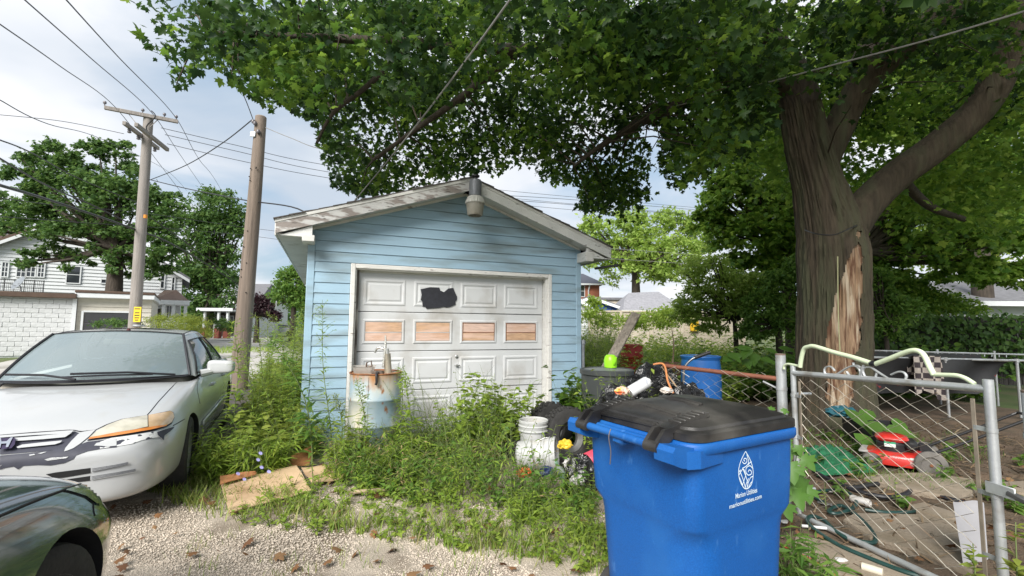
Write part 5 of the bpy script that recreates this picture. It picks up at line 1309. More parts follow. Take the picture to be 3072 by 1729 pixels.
# green net heap and white sheet
M_net = pm('green_net', (.015, .13, .055), .6, var=.35, scale=14, bump=.8, bscale=30)
mb = MB(); A, B, D = onz(*yc(345, 785), .03), onz(*yc(560, 775), .03), onz(*yc(420, 915), .03)
corner = [onz(*yc(345, 780), .02), onz(*yc(580, 780), .02), onz(*yc(755, 905), .02), onz(*yc(440, 925), .02)]
def fnet(u, v):
    p = corner[0].lerp(corner[1], u).lerp(corner[3].lerp(corner[2], u), v); e = min(u, 1 - u, v, 1 - v) * 4
    p.z += min(1, e) * (.06 + .08 * abs(mnoise.noise(Vector((u * 6, v * 5, 1)))) + .06 * abs(mnoise.noise(Vector((u * 14, v * 12, 3))))); p.x += .05 * mnoise.noise(Vector((u * 5, v * 5, 9))); return p
mb.surf(fnet, 40, 26); o = mb.build('green_net', M_net, None, angle=25); tag(o, 'heap of crumpled green plastic netting in the yard', 'net')
ws_ = bent_sheet('white plastic sheet standing behind the lower right of the gate', [onz(2890, 1700, .03), onz(2890, 1700, .03) + Vector((.26, .10, 0)), onz(2890, 1700, .03) + Vector((.30, .14, .34)), onz(2890, 1700, .03) + Vector((.02, .06, .37))], .004, 'white_sheet', pm('white_sheet_plastic', (.42, .42, .44), .45, var=.05), 'sheet', .02)
for i, (x, y, l) in enumerate([(505, 1003, 'small white paper scrap on the dirt left of the can'), (565, 1365, 'pale broken plastic piece beside the green hose'), (200, 1110, 'clear plastic wrapper by the foot of the bin'), (270, 1165, 'small white scrap beside the clear wrapper')]):
    p = onz(*yc(x, y), .02); blob(l, p, .045 if i != 2 else .09, .035 if i != 2 else .06, .015 if i != 2 else .05, pm('litter%d' % i, (.55, .53, .52), .4, var=.1), 'litter', 'litter', .4, 4, i * 2.1, 2)
# fallen leaves lying on gravel and dirt (uncountable)
n = 260; Y = RNG.uniform(2.0, 5.0, n); X = (RNG.uniform(200, 3072, n) - 1536) / 1356 * Y
P = np.stack([X, Y, np.full(n, .032)], 1); P[:, 2] += RNG.uniform(0, .015, n)
nr = np.stack([RNG.normal(0, .45, n), RNG.normal(0, .45, n), np.ones(n)], 1)
V1, F1 = leaves_arr(P, RNG.uniform(.035, .10, n), (MAPLE[0] * np.array([.8, 1, 1.0]), MAPLE[1]), nr)
tag(fast_mesh('fallen_leaves', V1, F1, leafmat('dry_leaf', [(.09, .045, .02), (.22, .11, .045), (.13, .06, .03), (.28, .17, .08)], .8, .1)), 'dry brown maple leaves scattered on the ground', 'leaves', kind='stuff')
n = 9500; Y = RNG.uniform(2.2, 7.5, n); X = RNG.uniform(.9, 7, n)
P = np.stack([X, Y, RNG.uniform(.0, .025, n)], 1); nr = np.stack([RNG.normal(0, .5, n), RNG.normal(0, .5, n), np.ones(n)], 1)
V1, F1 = leaves_arr(P, RNG.uniform(.02, .16, n), (BLADE[0] * np.array([2.6, 1, .4]), BLADE[1]), nr)
tag(fast_mesh('yard_litter', V1, F1, leafmat('twig_litter', [(.05, .035, .02), (.16, .11, .065), (.09, .06, .035), (.24, .18, .11)], .9, 0)), 'twigs and dead stalks strewn over the yard dirt', 'litter', kind='stuff')
# ================================================================== buildings on the left
K = 1.19254           # drawing scale used for far layout points
def P2(x, y, Y): return at(x * K, y * K, Y)
M_wsid = pm('white_siding', (.56, .58, .59), .6, var=.05, scale=2)
M_wblock = pm('painted_block', (.55, .56, .56), .75, var=.06, scale=4, bump=.8, bscale=9, col2=(.11, .095, .085), thr=.66, soft=.03, mscale=6, mstretch=(1, 1, 2))
M_brown = pm('brown_metal', (.075, .058, .052), .5, var=.1, scale=3)
M_pane = pm('dark_pane', (.03, .035, .04), .06, spec=.8)
M_wtrim = pm('white_trim', (.62, .64, .65), .5, var=.03)
def window(par, x0, x1, z0, z1, y, bars=(1, 1), M=None, mat=None):
    f = bpy.data.objects.new('window', None); C.objects.link(f); f.parent = par
    MB().box((x0, y - .02, z0), (x1, y, z1)).build('pane', mat or M_pane, f)
    q = MB(); t = .05
    for b in ((x0 - t, z0 - t, x0 + .01, z1 + t), (x1 - .01, z0 - t, x1 + t, z1 + t), (x0, z0 - t, x1, z0 + .01), (x0, z1 - .01, x1, z1 + t)): q.box((b[0], y - .05, b[1]), (b[2], y - .002, b[3]))
    q.build('frame', M_wtrim, f)
    q = MB()
    for i in range(1, bars[0] + 1): xx = x0 + (x1 - x0) * i / (bars[0] + 1); q.box((xx - .018, y - .035, z0), (xx + .018, y - .021, z1))
    for i in range(1, bars[1] + 1): zz = z0 + (z1 - z0) * i / (bars[1] + 1); q.box((x0, y - .036, zz - .018), (x1, y - .0215, zz + .018))
    if q.v: q.build('muntin', M_wtrim, f)
# block garage
PHI = R(36)
class Facade:
    def __init__(s, pxl, pxref, Yref, phi=PHI):
        s.P = at(pxref, 966, Yref); s.d = Vector((math.cos(phi), math.sin(phi), 0)); s.n = Vector((math.sin(phi), -math.cos(phi), 0)); s.O = onplane(pxl, 966, s.P, s.n); s.O.z = 0; s.phi = phi
    def x(s, px, py=966): return (onplane(px, py, s.P, s.n) - s.O).dot(s.d)
    def z(s, px, py): return onplane(px, py, s.P, s.n).z
    def w(s, x, y, z): return s.O + s.d * x - s.n * y + Vector((0, 0, z))
FB = Facade(-130, 120, 19.8)
bgx = FB.x
zf = FB.z(120, 892)
bg_ = thing('block_garage', 'white painted rusticated block garage with brown roof edge, peeling paint', 'garage', FB.O, PHI)
wx = bgx(224)
MB().box((0, .05, -.05), (wx, 7, zf - .01)).build('core', M_wsid, bg_)
blk = None; bw_, bh_ = .42, .205
nr = int((zf) / bh_)
for r_ in range(nr):
    x = -.21 if r_ % 2 else 0.
    while x < wx:
        a, b = max(0, x), min(wx, x + bw_)
        if b - a > .05:
            if b - a > bw_ - .01 and blk is not None:
                c = blk.copy(); C.objects.link(c); c.parent = bg_; c.location = (a, random.uniform(-.008, .008), r_ * bh_ + .02)
            else:
                mb = MB().box((.003, .015, .003), (b - a - .003, .06, bh_ - .003), .012)
                o = mb.build('block', M_wblock, bg_); o.location = (a, 0, r_ * bh_ + .02)
                if b - a > bw_ - .01: blk = o
        x += bw_
MB().box((-.2, -.25, zf - .02), (wx + .02, 7.2, zf + .20), .02).build('roof_edge', M_brown, bg_)
MB().box((wx - .12, -.02, 0), (wx + .02, .04, zf)).build('corner_board', M_wtrim, bg_)
# railing on its flat roof and dish
rl = thing('roof_railing', 'thin black wire railing along the flat block garage roof', 'railing', FB.w(bgx(-60), 1.2, zf + .2), PHI)
lw = bgx(100) - bgx(-60)
for i in range(6): MB().tube([(lw * i / 5, 0, -.0), (lw * i / 5, 0, .62)], .015, 6).build('post', M_blk, rl)
for z_ in (.15, .3, .45, .6): MB().tube([(0, 0, z_), (lw, 0, z_)], .009, 5).build('rail', M_blk, rl)
for i in range(26): MB().tube([(lw * (i + .5) / 26, 0, 0), (lw * (i + .5) / 26, 0, .6)], .006, 4, False).build('baluster', M_blk, rl)
ds = thing('satellite_dish', 'grey satellite dish on the block garage roof', 'dish', FB.w(bgx(27), .8, zf + .2), PHI)
Mx = Matrix.Translation((.0, 0, .42)) @ Matrix.Rotation(R(35), 4, 'Z') @ Matrix.Rotation(R(-62), 4, 'Y')
MB().lathe([(.01, -.05), (.20, -.03), (.32, .02), (.33, .03), (.31, .03), (.01, -.035)], 26, Mx, cap=False).build('reflector', pm('dish_grey', (.20, .22, .24), .5), ds)
MB().tube([(0.1, 0, -.1), (.08, 0, .25), (0, 0, .40)], .025, 8).build('mast', M_steel, ds)
MB().tube([(0, 0, .28), (-.45, -.1, .42)], .014, 6).build('arm', M_steel, ds)
# lean-to garage bay with the dark door
lb = thing('attached_garage', 'cream sided flat roofed garage bay with dark overhead door', 'garage', FB.w(bgx(224), .1, 0), PHI)
lw = bgx(452) - bgx(224); z2 = FB.z(350, 897)
MB().box((.02, .05, -.05), (lw, 6.5, z2)).build('wall', pm('cream_siding', (.52, .49, .42), .6, var=.05), lb)
for r_ in range(11):
    if r_ * .22 < z2 - .1:
        z0_ = r_ * .22; d0, d1 = bgx(246) - bgx(224), bgx(388) - bgx(224)
        for a, b in (((.03, d0 - .08), (d1 + .08, lw - .02)) if z0_ < 1.85 else ((.03, lw - .02),)):
            mb = MB(); mb.add([(a, .012, z0_), (b, .012, z0_), (b, .045, z0_ + .215), (a, .045, z0_ + .215), (a, .05, z0_), (b, .05, z0_)], [(0, 1, 2, 3), (0, 4, 5, 1)]); mb.build('siding_board', MATS['cream_siding'], lb, smooth=False)
for i in range(4): MB().box((bgx(250) - bgx(224), .0, .02 + i * .48), (bgx(384) - bgx(224), .03, .485 + i * .48), .012).build('door_panel', pm('charcoal_door', (.035, .036, .04), .5, var=.1), lb)
q = MB(); a, b = bgx(246) - bgx(224), bgx(388) - bgx(224)
for e in ((a - .06, 0, a + .02, 2.0), (b - .02, 0, b + .06, 2.0), (a, 1.94, b, 2.02)): q.box((e[0], -.03, e[1]), (e[2], .02, e[3]))
q.build('door_casing', M_wtrim, lb)
MB().box((-.05, -.3, z2), (lw + .1, 6.6, z2 + .22), .02).build('fascia', M_wtrim, lb)
MB().box((-.05, -.33, z2 + .22), (lw + .1, 6.6, z2 + .34), .02).build('roof_edge', M_brown, lb)
# white house
FH = Facade(-260, 300, 29.)
hs_ = thing('white_house', 'large white sided house with gable behind the block garage', 'house', FH.O, PHI)
hx = FH.x
hz = FH.z
HX1 = hx(538); zeR = hz(545, 828); pkx, pkz = hx(215), hz(215, 640); zeL = pkz - (HX1 - 0) * .0 - (pkx) * (pkz - zeR) / (HX1 - pkx) * 1.0
mb = MB().prism([(0, 0), (HX1, 0), (HX1, zeR), (pkx, pkz), (0, max(2.5, zeL))], (1, 0, 0), (0, 0, 1), (0, .06, 0), (0, 1, 0), 9.); mb.build('wall', M_wsid, hs_, smooth=False)
slR = (pkz - zeR) / (HX1 - pkx); slL = (pkz - max(2.5, zeL)) / pkx
z = 0
while z < pkz - .3:
    xr = min(HX1, pkx + (pkz - z - .22) / slR) if z + .22 > zeR else HX1; xl = max(0, pkx - (pkz - z - .22) / slL) if z + .22 > max(2.5, zeL) else 0
    MB().add([(xl, .0, z), (xr, .0, z), (xr, .05, z + .215), (xl, .05, z + .215), (xl, .06, z), (xr, .06, z)], [(0, 1, 2, 3), (0, 4, 5, 1)]).build('siding_board', M_wsid, hs_, smooth=False); z += .22
rf = bpy.data.objects.new('roof', None); C.objects.link(rf); rf.parent = hs_
M_gray = pm('grey_shingles', (.14, .14, .15), .9, var=.2, scale=6, bump=.3, bscale=30)
def slabx(a, b, t, y0, y1, mat, nm, par):
    (xa, za), (xb, zb) = a, b
    MB().add([(x, y, z + d) for y in (y0, y1) for (x, z, d) in ((xa, za, 0), (xb, zb, 0), (xb, zb, t), (xa, za, t))], [(0, 1, 2, 3), (7, 6, 5, 4), (0, 4, 5, 1), (1, 5, 6, 2), (2, 6, 7, 3), (3, 7, 4, 0)]).build(nm, mat, par, smooth=False)
slabx((pkx, pkz), (HX1 + .45, zeR - .45 * slR), .16, -.35, 9.4, M_gray, 'roof_slope', rf)
slabx((-.4, max(2.5, zeL) - .4 * slL), (pkx, pkz), .16, -.35, 9.4, M_brown, 'roof_slope', rf)
slabx((pkx, pkz - .2), (HX1 + .42, zeR - .42 * slR - .2), .2, -.38, -.34, M_wtrim, 'rake_board', rf)
slabx((-.4, max(2.5, zeL) - .4 * slL - .2), (pkx, pkz - .2), .2, -.38, -.34, M_wtrim, 'rake_board', rf)
for (a, b, c, d, br) in ((36, 62, 786, 829, (1, 2)), (66, 91, 786, 829, (1, 2)), (-10, 8, 786, 829, (1, 2)), (188, 228, 798, 848, (0, 1)), (294, 308, 838, 849, (0, 0)), (474, 484, 822, 864, (0, 1)), (508, 515, 832, 871, (0, 1)), (100, 118, 790, 830, (1, 2)), (419, 450, 915, 957, (4, 0))):
    window(hs_, hx(a), hx(b), hz(a, d), hz(a, c), 0., br)
pc = bpy.data.objects.new('porch', None); C.objects.link(pc); pc.parent = hs_
x0, x1 = hx(458), hx(556); zp = hz(500, 905)
MB().add([(x0, -2.6, zp), (x1 + .1, -2.6, zp), (x1 - .6, -1.2, hz(500, 872)), (x0 + .5, -.05, hz(500, 872)), (x0, -.02, zp), (x1 + .1, -.02, zp)], [(0, 1, 2, 3), (1, 5, 2), (0, 3, 4), (4, 3, 2, 5)]).build('porch_roof', M_brown, pc, smooth=False)
MB().box((x0 - .05, -2.65, zp - .28), (x1 + .15, -.06, zp - .005)).build('porch_beam', M_wtrim, pc)
for xx in (x0 + .1, hx(492), hx(520), x1 - .05): MB().box((xx - .09, -2.55, 0), (xx + .09, -2.37, zp - .29), .01).build('column', M_wtrim, pc)
MB().box((hx(466), -.12, 0), (hx(480), -.02, zp - .5)).build('dark_doorway', M_arch, pc)
window(hs_, hx(498), hx(512), hz(500, 955), hz(500, 918), -.06, (1, 0))
wing = thing('rear_wing', 'brown ribbed metal roof wing behind the white house gable', 'house', Facade(-200, 60, 33).O, PHI)
wl = Facade(-200, 60, 33).x(130); zr = Facade(-200, 60, 33).z(60, 685)
MB().box((0, 2.6, 0), (wl, 8, zr - 1.6)).build('wall', M_wsid, wing)
q = MB().add([(0, 0, zr - 2.2), (wl, 0, zr - 2.2), (wl, 4, zr), (0, 4, zr), (wl, 8, zr - 2.2), (0, 8, zr - 2.2)], [(0, 1, 2, 3), (3, 2, 4, 5)]); q.build('roof', M_brown, wing, smooth=False)
for i in range(24): MB().beam((wl * i / 24, 0, zr - 2.18), (wl * i / 24, 4, zr + .02), .05, .05).build('roof_rib', M_brown, wing)
# far brick porch house, far grey building, parked van, sign pole
fh = thing('brick_porch_house', 'small far house with dark porch and red brick piers past the trees', 'house', (at(630, 980, 46).x, 46, 0))
w = at(712, 980, 46).x - at(630, 980, 46).x; z1 = at(670, 935, 46).z
MB().box((0, .5, 0), (w, 8, z1)).build('wall', M_wsid, fh); MB().box((-.4, -1.6, z1), (w + .4, 8.3, z1 + .3)).build('roof', M_wtrim, fh)
MB().box((.3, .42, .2), (w - .3, .5, z1 - .1)).build('porch_shade_panel', pm('porch_shade_colour', (.05, .045, .04), .8), fh)  # dark panel over the wall, the porch's shade put into its colour
for xx in (.0, w * .5, w - .5): MB().box((xx, -1.5, 0), (xx + .5, -1.0, 1.0), .02).build('brick_pier', pm('red_brick', (.22, .065, .045), .85, var=.25, scale=14), fh); MB().box((xx + .15, -1.35, 1.0), (xx + .35, -1.15, z1)).build('post', M_wtrim, fh)
for a in (.8, w - 1.6): window(fh, a, a + .9, 1.0, 2.2, .4, (0, 1))
fg = thing('far_grey_house', 'far pale house with grey roof half hidden behind the brown pole', 'house', (at(665, 980, 70).x, 70, 0))
w = at(775, 980, 70).x - at(665, 980, 70).x; z1 = at(720, 895, 70).z; z3 = at(720, 845, 70).z
MB().box((0, 0, 0), (w, 9, z1)).build('wall', M_wsid, fg); MB().add([(-.4, -.4, z1), (w + .4, -.4, z1), (w - .4, 4, z3), (.4, 4, z3), (w + .4, 9, z1), (-.4, 9, z1)], [(0, 1, 2, 3), (1, 4, 2), (3, 2, 4, 5), (0, 3, 5)]).build('roof', M_gray, fg, smooth=False)
for i in range(3): window(fg, 1 + i * 1.7, 1.9 + i * 1.7, z1 - 2.2, z1 - .8, 0., (0, 1))
vn = thing('parked_van', 'tiny white car parked far down the street', 'car', at(835, 985, 55), .3); vn.location.z = 0
loft([[(x, y, z_) for x, y in rrect(a, b, .3)] for z_, a, b in ((.3, 4.2, 1.7), (.7, 4.4, 1.75), (.95, 4.2, 1.7), (1.0, 2.6, 1.55), (1.45, 1.9, 1.4))]).build('body', P_white, vn)
loft([[(x, y, z_) for x, y in rrect(a, b, .3)] for z_, a, b in ((1.02, 2.62, 1.57), (1.35, 2.1, 1.46))], False, False).build('windows', M_pane, vn)
for x in (-1.3, 1.3):
    for y in (-.8, .8): MB().lathe([(.02, -.1), (.32, -.1), (.32, .1), (.02, .1)], 18, Matrix.Translation((x, y, .32)) @ Matrix.Rotation(R(90), 4, 'X')).build('wheel', M_tyre, vn)
sp = thing('steel_post', 'thin grey steel post at the far street corner', 'post', at(825, 990, 38)); sp.location.z = 0
MB().tube([(0, 0, 0), (0, 0, at(825, 907, 38).z)], .05, 8).build('pole', M_gal, sp); MB().lathe([(.06, 0), (.06, .08), (.02, .1)], 10, Matrix.Translation((0, 0, at(825, 907, 38).z))).build('cap', M_gal, sp)

# ================================================================== utility poles and wires
M_pole = pm('weathered_pole', (.26, .235, .215), .9, var=.2, scale=5, stretch=(4, 4, .25), bump=.5, bscale=30)
M_pole2 = pm('brown_pole', (.18, .14, .112), .9, var=.3, scale=5, stretch=(4, 4, .2), bump=.6, bscale=30, col2=(.27, .22, .18), thr=.52, soft=.15, mscale=.5)
M_ins = pm('insulator_grey', (.12, .11, .12), .3)
pb = at(404, 985, 16.4); pt = at(446, 346, 16.4); pb = Vector((pb.x, 16.4, 0))
pl = thing('utility_pole', 'grey weathered utility pole with crossarms behind the white car', 'pole', pb)
top = pt - pb
MB().tube([(0, 0, 0), top * .5, top], [.195, .17, .15], 20).build('shaft', M_pole, pl)
def arm(a, b, w=.11, h=.13, nm='crossarm'):
    MB().beam(a - pb, b - pb, w, h, ch=.008).build(nm, M_pole, pl)
A0, A1 = at(328, 331, 15.85), at(546, 368, 16.95); A1.z = A0.z; arm(A0 + Vector((0, -.2, 0)), A1 + Vector((0, -.2, 0)))
B0, B1 = at(372, 369, 15.2), at(474, 449, 17.5); B1.z = B0.z; arm(B0, B1); arm(at(408, 374, 15.1), at(503, 450, 17.3), .11, .14)
for p in (A0, A0.lerp(A1, .5), A0.lerp(A1, .97), A0.lerp(A1, .8)):
    MB().lathe([(.015, 0), (.02, .08), (.05, .09), (.055, .13), (.04, .17), (.02, .18)], 12, Matrix.Translation(p - pb + Vector((0, -.2, .06)))).build('insulator', M_ins, pl)
for a, b in (((A0.lerp(A1, .3)), (0)), ((A0.lerp(A1, .7)), (0))):
    MB().beam(a - pb + Vector((0, -.15, -.05)), top + Vector((0, -.15, -.75)), .04, .02).build('arm_brace', M_pole, pl)
for i in range(4): MB().lathe([(.02, 0), (.06, .02), (.06, .06), (.03, .08), (.06, .1), (.06, .14), (.02, .16)], 10, Matrix.Translation(B0.lerp(B1, .15 + i * .25) - pb + Vector((0, .0, -.22)))).build('insulator', M_ins, pl)
MB().tube(smoothpath([top + Vector((.3, -.25, .05)), top + Vector((.5, -.3, -.2)), top + Vector((.2, -.3, -.6)), top + Vector((.35, -.2, -1.0))], 6), .02, 6).build('jumper', M_blk, pl)
sg = at(414, 944, 16.2) - pb; ang = .0
MB().box((sg.x - .13, sg.y - .04, sg.z - .27), (sg.x + .13, sg.y - .02, sg.z + .27), .004).build('warning_tag', pm('yellow_tag', (.72, .50, .02), .5, var=.05), pl)
for dz, ww in ((.2, .20), (.06, .16), (-.03, .18), (-.12, .17), (-.2, .12)): MB().box((sg.x - ww / 2, sg.y - .043, sg.z + dz - .018), (sg.x + ww / 2, sg.y - .0405, sg.z + dz + .018)).build('tag_print', M_blk, pl)
MB().lathe([(.19, 0), (.19, .06)], 18, Matrix.Translation((sg.x * .4 + .04, 0, sg.z - .42)), cap=False).build('strap', M_gal, pl)
MB().lathe([(.06, 0), (.06, .12)], 10, Matrix.Translation(at(436, 655, 16.2) - pb)).build('marker', pm('orange_marker', (.65, .25, .02), .5), pl)
rb_ = at(724, 1075, 10.5); rt_ = at(783, 352, 10.5); rb_ = Vector((rb_.x, 10.5, 0)); 
p2 = thing('utility_pole', 'brown bare wooden utility pole nearest the garage', 'pole', rb_); top2 = rt_ - rb_
MB().tube([(-.03, 0, -.02), top2 * .3 - Vector((.02, 0, 0)), top2 * .7, top2], [.19, .172, .145, .122], 22).build('shaft', M_pole2, p2)
MB().lathe([(.12, 0), (.10, .02), (.02, .03)], 20, Matrix.Translation(top2)).build('top', M_pole, p2)
for i, (px_, py_) in enumerate([(765, 370), (775, 395), (760, 365)]):
    MB().lathe([(.01, -.05), (.035, -.04), (.045, 0), (.03, .04), (.01, .05)], 10, Matrix.Translation(at(px_, py_, 10.35) - rb_)).build('insulator', M_ins, p2)
MB().box((top2.x - .15, -.16, top2.z - .55), (top2.x - .02, -.13, top2.z - .42), .01).build('bracket', M_gal, p2)
for i in range(14):
    f_ = random.uniform(.08, .85); a = random.uniform(-.10, .10); p = top2 * f_ + Vector((a, -.15, 0)); MB().lathe([(.013, 0), (.013, .02)], 8, Matrix.Translation(p) @ Matrix.Rotation(R(90), 4, 'X')).build('nail_hole', M_arch, p2)
M_wirb = pm('black_cable', (.02, .02, .023), .5)
M_wirg = pm('grey_cable', (.30, .29, .28), .5, .3)
def wire(label, pts, r_=.012, mat=None):
    W = smoothpath([p if isinstance(p, Vector) else P2(*p) for p in pts], 8); t = thing('power_line', label, 'cable', (0, 0, 0), group='overhead wires')
    MB().tube(W, r_, 5).build('wire', mat or M_wirb, t)
wire('overhead wire reaching the right end of the top crossarm', [(165, -2, 6.5), (300, 146, 10), (442, 296, 16.8), (500, 400, 24), (556, 478, 38), (620, 600, 80)], .012)
wire('overhead wire reaching the middle of the top crossarm', [(60, -2, 6.5), (230, 148, 10), (382, 284, 16.4), (450, 385, 24), (512, 475, 38)], .012)
wire('overhead wire reaching the left end of the top crossarm', [(-2, 60, 7), (150, 166, 10), (288, 268, 15.8), (380, 385, 22), (460, 490, 34)], .012)
wire('overhead wire crossing the upper left sky below the crossarm wires', [(-2, 251, 9), (120, 312, 12), (260, 352, 20), (420, 430, 34), (470, 480, 50)], .012)
wire('thin horizontal wire entering from the left at crossarm level', [(-2, 289, 14), (160, 306, 15), (312, 337, 16)], .010)
for i, (a, b) in enumerate((((425, 328), (805, 413)), ((435, 345), (820, 432)), ((440, 368), (820, 447)))):
    wire(('upper', 'middle', 'lower')[i] + ' of three wires from the lower crossarm running right past the brown pole', [(a[0] - 20, a[1] - 6, 16.4), (a[0] + 170, a[1] + 38, 17.5), (b[0], b[1], 19.5), (b[0] + 420, b[1] + 62, 24), (b[0] + 950, b[1] + 110, 34)], .011)
wire('thick black cable sagging from the left edge to the grey pole', [(-2, 466, 9), (150, 512, 12), (330, 574, 16), (440, 618, 20), (560, 690, 28), (680, 768, 45)], .035)
wire('black cable above the thick cable, left of the grey pole', [(-2, 398, 9), (120, 468, 12), (240, 520, 14.5), (345, 572, 16.4)], .022)
wire('black cable running from the left edge below the crossarm wires', [(-2, 352, 9), (80, 385, 11), (200, 450, 14), (370, 520, 17)], .016)
wire('lower black cable descending behind the brown pole', [(375, 545, 16.6), (460, 605, 20), (560, 680, 27), (640, 740, 40)], .02)
wire('thin wire passing low across the left trees', [(-2, 498, 12), (170, 520, 15), (350, 535, 17), (600, 570, 24), (760, 590, 30)], .011)
wire('thin wire crossing the left trees just under it', [(-2, 545, 12), (200, 560, 15), (420, 575, 18), (640, 595, 24), (760, 612, 30)], .011)
wire('service wire rising from the grey pole to the brown pole top', [(380, 452, 16.4), (470, 415, 14), (560, 360, 12), (634, 302, 10.5)], .014)
wire('wire leaving the brown pole top upward', [(636, 300, 10.5), (622, 262, 9.5), (602, 215, 8.2), (560, 120, 6)], .010)
wire('twisted cable from the grey pole to the garage roof', [(375, 452, 16.4), (470, 475, 14), (610, 503, 11), (765, 533, 9.2), GM @ Vector((XL + .05, 2.2, 2.62))], .016)
wire('grey service drop slanting from the garage roof up to the top edge', [(889, 509, 7.2), (1000, 375, 5.6), (1140, 195, 4.3), (1284, -2, 3.4)], .009, M_wirg)
wire('grey wire from the brown pole crossing in front of the big maple trunk', [(2580, 28, 3.6), (2330, 102, 4.2), (2080, 168, 5), (1930, 208, 5.6), (1720, 262, 6.4), (1560, 300, 7.2), (1380, 334, 8.4), (1200, 362, 9.3), (1000, 385, 9.9), (820, 377, 10.2), (730, 347, 10.4), (660, 318, 10.5)], .009, M_wirg)
for i, (ya, yb) in enumerate(((492, 515), (503, 530), (612, 628), (640, 652))): wire(('highest', 'second', 'third', 'lowest') [i] + ' thin wire behind the garage gable on the right', [(1270, ya, 22), (1450, (ya + yb) / 2, 24), (1760, yb + 14, 30)], .012, M_wirg if i > 1 else M_wirb)

# ================================================================== right side background
tf = thing('privacy_fence', 'tan horizontal board privacy fence beyond the weeds', 'fence', (at(1770, 1000, 22).x, 22, 0))
w = at(2230, 1000, 22).x - at(1770, 1000, 22).x; z1 = at(1900, 936, 22).z
M_tan = pm('tan_fence', (.46, .40, .32), .75, var=.1, scale=2)
npan = 5; 
for i in range(npan + 1): MB().box((w * i / npan - .08, -.06, 0), (w * i / npan + .08, .08, z1 + .05), .01).build('post', M_tan, tf)
for i in range(npan):
    for k in range(int(z1 / .155)): MB().box((w * i / npan + .085, -.015 + .01 * (k % 2), k * .157), (w * (i + 1) / npan - .085, .03, k * .157 + .15), .008).build('fence_board', M_tan, tf, smooth=False)
    MB().box((w * i / npan, -.05, z1 - .02), (w * (i + 1) / npan, .07, z1 + .06)).build('cap_rail', M_tan, tf)
yb_ = thing('yellow_box', 'small yellow box hung on the tan fence', 'box', at(2085, 985, 21.8)); MB().box((-.2, 0, -.15), (.2, .12, .35), .03).build('box', pm('yellow_plastic', (.7, .42, .02), .5), yb_); MB().box((-.16, -.02, .2), (.16, 0, .3), .01).build('flap', MATS['yellow_plastic'], yb_)
def gable(label, pxl, pxr, pxp, pye, pyp, Y, mat, roofm, trim, deep=8, name='house', boards=True):
    xl, xr, xp = (at(p, 975, Y).x for p in (pxl, pxr, pxp)); ze = at(pxl, pye, Y).z; zp = at(pxp, pyp, Y).z
    t = thing(name, label, 'house', (xl, Y, 0)); xr -= xl; xp -= xl
    MB().prism([(0, 0), (xr, 0), (xr, ze), (xp, zp), (0, ze)], (1, 0, 0), (0, 0, 1), (0, .04, 0), (0, 1, 0), deep).build('wall', mat, t, smooth=False)
    if boards:
        z = 0
        while z + .25 < zp:
            a = max(0, xp * (z + .24 - ze) / (zp - ze)) if z + .24 > ze else 0; b = min(xr, xr - (xr - xp) * (z + .24 - ze) / (zp - ze)) if z + .24 > ze else xr
            MB().add([(a, 0, z), (b, 0, z), (b, .035, z + .245), (a, .035, z + .245), (a, .04, z), (b, .04, z)], [(0, 1, 2, 3), (0, 4, 5, 1)]).build('siding_board', mat, t, smooth=False); z += .25
    s1, s2 = (zp - ze) / xp, (zp - ze) / (xr - xp)
    slabx((-.3, ze - .3 * s1), (xp, zp), .12, -.3, deep + .2, roofm, 'roof_slope', t); slabx((xp, zp), (xr + .3, ze - .3 * s2), .12, -.3, deep + .2, roofm, 'roof_slope', t)
    slabx((-.3, ze - .3 * s1 - .16), (xp, zp - .16), .2, -.34, -.31, trim, 'rake_board', t); slabx((xp, zp - .16), (xr + .3, ze - .3 * s2 - .16), .2, -.34, -.31, trim, 'rake_board', t)
    return t, xl
M_bsid = pm('deep_blue_siding', (.02, .07, .24), .6, var=.08)
t, xl = gable('deep blue sided gable house with white rakes and vent window', 1690, 1872, 1770, 925, 892, 32, M_bsid, M_gray, M_wtrim)
window(t, at(1760, 975, 32).x - xl, at(1780, 975, 32).x - xl, at(1770, 916, 32).z, at(1770, 899, 32).z, 0, (1, 0), None, M_wtrim)
t, xl = gable('white sided gable garage in front of the blue house', 1660, 1796, 1722, 945, 889, 27, M_wsid, M_wtrim, M_wtrim, 5)
M_brk = pm('orange_brick', (.34, .125, .07), .85, var=.2, scale=12)
bh = thing('brick_house', 'orange brick house with dark roof beyond the garage eave', 'house', (at(1680, 975, 45).x, 45, 0)); w = at(1799, 975, 45).x - at(1680, 975, 45).x; z1 = at(1770, 853, 45).z; z2_ = at(1770, 808, 45).z
MB().box((0, 0, 0), (w, 9, z1)).build('wall', M_brk, bh)
MB().add([(-.5, -.5, z1), (w + .5, -.5, z1), (w - 1.0, 4, z2_), (.4, 4, z2_), (w + .5, 9, z1), (-.5, 9, z1)], [(0, 1, 2, 3), (1, 4, 2), (3, 2, 4, 5), (0, 3, 5)]).build('roof', pm('slate_roof', (.06, .065, .085), .8, var=.15, scale=8), bh, smooth=False)
MB().box((-.5, -.55, z1 - .12), (w + .5, -.35, z1 + .02)).build('gutter', M_wtrim, bh); MB().tube([(w - 1.0, -.3, z1 - .1), (w - 1.1, -.1, z1 - .6), (w - 1.1, -.1, 0)], .07, 6).build('downpipe', M_wtrim, bh)
window(bh, w - 2.25, w - 1.5, at(1770, 890, 45).z, at(1770, 858, 45).z, -.01, (0, 1))
tb = thing('tan_building', 'low tan flat building between blue house and grey shed', 'building', (at(1790, 975, 38).x, 38, 0)); w = at(1900, 975, 38).x - at(1790, 975, 38).x
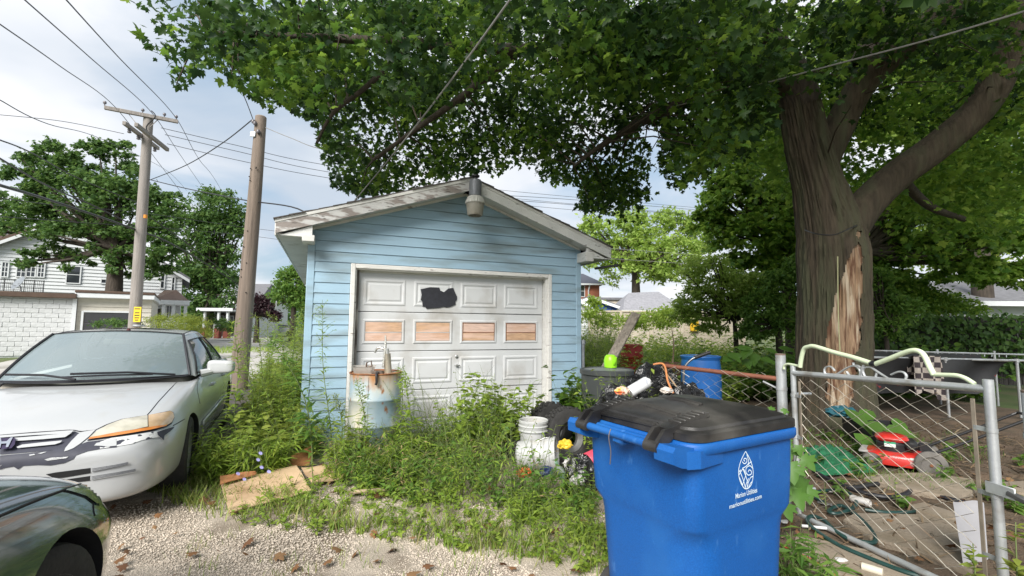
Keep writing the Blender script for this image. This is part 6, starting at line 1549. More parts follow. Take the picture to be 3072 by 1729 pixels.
MB().box((0, 0, 0), (w, 6, at(1830, 900, 38).z)).build('wall', M_tan, tb); MB().box((-.2, -.2, at(1830, 900, 38).z), (w + .2, 6.2, at(1830, 897, 38).z + .1)).build('roof_edge', M_gray, tb)
sh = thing('gambrel_shed', 'shed with grey gambrel shingle roof behind the tan fence', 'shed', (at(1869, 975, 30).x, 30, 0)); o_ = at(1869, 975, 30).x
prf = [(at(x, 975, 30).x - o_, at(x, y, 30).z) for x, y in ((1866, 930), (1884, 897), (1918, 880), (1990, 868), (2030, 884), (2046, 930))]
w = prf[-1][0]
MB().box((.1, .3, 0), (w - .1, 6, prf[0][1])).build('wall', M_wtrim, sh)
mb = MB(); k = len(prf)
zt_ = prf[3][1]
mb.add([(0, 0, prf[0][1]), (w, 0, prf[0][1]), (w - .35, .9, prf[1][1]), (.35, .9, prf[1][1]), (w - .8, 2.2, zt_), (1.0, 2.2, zt_ - .1), (w, 6, prf[0][1]), (0, 6, prf[0][1])], [(0, 1, 2, 3), (3, 2, 4, 5), (1, 6, 4, 2), (0, 3, 5, 7), (5, 4, 6, 7)]); mb.build('roof', pm('pale_grey_shingle', (.24, .24, .26), .9, var=.15, scale=6), sh, smooth=False)
MB().box((-.1, -.1, prf[0][1] - .15), (w + .1, .02, prf[0][1] - .01)).build('fascia', M_wtrim, sh)
# white garage on the far right
wg = thing('white_garage', 'long white garage with grey shingle roof at the far right', 'garage', (at(2700, 975, 16.5).x, 16.5, 0)); w = 7.5; z1 = at(2850, 903, 16.5).z
MB().box((0, 0, 0), (w, 6, z1)).build('wall', M_wsid, wg)
for k in range(9): MB().add([(0, -.03, k * .28), (w, -.03, k * .28), (w, -.002, k * .28 + .27), (0, -.002, k * .28 + .27)], [(0, 1, 2, 3)]).build('siding_board', M_wsid, wg, smooth=False)
MB().add([(-.6, -.5, z1 - .08), (w, -.5, z1 - .08), (w, 3, z1 + 1.0), (.4, 3, z1 + 1.0), (w, 6.4, z1 - .08), (-.6, 6.4, z1 - .08)], [(0, 1, 2, 3), (3, 2, 4, 5), (0, 3, 5)]).build('roof', M_gray, wg, smooth=False)
MB().box((-.6, -.56, z1 - .2), (w, -.48, z1 - .03)).build('fascia', M_wtrim, wg)
# dark picket fence in front of it
M_pick = pm('dark_picket', (.05, .045, .042), .9, var=.3, scale=4)
pf = thing('picket_fence', 'dark weathered picket fence overgrown with vines', 'fence', (at(2590, 1000, 12.5).x, 12.5, 0)); w = 6.2; z1 = at(2850, 950, 12.5).z
pk0 = MB().prism([(-.055, 0), (.055, 0), (.055, z1 - .04), (.035, z1), (-.035, z1), (-.055, z1 - .04)], (1, 0, 0), (0, 0, 1), (0, .012, 0), (0, -1, 0), .024).build('picket', M_pick, pf, smooth=False)
for i in range(1, 49):
    c = link_copy(pk0, pf, (i * .127, random.uniform(-.006, .006), random.uniform(-.015, .01)))
for z_ in (.4, 1.4): MB().box((-.05, .014, z_), (w, .06, z_ + .09)).build('rail', M_pick, pf)
# pipe frame with black screen cloth
kn = thing('pipe_frame', 'galvanised pipe frame of a kennel behind the maple trunk', 'frame', (4.4, 7.9, 0))
o_ = Vector((4.4, 7.9, 0))
F0, F1 = at(2585, 1072, 7.9) - o_, at(3085, 1083, 7.9) - o_; B0_, B1_ = at(2395, 1046, 9.6) - o_, at(3085, 1065, 9.0) - o_
MB().tube([F0, F1], .021, 8).build('rail', M_gal, kn); MB().tube([B0_, B1_], .018, 8).build('rail', M_gal, kn); MB().tube([B0_ + Vector((-.15, -1.2, -.05)), B0_], .018, 8).build('rail', M_gal, kn)
for p in (F0, F0.lerp(F1, .5), F0.lerp(F1, .93)): MB().tube([p, Vector((p.x, p.y, 0))], .022, 8).build('upright', M_gal, kn); MB().lathe([(.035, -.03), (.035, .03)], 10, Matrix.Translation(p), cap=True).build('clamp', M_gal, kn)
for p in (B0_, B0_ + Vector((-.15, -1.2, -.05)), B0_.lerp(B1_, .3), B0_.lerp(B1_, .62), B0_.lerp(B1_, .86)): MB().tube([p + Vector((0, 0, .06)), Vector((p.x, p.y, 0))], .02, 8).build('upright', M_gal, kn)
for i in range(22): 
    p = B0_.lerp(B1_, .28 + i * .03); MB().tube([p, p + Vector((-.03, -.02, -.06))], .008, 4).build('wire_tie', M_gal, kn)
bc_ = MB(); 
def fc(u, v):
    p = F0.lerp(F1, u * .92) + o_; low = .38 + .6 * max(0, (u - .78) / .22) ** 1.2; q = Vector((p.x, p.y + .12, low)); r_ = p.lerp(q, v); r_.y += .10 * math.sin(u * 9) * v * (1 - v) * 3 + .05 * math.sin(u * 17 + v * 3); return r_
bc_.surf(fc, 40, 12); o = bc_.build('black_screen', pm('black_mesh_cloth', (.022, .023, .025), .7, var=.25, scale=3, mix3=((.30, .03, .03), .72, 7., (1, 1, 2))), None); tag(o, 'black screen cloth hung over the front rail of the pipe frame', 'cloth')
q = MB(); q.surf(lambda u, v: (F0.lerp(F1, u * .8) + o_).lerp(B0_.lerp(B1_, .25 + u * .55) + o_, v) + Vector((0, 0, -.10 * math.sin(math.pi * v) - .02)), 20, 8); tag(q.build('black_net_top', MATS['black_mesh_cloth'], None), 'black screen cloth sagging over the top of the pipe frame', 'cloth')
# plaid blanket over the rail
plm = bpy.data.materials.new('plaid'); plm.use_nodes = True; n_ = plm.node_tree; b = n_.nodes['Principled BSDF']; b.inputs['Roughness'].default_value = .95
ch_ = n_.nodes.new('ShaderNodeTexChecker'); ch_.inputs['Scale'].default_value = 11; ch_.inputs[1].default_value = (.42, .37, .33, 1); ch_.inputs[2].default_value = (.05, .04, .045, 1); tcx = n_.nodes.new('ShaderNodeTexCoord'); mpx = n_.nodes.new('ShaderNodeMapping'); mpx.inputs['Scale'].default_value = (1, 0, 1); n_.links.new(tcx.outputs['Object'], mpx.inputs[0]); n_.links.new(mpx.outputs[0], ch_.inputs[0]); n_.links.new(ch_.outputs[0], b.inputs[0])
pa, pb_ = at(2728, 1070, 7.86), at(2808, 1072, 7.86)
q = MB(); ln = at(2760, 1190, 7.8).z
def fb(u, v):
    x = pa.lerp(pb_, u); t = (v - .22) * 1.3
    fold = .05 * math.sin(u * 13) * min(1, abs(t) * 3)
    if t < 0: return Vector((x.x - pa.x, .06 + fold, x.z + .03 + t * 1.2 - pa.z))
    return Vector((x.x - pa.x + .05 * t * (u - .3), -.06 - fold - .02, x.z + .03 + (ln - x.z) * t * (1 - .12 * math.sin(u * 5)) - pa.z))
q.surf(fb, 26, 22); o = q.build('plaid_blanket', plm, None); o.location = pa; tag(o, 'black and beige plaid blanket hung over the pipe rail', 'blanket')
bx_ = thing('black_crate', 'black plastic crate on the ground behind the mower', 'crate', (4.75, 6.05, 0), -.3)
for a in ((-.28, -.2, 0, .28, -.18, .28), (-.28, .18, 0, .28, .2, .28), (-.28, -.18, 0, -.26, .18, .28), (.26, -.18, 0, .28, .18, .28), (-.26, -.18, .0, .26, .18, .02)): MB().box(a[:3], a[3:], .004).build('side', M_blk, bx_)
blob('blue green crumpled tarp piece on the black crate', (4.45, 6.2, .38), .22, .16, .10, pm('teal_tarp', (.02, .12, .16), .5, var=.3), 'tarp_piece', 'tarp', .4, 3., 3., 3)
# ================================================================== the big maple
M_bark = pm('maple_bark', (.072, .056, .038), .95, var=.35, scale=7, stretch=(3, 3, .35), bump=1., bscale=16, col2=(.085, .088, .05), thr=.58, soft=.12, mscale=1.6)
M_barkd = pm('limb_bark', (.055, .044, .034), .95, var=.35, scale=6, stretch=(3, 3, .6), bump=.8, bscale=16)
M_scar = pm('bare_wood', (.36, .24, .15), .85, var=.3, scale=5, stretch=(7, 7, .35), bump=.8, bscale=14, col2=(.16, .08, .045), thr=.53, soft=.05, mscale=4, mstretch=(4, 4, .5), mix3=((.56, .46, .34), .58, 3., (5, 5, .3)))
YT = 7.25
tree = thing('maple_tree', 'large maple with scarred trunk and spreading crown over the yard', 'tree', (at(2503, 1290, YT).x, YT, 0))
TO = Vector(tree.location)
def path_px(P, k=6):
    """points (px,py,Y,radius px) -> smooth path and radii in tree space"""
    pts = [at(p[0], p[1], p[2]) - TO for p in P]; rr = [p[3] * p[2] / FPX for p in P]
    sp = smoothpath(pts, k); ri = np.interp(np.linspace(0, len(P) - 1, len(sp)), range(len(P)), rr); return sp, list(ri)
def bark_tube(P, seg, name, mat, rough=.05, k=10, skip=None, freq=3., ridge=0.):
    sp, ri = path_px(P, k); mb = MB(); N = len(sp); grid = []
    pn = None
    for i, p in enumerate(sp):
        t = (sp[min(i + 1, N - 1)] - sp[max(i - 1, 0)]).normalized()
        if pn is None: u = Vector((0, -1, 0)) if abs(t.y) < .9 else Vector((1, 0, 0)); pn = (u - t * u.dot(t)).normalized()
        else: pn = (pn - t * pn.dot(t)).normalized()
        bn = t.cross(pn); row = []
        for j in range(seg):
            a = 2 * math.pi * j / seg; d = pn * math.cos(a) + bn * math.sin(a)
            q = p + d * ri[i]
            nz_ = mnoise.noise(Vector((math.cos(a) * freq, math.sin(a) * freq, q.z * .7))) + .6 * mnoise.noise(Vector((math.cos(a) * freq * 3, math.sin(a) * freq * 3, q.z * 1.5 + 7)))
            rdg = (1 - abs(mnoise.noise(Vector((math.cos(a) * freq * 5, math.sin(a) * freq * 5, q.z * .9 + 3))))) ** 3 + .6 * (1 - abs(mnoise.noise(Vector((math.cos(a) * freq * 9, math.sin(a) * freq * 9, q.z * 1.6 + 13))))) ** 3
            row.append(p + d * (ri[i] * (1 + rough * nz_) + ridge * (rdg - .5)))
        grid.append(row)
    return sp, ri, grid
# trunk with torn-off bark strip
trunkP = [(2503, 1330, YT, 160), (2502, 1285, YT, 124), (2500, 1225, YT, 104), (2500, 1100, YT, 93), (2500, 900, YT, 91), (2496, 760, YT, 92), (2482, 670, YT, 80), (2455, 560, YT, 64), (2424, 440, YT, 57), (2396, 310, YT, 53), (2378, 220, YT, 48)]
sp, ri, grid = bark_tube(trunkP, 180, 'trunk', M_bark, .05, 26, ridge=.030)
mbT, mbS = MB(), MB(); N, S = len(grid), 180
def scar_mask(i, j):
    q = (grid[i][j] + TO); px_, py_, dd = projpx([q]); px_, py_ = px_[0], py_[0]
    n = (grid[i][j] - sp[i])
    if n.y > .0 or not (690 < py_ < 1240): return False
    t = (py_ - 690) / 550; c = 2582 - 38 * t - 30 * math.sin(t * 2.2); w = 8 + 44 * min(1, t * 2.2) * (1 - .35 * max(0, t - .6) / .4) + 12 * mnoise.noise(Vector((0, 0, py_ * .02)))
    return abs(px_ - c) < w + 8 * mnoise.noise(Vector((px_ * .05, py_ * .03, 2)))
mask = [[scar_mask(i, j) for j in range(S)] for i in range(N)]
idT = {}; idS = {}
def vid(mb, d, i, j, inn):
    if (i, j) not in d:
        p = grid[i][j]
        if inn: dep = .035 + .035 * mnoise.noise(Vector((j * .18, p.z * 1.2, 5))) + .02 * mnoise.noise(Vector((j * .7, p.z * 2, 9))); p = p - (p - sp[i]).normalized() * dep
        d[(i, j)] = len(mb.v); mb.v.append(tuple(p))
    return d[(i, j)]
for i in range(N - 1):
    for j in range(S):
        c = [(i, j), (i, (j + 1) % S), (i + 1, (j + 1) % S), (i + 1, j)]
        if all(mask[a][b] for a, b in c): mbS.f.append(tuple(vid(mbS, idS, a, b, True) for a, b in c))
        else:
            mbT.f.append(tuple(vid(mbT, idT, a, b, mask[a][b] and False) for a, b in c))
            if any(mask[a][b] for a, b in c): mbS.f.append(tuple(vid(mbS, idS, a, b, True) for a, b in c))
trunk = mbT.build('trunk', M_bark, tree, angle=80)
mbS.build('bare_wood_scar', M_scar, trunk, angle=60, label='bare torn wood strip down the trunk')
def limb(P, seg=18, nm='limb', mat=None, rough=.06, k=8):
    s_, r_, g_ = bark_tube(P, seg, nm, mat, rough, k); mb = MB()
    for row in g_: mb.v += [tuple(p) for p in row]
    for i in range(len(g_) - 1):
        for j in range(seg): mb.f.append((i * seg + j, i * seg + (j + 1) % seg, (i + 1) * seg + (j + 1) % seg, (i + 1) * seg + j))
    mb.build(nm, mat or M_barkd, tree, angle=80); return s_
limbs = []
limbs.append(limb([(2530, 700, YT, 58), (2600, 612, YT - .02, 48), (2690, 527, YT - .1, 44), (2800, 447, YT - .2, 43), (2930, 335, YT - .4, 42), (3005, 210, YT - .6, 43), (3045, 60, YT - .8, 42), (3080, -120, YT - 1.0, 40), (3100, -330, YT - 1.2, 36)], 28, mat=M_bark))
limbs.append(limb([(2462, 520, YT, 36), (2515, 385, YT - .05, 41), (2580, 262, YT - .2, 41), (2680, 155, YT - .4, 46), (2790, 80, YT - .6, 45), (2890, -10, YT - .8, 42), (3010, -140, YT - 1, 38), (3150, -300, YT - 1.3, 32)], 26, mat=M_bark))
limbs.append(limb([(2405, 320, YT, 60), (2370, 220, YT - .1, 50), (2300, 120, YT - .3, 42), (2200, 30, YT - .6, 38), (2080, -60, YT - .9, 32), (1900, -200, YT - 1.3, 26)], 20))
limbs.append(limb([(2590, 200, YT, 40), (2640, 60, YT + .2, 34), (2660, -80, YT + .4, 30), (2660, -260, YT + .6, 24)], 14))
limbs.append(limb([(2395, 270, YT, 40), (2200, 190, YT - .4, 30), (2030, 160, YT - .8, 26), (1850, 140, YT - 1.2, 22), (1560, 150, YT - 1.8, 19), (1240, 130, YT - 2.2, 16), (900, 110, YT - 2.5, 11), (620, 100, YT - 2.7, 6)], 14))
limbs.append(limb([(2200, 190, YT - .4, 22), (2050, 300, YT - .6, 17), (1900, 380, YT - .7, 12), (1800, 440, YT - .8, 8), (1720, 500, YT - .8, 4)], 10))
limbs.append(limb([(1560, 150, YT - 1.8, 15), (1400, 280, YT - 1.6, 11), (1260, 380, YT - 1.5, 8), (1120, 480, YT - 1.4, 5)], 10))
limbs.append(limb([(1240, 130, YT - 2.2, 11), (1100, 260, YT - 2.0, 8), (1000, 340, YT - 1.9, 6), (950, 430, YT - 1.9, 4)], 10))
limbs.append(limb([(2080, -60, YT - .9, 22), (1700, -40, YT - 1.8, 18), (1200, -60, YT - 2.4, 14), (700, -40, YT - 2.8, 8)], 12))
limbs.append(limb([(2690, 525, YT, 18), (2790, 620, YT + .8, 12), (2900, 660, YT + 1.5, 8)], 8))
rp = thing('rope', 'thin pale rope hanging down the scarred trunk', 'rope', (0, 0, 0)); MB().tube(smoothpath([at(2513, 770, YT - .62), at(2514, 900, YT - .62), at(2517, 1000, YT - .66), at(2520, 1055, YT - .68)], 6), .008, 6).build('rope', pm('yellow_rope', (.45, .45, .25), .8), rp)
rp = thing('cable_tie', 'black cable tied round the maple trunk below the fork', 'cable', (0, 0, 0)); MB().tube(smoothpath([at(2415, 690, YT - .25), at(2450, 702, YT - .60), at(2500, 705, YT - .68), at(2540, 690, YT - .66), at(2580, 672, YT - .35)], 6), .010, 6).build('loop', M_blk, rp)

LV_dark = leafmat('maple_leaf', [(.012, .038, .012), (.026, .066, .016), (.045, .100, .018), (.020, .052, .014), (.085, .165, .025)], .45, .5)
LV_glow = leafmat('sun_painted_maple_leaf', [(.035, .095, .016), (.07, .155, .022), (.12, .22, .03), (.17, .28, .04)], .45, .62)  # brighter copy of the maple leaf, sunlight put into its colour
LV_bri = leafmat('light_painted_maple_leaf', [(.06, .15, .025), (.13, .25, .035), (.21, .34, .05), (.09, .19, .03), (.30, .42, .07)], .5, .6)  # maple leaf copy with raised colour, standing in for light on shaded foliage
LV_mid = leafmat('mid_leaf', [(.040, .095, .026), (.080, .165, .038), (.13, .225, .055), (.055, .12, .03)], .55, .45)
LV_lite = leafmat('light_leaf', [(.20, .32, .06), (.31, .44, .09), (.25, .37, .08), (.40, .50, .14)], .6, .5)
LV_weed = leafmat('weed_leaf', [(.15, .26, .035), (.25, .37, .055), (.34, .44, .08), (.19, .30, .04)], .55, .5)
LV_weedd = leafmat('dark_weed_leaf', [(.08, .18, .035), (.14, .26, .05), (.20, .32, .065)], .5, .5)
LV_gold = leafmat('yellow_weed', [(.19, .25, .04), (.28, .33, .06), (.13, .20, .03)], .6, .45)
LV_grass = leafmat('grass_blade', [(.11, .19, .03), (.20, .29, .05), (.30, .36, .09), (.26, .22, .10)], .6, .35)
LV_dry = leafmat('dead_weed', [(.26, .18, .09), (.36, .27, .14), (.20, .12, .06)], .8, .2)
LV_purp = leafmat('purple_leaf', [(.030, .014, .020), (.06, .022, .030), (.04, .03, .03)], .5, .3)
M_twig = pm('twig', (.06, .045, .032), .9)

canopy = [(318, -5), (345, 90), (378, 128), (425, 170), (440, 218), (468, 222), (490, 180), (530, 172), (560, 172), (600, 232), (650, 255), (690, 275), (700, 255), (755, 290), (800, 322), (802, 398), (832, 442), (850, 478), (905, 490), (962, 492), (1010, 478), (1078, 474), (1090, 450), (1130, 455), (1150, 435), (1235, 440), (1300, 415), (1345, 418), (1365, 455), (1425, 462), (1462, 445), (1450, 528), (1500, 535), (1545, 550), (1600, 548), (1642, 485), (1600, 462), (1640, 430), (1632, 372), (1600, 322), (1660, 312), (1660, 345), (1655, 420), (1690, 470), (1720, 485), (1745, 462), (1790, 452), (1800, 420), (1830, 395), (1862, 398), (1900, 380), (1930, 330), (1965, 320), (1960, 240), (2060, 230), (2080, 290), (2130, 330), (2200, 330), (2280, 330), (2330, 380), (2420, 330), (2500, 380), (2576, 400), (2590, -5)]
canopy = [(x * K, y * K) for x, y in canopy]
def jitter_in(P, poly, j, rng):
    x, y, d = projpx(P); return inpoly(x + rng.normal(0, j, len(x)), y + rng.normal(0, j, len(x)), poly)
rng = np.random.default_rng(11)
cen = []
while len(cen) < 690:
    x, y = rng.uniform(370, 3090), rng.uniform(-40, 680)
    if not inpoly(np.array([x]), np.array([y]), canopy)[0]: continue
    if mnoise.noise(Vector((x * .006, y * .009, 3.3))) < -.12 and rng.random() < .8: continue
    lowY = 4.2 + .6 * rng.random(); Y = rng.uniform(4.3, 8.6) if x < 2250 else rng.uniform(5.2, 9.5)
    if x < 700: Y = rng.uniform(4.0, 6.2)
    if 780 < x < 2050 and y > 230: Y = rng.uniform(6.6, 9.4)
    if x > 2330 and y > 150 and Y < 8.0: 
        if rng.random() < (.86 if y > 300 else .25): continue
    cen.append(np.array(at(x, y, Y)))
cen = np.array(cen)
Pl = []; 
for c in cen:
    n = int(rng.integers(45, 100)); r_ = rng.uniform(.16, .36)
    Pl.append(c + rng.normal(0, 1, (n, 3)) * np.array([r_ * 1.2, r_ * 1.2, r_ * .7]))
Pl = np.concatenate(Pl); Pl = Pl[jitter_in(Pl, canopy, 7, rng)]
# keep clear of the near trunk and limbs in view
tx, ty, td = projpx(Pl); keep = ~((tx > 2330) & (ty > 235) & (td < 7.0) & (rng.random(len(tx)) < .95)); keep &= ~((tx > 2560) & (ty > 120) & (td < 6.7) & (rng.random(len(tx)) < .6)); Pl = Pl[keep]
nr = rng.normal(0, 1, Pl.shape); nr[:, 2] = np.abs(nr[:, 2]) + .35
ax_ = rng.normal(0, .7, Pl.shape); ax_[:, 2] -= .7
sz = rng.uniform(.06, .125, len(Pl))
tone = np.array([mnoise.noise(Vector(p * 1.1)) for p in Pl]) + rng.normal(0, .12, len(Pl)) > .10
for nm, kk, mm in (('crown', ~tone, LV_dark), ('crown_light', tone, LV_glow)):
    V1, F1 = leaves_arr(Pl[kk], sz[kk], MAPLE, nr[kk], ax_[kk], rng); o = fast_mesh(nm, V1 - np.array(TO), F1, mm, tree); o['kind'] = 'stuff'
# upper and outer crown beyond the frame, added and shaped to shade yard and trunk
n = 900; c2 = np.stack([rng.uniform(-3.0, 12, n), rng.uniform(.5, 15, n), rng.uniform(3.7, 10., n)], 1)
xx, yy, dd = projpx(c2); rad = np.hypot(c2[:, 0] - 4.9, c2[:, 1] - 7.2); k = (rad < 8.5) & ((yy < -30) | (xx > 3120)) & ~((c2[:, 0] < -1.0) | (c2[:, 1] < 1.2)); c2 = c2[k]
P3 = np.concatenate([c + rng.normal(0, .45, (34, 3)) for c in c2]); xx, yy, dd = projpx(P3); P3 = P3[(yy < -15) | (xx > 3090) | (dd < .2)]
nr = rng.normal(0, 1, P3.shape); nr[:, 2] = np.abs(nr[:, 2]) + .5
V1, F1 = leaves_arr(P3, rng.uniform(.15, .23, len(P3)), MAPLE, nr, None, rng); cr2_ = fast_mesh('outer_shade_crown', V1 - np.array(TO), F1, LV_dark, tree); cr2_['kind'] = 'stuff'
# twigs from limbs into the leaf clumps
allp = np.array([list(q + TO) for s_ in limbs for q in s_]); tw = []
for c in cen[::3]:
    d = np.linalg.norm(allp - c, axis=1); i = d.argmin()
    if d[i] < 2.6: a = allp[i]; m = (a + c) / 2 + np.array([0, 0, .12]); tw.append(tri_tube([a, m, c], .016, .005, 4))
V1, F1 = merge(tw); o = fast_mesh('twigs', V1 - np.array(TO), F1, M_twig, tree); o['kind'] = 'stuff'

# foliage of the same crown behind the trunk
cen2 = []
while len(cen2) < 250:
    x, y = rng.uniform(2180, 3090), rng.uniform(40, 800)
    if y > 560 + .18 * (x - 2180) or (x < 2330 and y > 480): continue
    if mnoise.noise(Vector((x * .006, y * .009, 8.3))) < -.2: continue
    cen2.append(np.array(at(x, y, rng.uniform(8.2, 12.))))
P4 = np.concatenate([c + rng.normal(0, 1, (60, 3)) * np.array([.5, .5, .28]) for c in cen2])
nr = rng.normal(0, 1, P4.shape); nr[:, 2] = np.abs(nr[:, 2]) + .35; ax_ = rng.normal(0, .7, P4.shape); ax_[:, 2] -= .7
V1, F1 = leaves_arr(P4, rng.uniform(.09, .16, len(P4)), MAPLE, nr, ax_, rng); o = fast_mesh('rear_crown', V1 - np.array(TO), F1, LV_bri, tree); o['kind'] = 'stuff'

# ================================================================== trees in the background
def bg_tree(label, base, Y, lumps, mat, nleaf, size, tw_, tmpl=SIMPLE, name='tree', limbs_=None, depth=.8, seed=1, cl=30, spread=.16, poly=None, trunk=True, bottom=.55, rmax=1.1):
    rng = np.random.default_rng(seed); b = at(base[0], base[1], Y); b = Vector((b.x, b.y, 0)); t = thing(name, label, 'tree', b)
    A = np.array([l[2] * l[3] for l in lumps], float); A /= A.sum(); out = []; cc = []
    for l, a in zip(lumps, A):
        x, y, rx, ry = l[:4]; c = np.array(at(x, y, Y + (l[4] if len(l) > 4 else 0))); RX_, RZ_ = rx * Y / FPX, ry * Y / FPX; n = int(nleaf * a / cl)
        d = unit(rng.normal(0, 1, (n, 3))); rr = rng.uniform(.35, rmax, (n, 1)) ** .7
        d[:, 2] = np.where(d[:, 2] < -bottom, -d[:, 2], d[:, 2])
        q = c + d * rr * np.array([RX_, RX_ * depth, RZ_]); cc.append(q)
        s = spread * np.sqrt(RX_ * RZ_)
        out.append((q[:, None] + rng.normal(0, s, (n, cl, 3)) * np.array([1, 1, .7])).reshape(-1, 3))
    P = np.concatenate(out); cc = np.concatenate(cc)
    if poly is not None: P = P[jitter_in(P, poly, 8, rng)]
    P = P[P[:, 2] > .1]
    nr = rng.normal(0, 1, P.shape); nr[:, 2] = np.abs(nr[:, 2]) + .4
    ax = rng.normal(0, 1, P.shape); ax[:, 2] -= .5
    V, F = leaves_arr(P, rng.uniform(size * .65, size * 1.25, len(P)), tmpl, nr, ax, rng)
    o = fast_mesh('crown', V - np.array(b), F, mat, t); o['kind'] = 'stuff'
    if trunk:
        tops = cc[rng.choice(len(cc), min(len(cc), 46), replace=False)]; cen_ = np.array([b.x, b.y, cc[:, 2].min() * .6 + cc[:, 2].mean() * .4])
        MB().tube(smoothpath([(0, 0, -.05), (.03, 0, cen_[2] * .5), (0, 0, cen_[2])], 5), [tw_ * (1.25 - .06 * i) for i in range(11)], 12).build('trunk', M_barkd, t)
        parts = []
        for q in tops:
            m = (cen_ + q) / 2 + np.array([0, 0, -.1 * np.linalg.norm(q - cen_) * .3]); parts.append(tri_tube([cen_ + rng.normal(0, .1, 3), m, q], tw_ * .38, .015, 5))
        V, F = merge(parts); o = fast_mesh('branches', V - np.array(b), F, M_barkd, t); o['kind'] = 'stuff'
    return t
k_ = lambda L: [tuple([l[0] * K, l[1] * K, l[2] * K, l[3] * K] + list(l[4:])) for l in L]
bg_tree('tall spreading maple in front of the white house', (330, 1000), 23, k_([(130, 420, 90, 60), (260, 400, 70, 60), (190, 500, 130, 80), (310, 520, 110, 90), (90, 560, 90, 60), (200, 610, 120, 60), (330, 620, 110, 60), (60, 470, 60, 50), (400, 560, 60, 80), (340, 680, 90, 40), (130, 660, 80, 35)]), LV_mid, 26000, .17, .40, MAPLE, depth=.6, seed=3, spread=.10, cl=55, rmax=1.25)
bg_tree('rounded dark green tree right of the grey pole', (525 * K, 1000), 47, k_([(540, 530, 70, 55), (500, 590, 80, 60), (560, 600, 65, 60), (525, 680, 85, 65), (555, 740, 60, 60), (480, 730, 60, 50), (520, 790, 70, 40), (590, 560, 30, 40)]), LV_mid, 15000, .45, .5, seed=4, spread=.12)
bg_tree('dense green tree behind the far left roofs', (-40, 960), 42, k_([(-10, 540, 50, 60), (20, 590, 50, 50), (-60, 560, 80, 80)]), LV_mid, 2600, .42, .4, seed=24)
bg_tree('small bright green tree just left of the garage corner', (735 * K, 1000), 40, k_([(740, 715, 45, 40), (725, 755, 50, 40), (750, 690, 30, 22), (760, 760, 36, 30)]), LV_weedd, 6500, .30, .25, seed=5)
bg_tree('dark purple leaved tree behind the brown pole', (645 * K, 1000), 36, k_([(640, 770, 36, 28), (668, 785, 26, 22), (620, 790, 20, 18), (690, 800, 20, 18)]), LV_purp, 3600, .26, .18, seed=6)
bg_tree('tall pale green tree behind the garage gable', (1600 * K, 950), 40, k_([(1510, 580, 60, 40), (1600, 570, 70, 45), (1690, 575, 60, 45), (1560, 630, 90, 45), (1660, 640, 100, 50), (1740, 620, 50, 50), (1600, 690, 90, 40), (1510, 660, 50, 40), (1700, 690, 60, 40)]), LV_lite, 13000, .40, .45, LANCE if False else SIMPLE, seed=7, spread=.12)
bg_tree('dark leafy maple left of the scarred trunk', (1990 * K, 1000), 13.5, k_([(1850, 420, 70, 60), (1950, 400, 70, 70), (1840, 500, 90, 60), (1950, 520, 90, 80), (1880, 600, 110, 60), (1970, 620, 70, 70), (1800, 560, 60, 40), (1900, 680, 90, 50), (1990, 330, 60, 60), (2050, 430, 60, 90)]), LV_bri, 17000, .155, .17, MAPLE, depth=.7, seed=8, spread=.12)
bg_tree('bright yellow green bushy tree above the blue barrel', (1850 * K, 1060), 12.2, k_([(1780, 690, 70, 45), (1840, 730, 70, 50), (1760, 760, 60, 40), (1820, 790, 60, 45), (1900, 750, 60, 60), (1730, 800, 40, 30), (1790, 830, 40, 22)]), LV_lite, 10000, .12, .07, SIMPLE, depth=.7, seed=9, spread=.13)
bg_tree('dark vine covered shrub mass left of the trunk', (1960 * K, 1080), 11.6, k_([(1920, 780, 60, 50), (1965, 740, 50, 60), (1950, 830, 55, 40), (1990, 800, 40, 60), (1890, 840, 40, 30), (2010, 700, 40, 60)]), LV_weedd, 9500, .12, .10, SIMPLE, depth=.6, seed=10, spread=.13)
bg_tree('maple crown behind the right limb of the trunk', (2140 * K, 1040), 13., k_([(2260, 460, 90, 60), (2350, 520, 110, 70), (2450, 600, 120, 70), (2540, 560, 90, 90), (2240, 560, 70, 60), (2300, 640, 100, 50), (2420, 690, 110, 40), (2540, 700, 80, 40), (2230, 680, 60, 50), (2400, 430, 80, 60), (2500, 440, 90, 70)]), LV_bri, 17000, .17, .22, MAPLE, depth=.6, seed=12, spread=.12)
bg_tree('tall maple filling the upper right behind the limbs', (2480 * K, 1030), 17., k_([(2250, 150, 110, 120), (2400, 200, 120, 110), (2530, 280, 100, 120), (2150, 60, 90, 80), (2350, 60, 130, 90), (2500, 80, 110, 100), (2270, 330, 90, 80), (2420, 350, 100, 80)]), LV_lite, 15000, .24, .3, MAPLE, depth=.5, seed=13, spread=.12, trunk=True)
bg_tree('bright green tree far behind the white garage', (2500 * K, 1000), 27, k_([(2430, 640, 120, 50), (2540, 600, 90, 60), (2330, 620, 80, 60), (2560, 690, 80, 30), (2440, 560, 100, 60)]), LV_weed, 7000, .30, .3, seed=14)
bg_tree('vine tangle against the picket fence', (2230 * K, 1060), 11.2, k_([(2210, 730, 40, 60), (2250, 790, 60, 50), (2210, 830, 50, 40)]), LV_weedd, 4500, .11, .06, SIMPLE, depth=.5, seed=15, spread=.15)
bg_tree('leafy shrub row hiding the foot of the tan fence', (1580 * K, 1040), 18, k_([(1490, 805, 40, 26), (1560, 815, 60, 24), (1640, 812, 60, 30), (1710, 800, 50, 34), (1500, 770, 26, 24)]), LV_weed, 6000, .13, .05, name='shrub', seed=41, trunk=False, spread=.2)
bg_tree('bright tangled shrub between trunk and white garage', (2290 * K, 1060), 13.6, k_([(2260, 740, 60, 50), (2330, 770, 70, 40), (2210, 760, 40, 60), (2400, 775, 60, 30)]), LV_bri, 8000, .14, .06, name='shrub', seed=42, trunk=False, spread=.16)
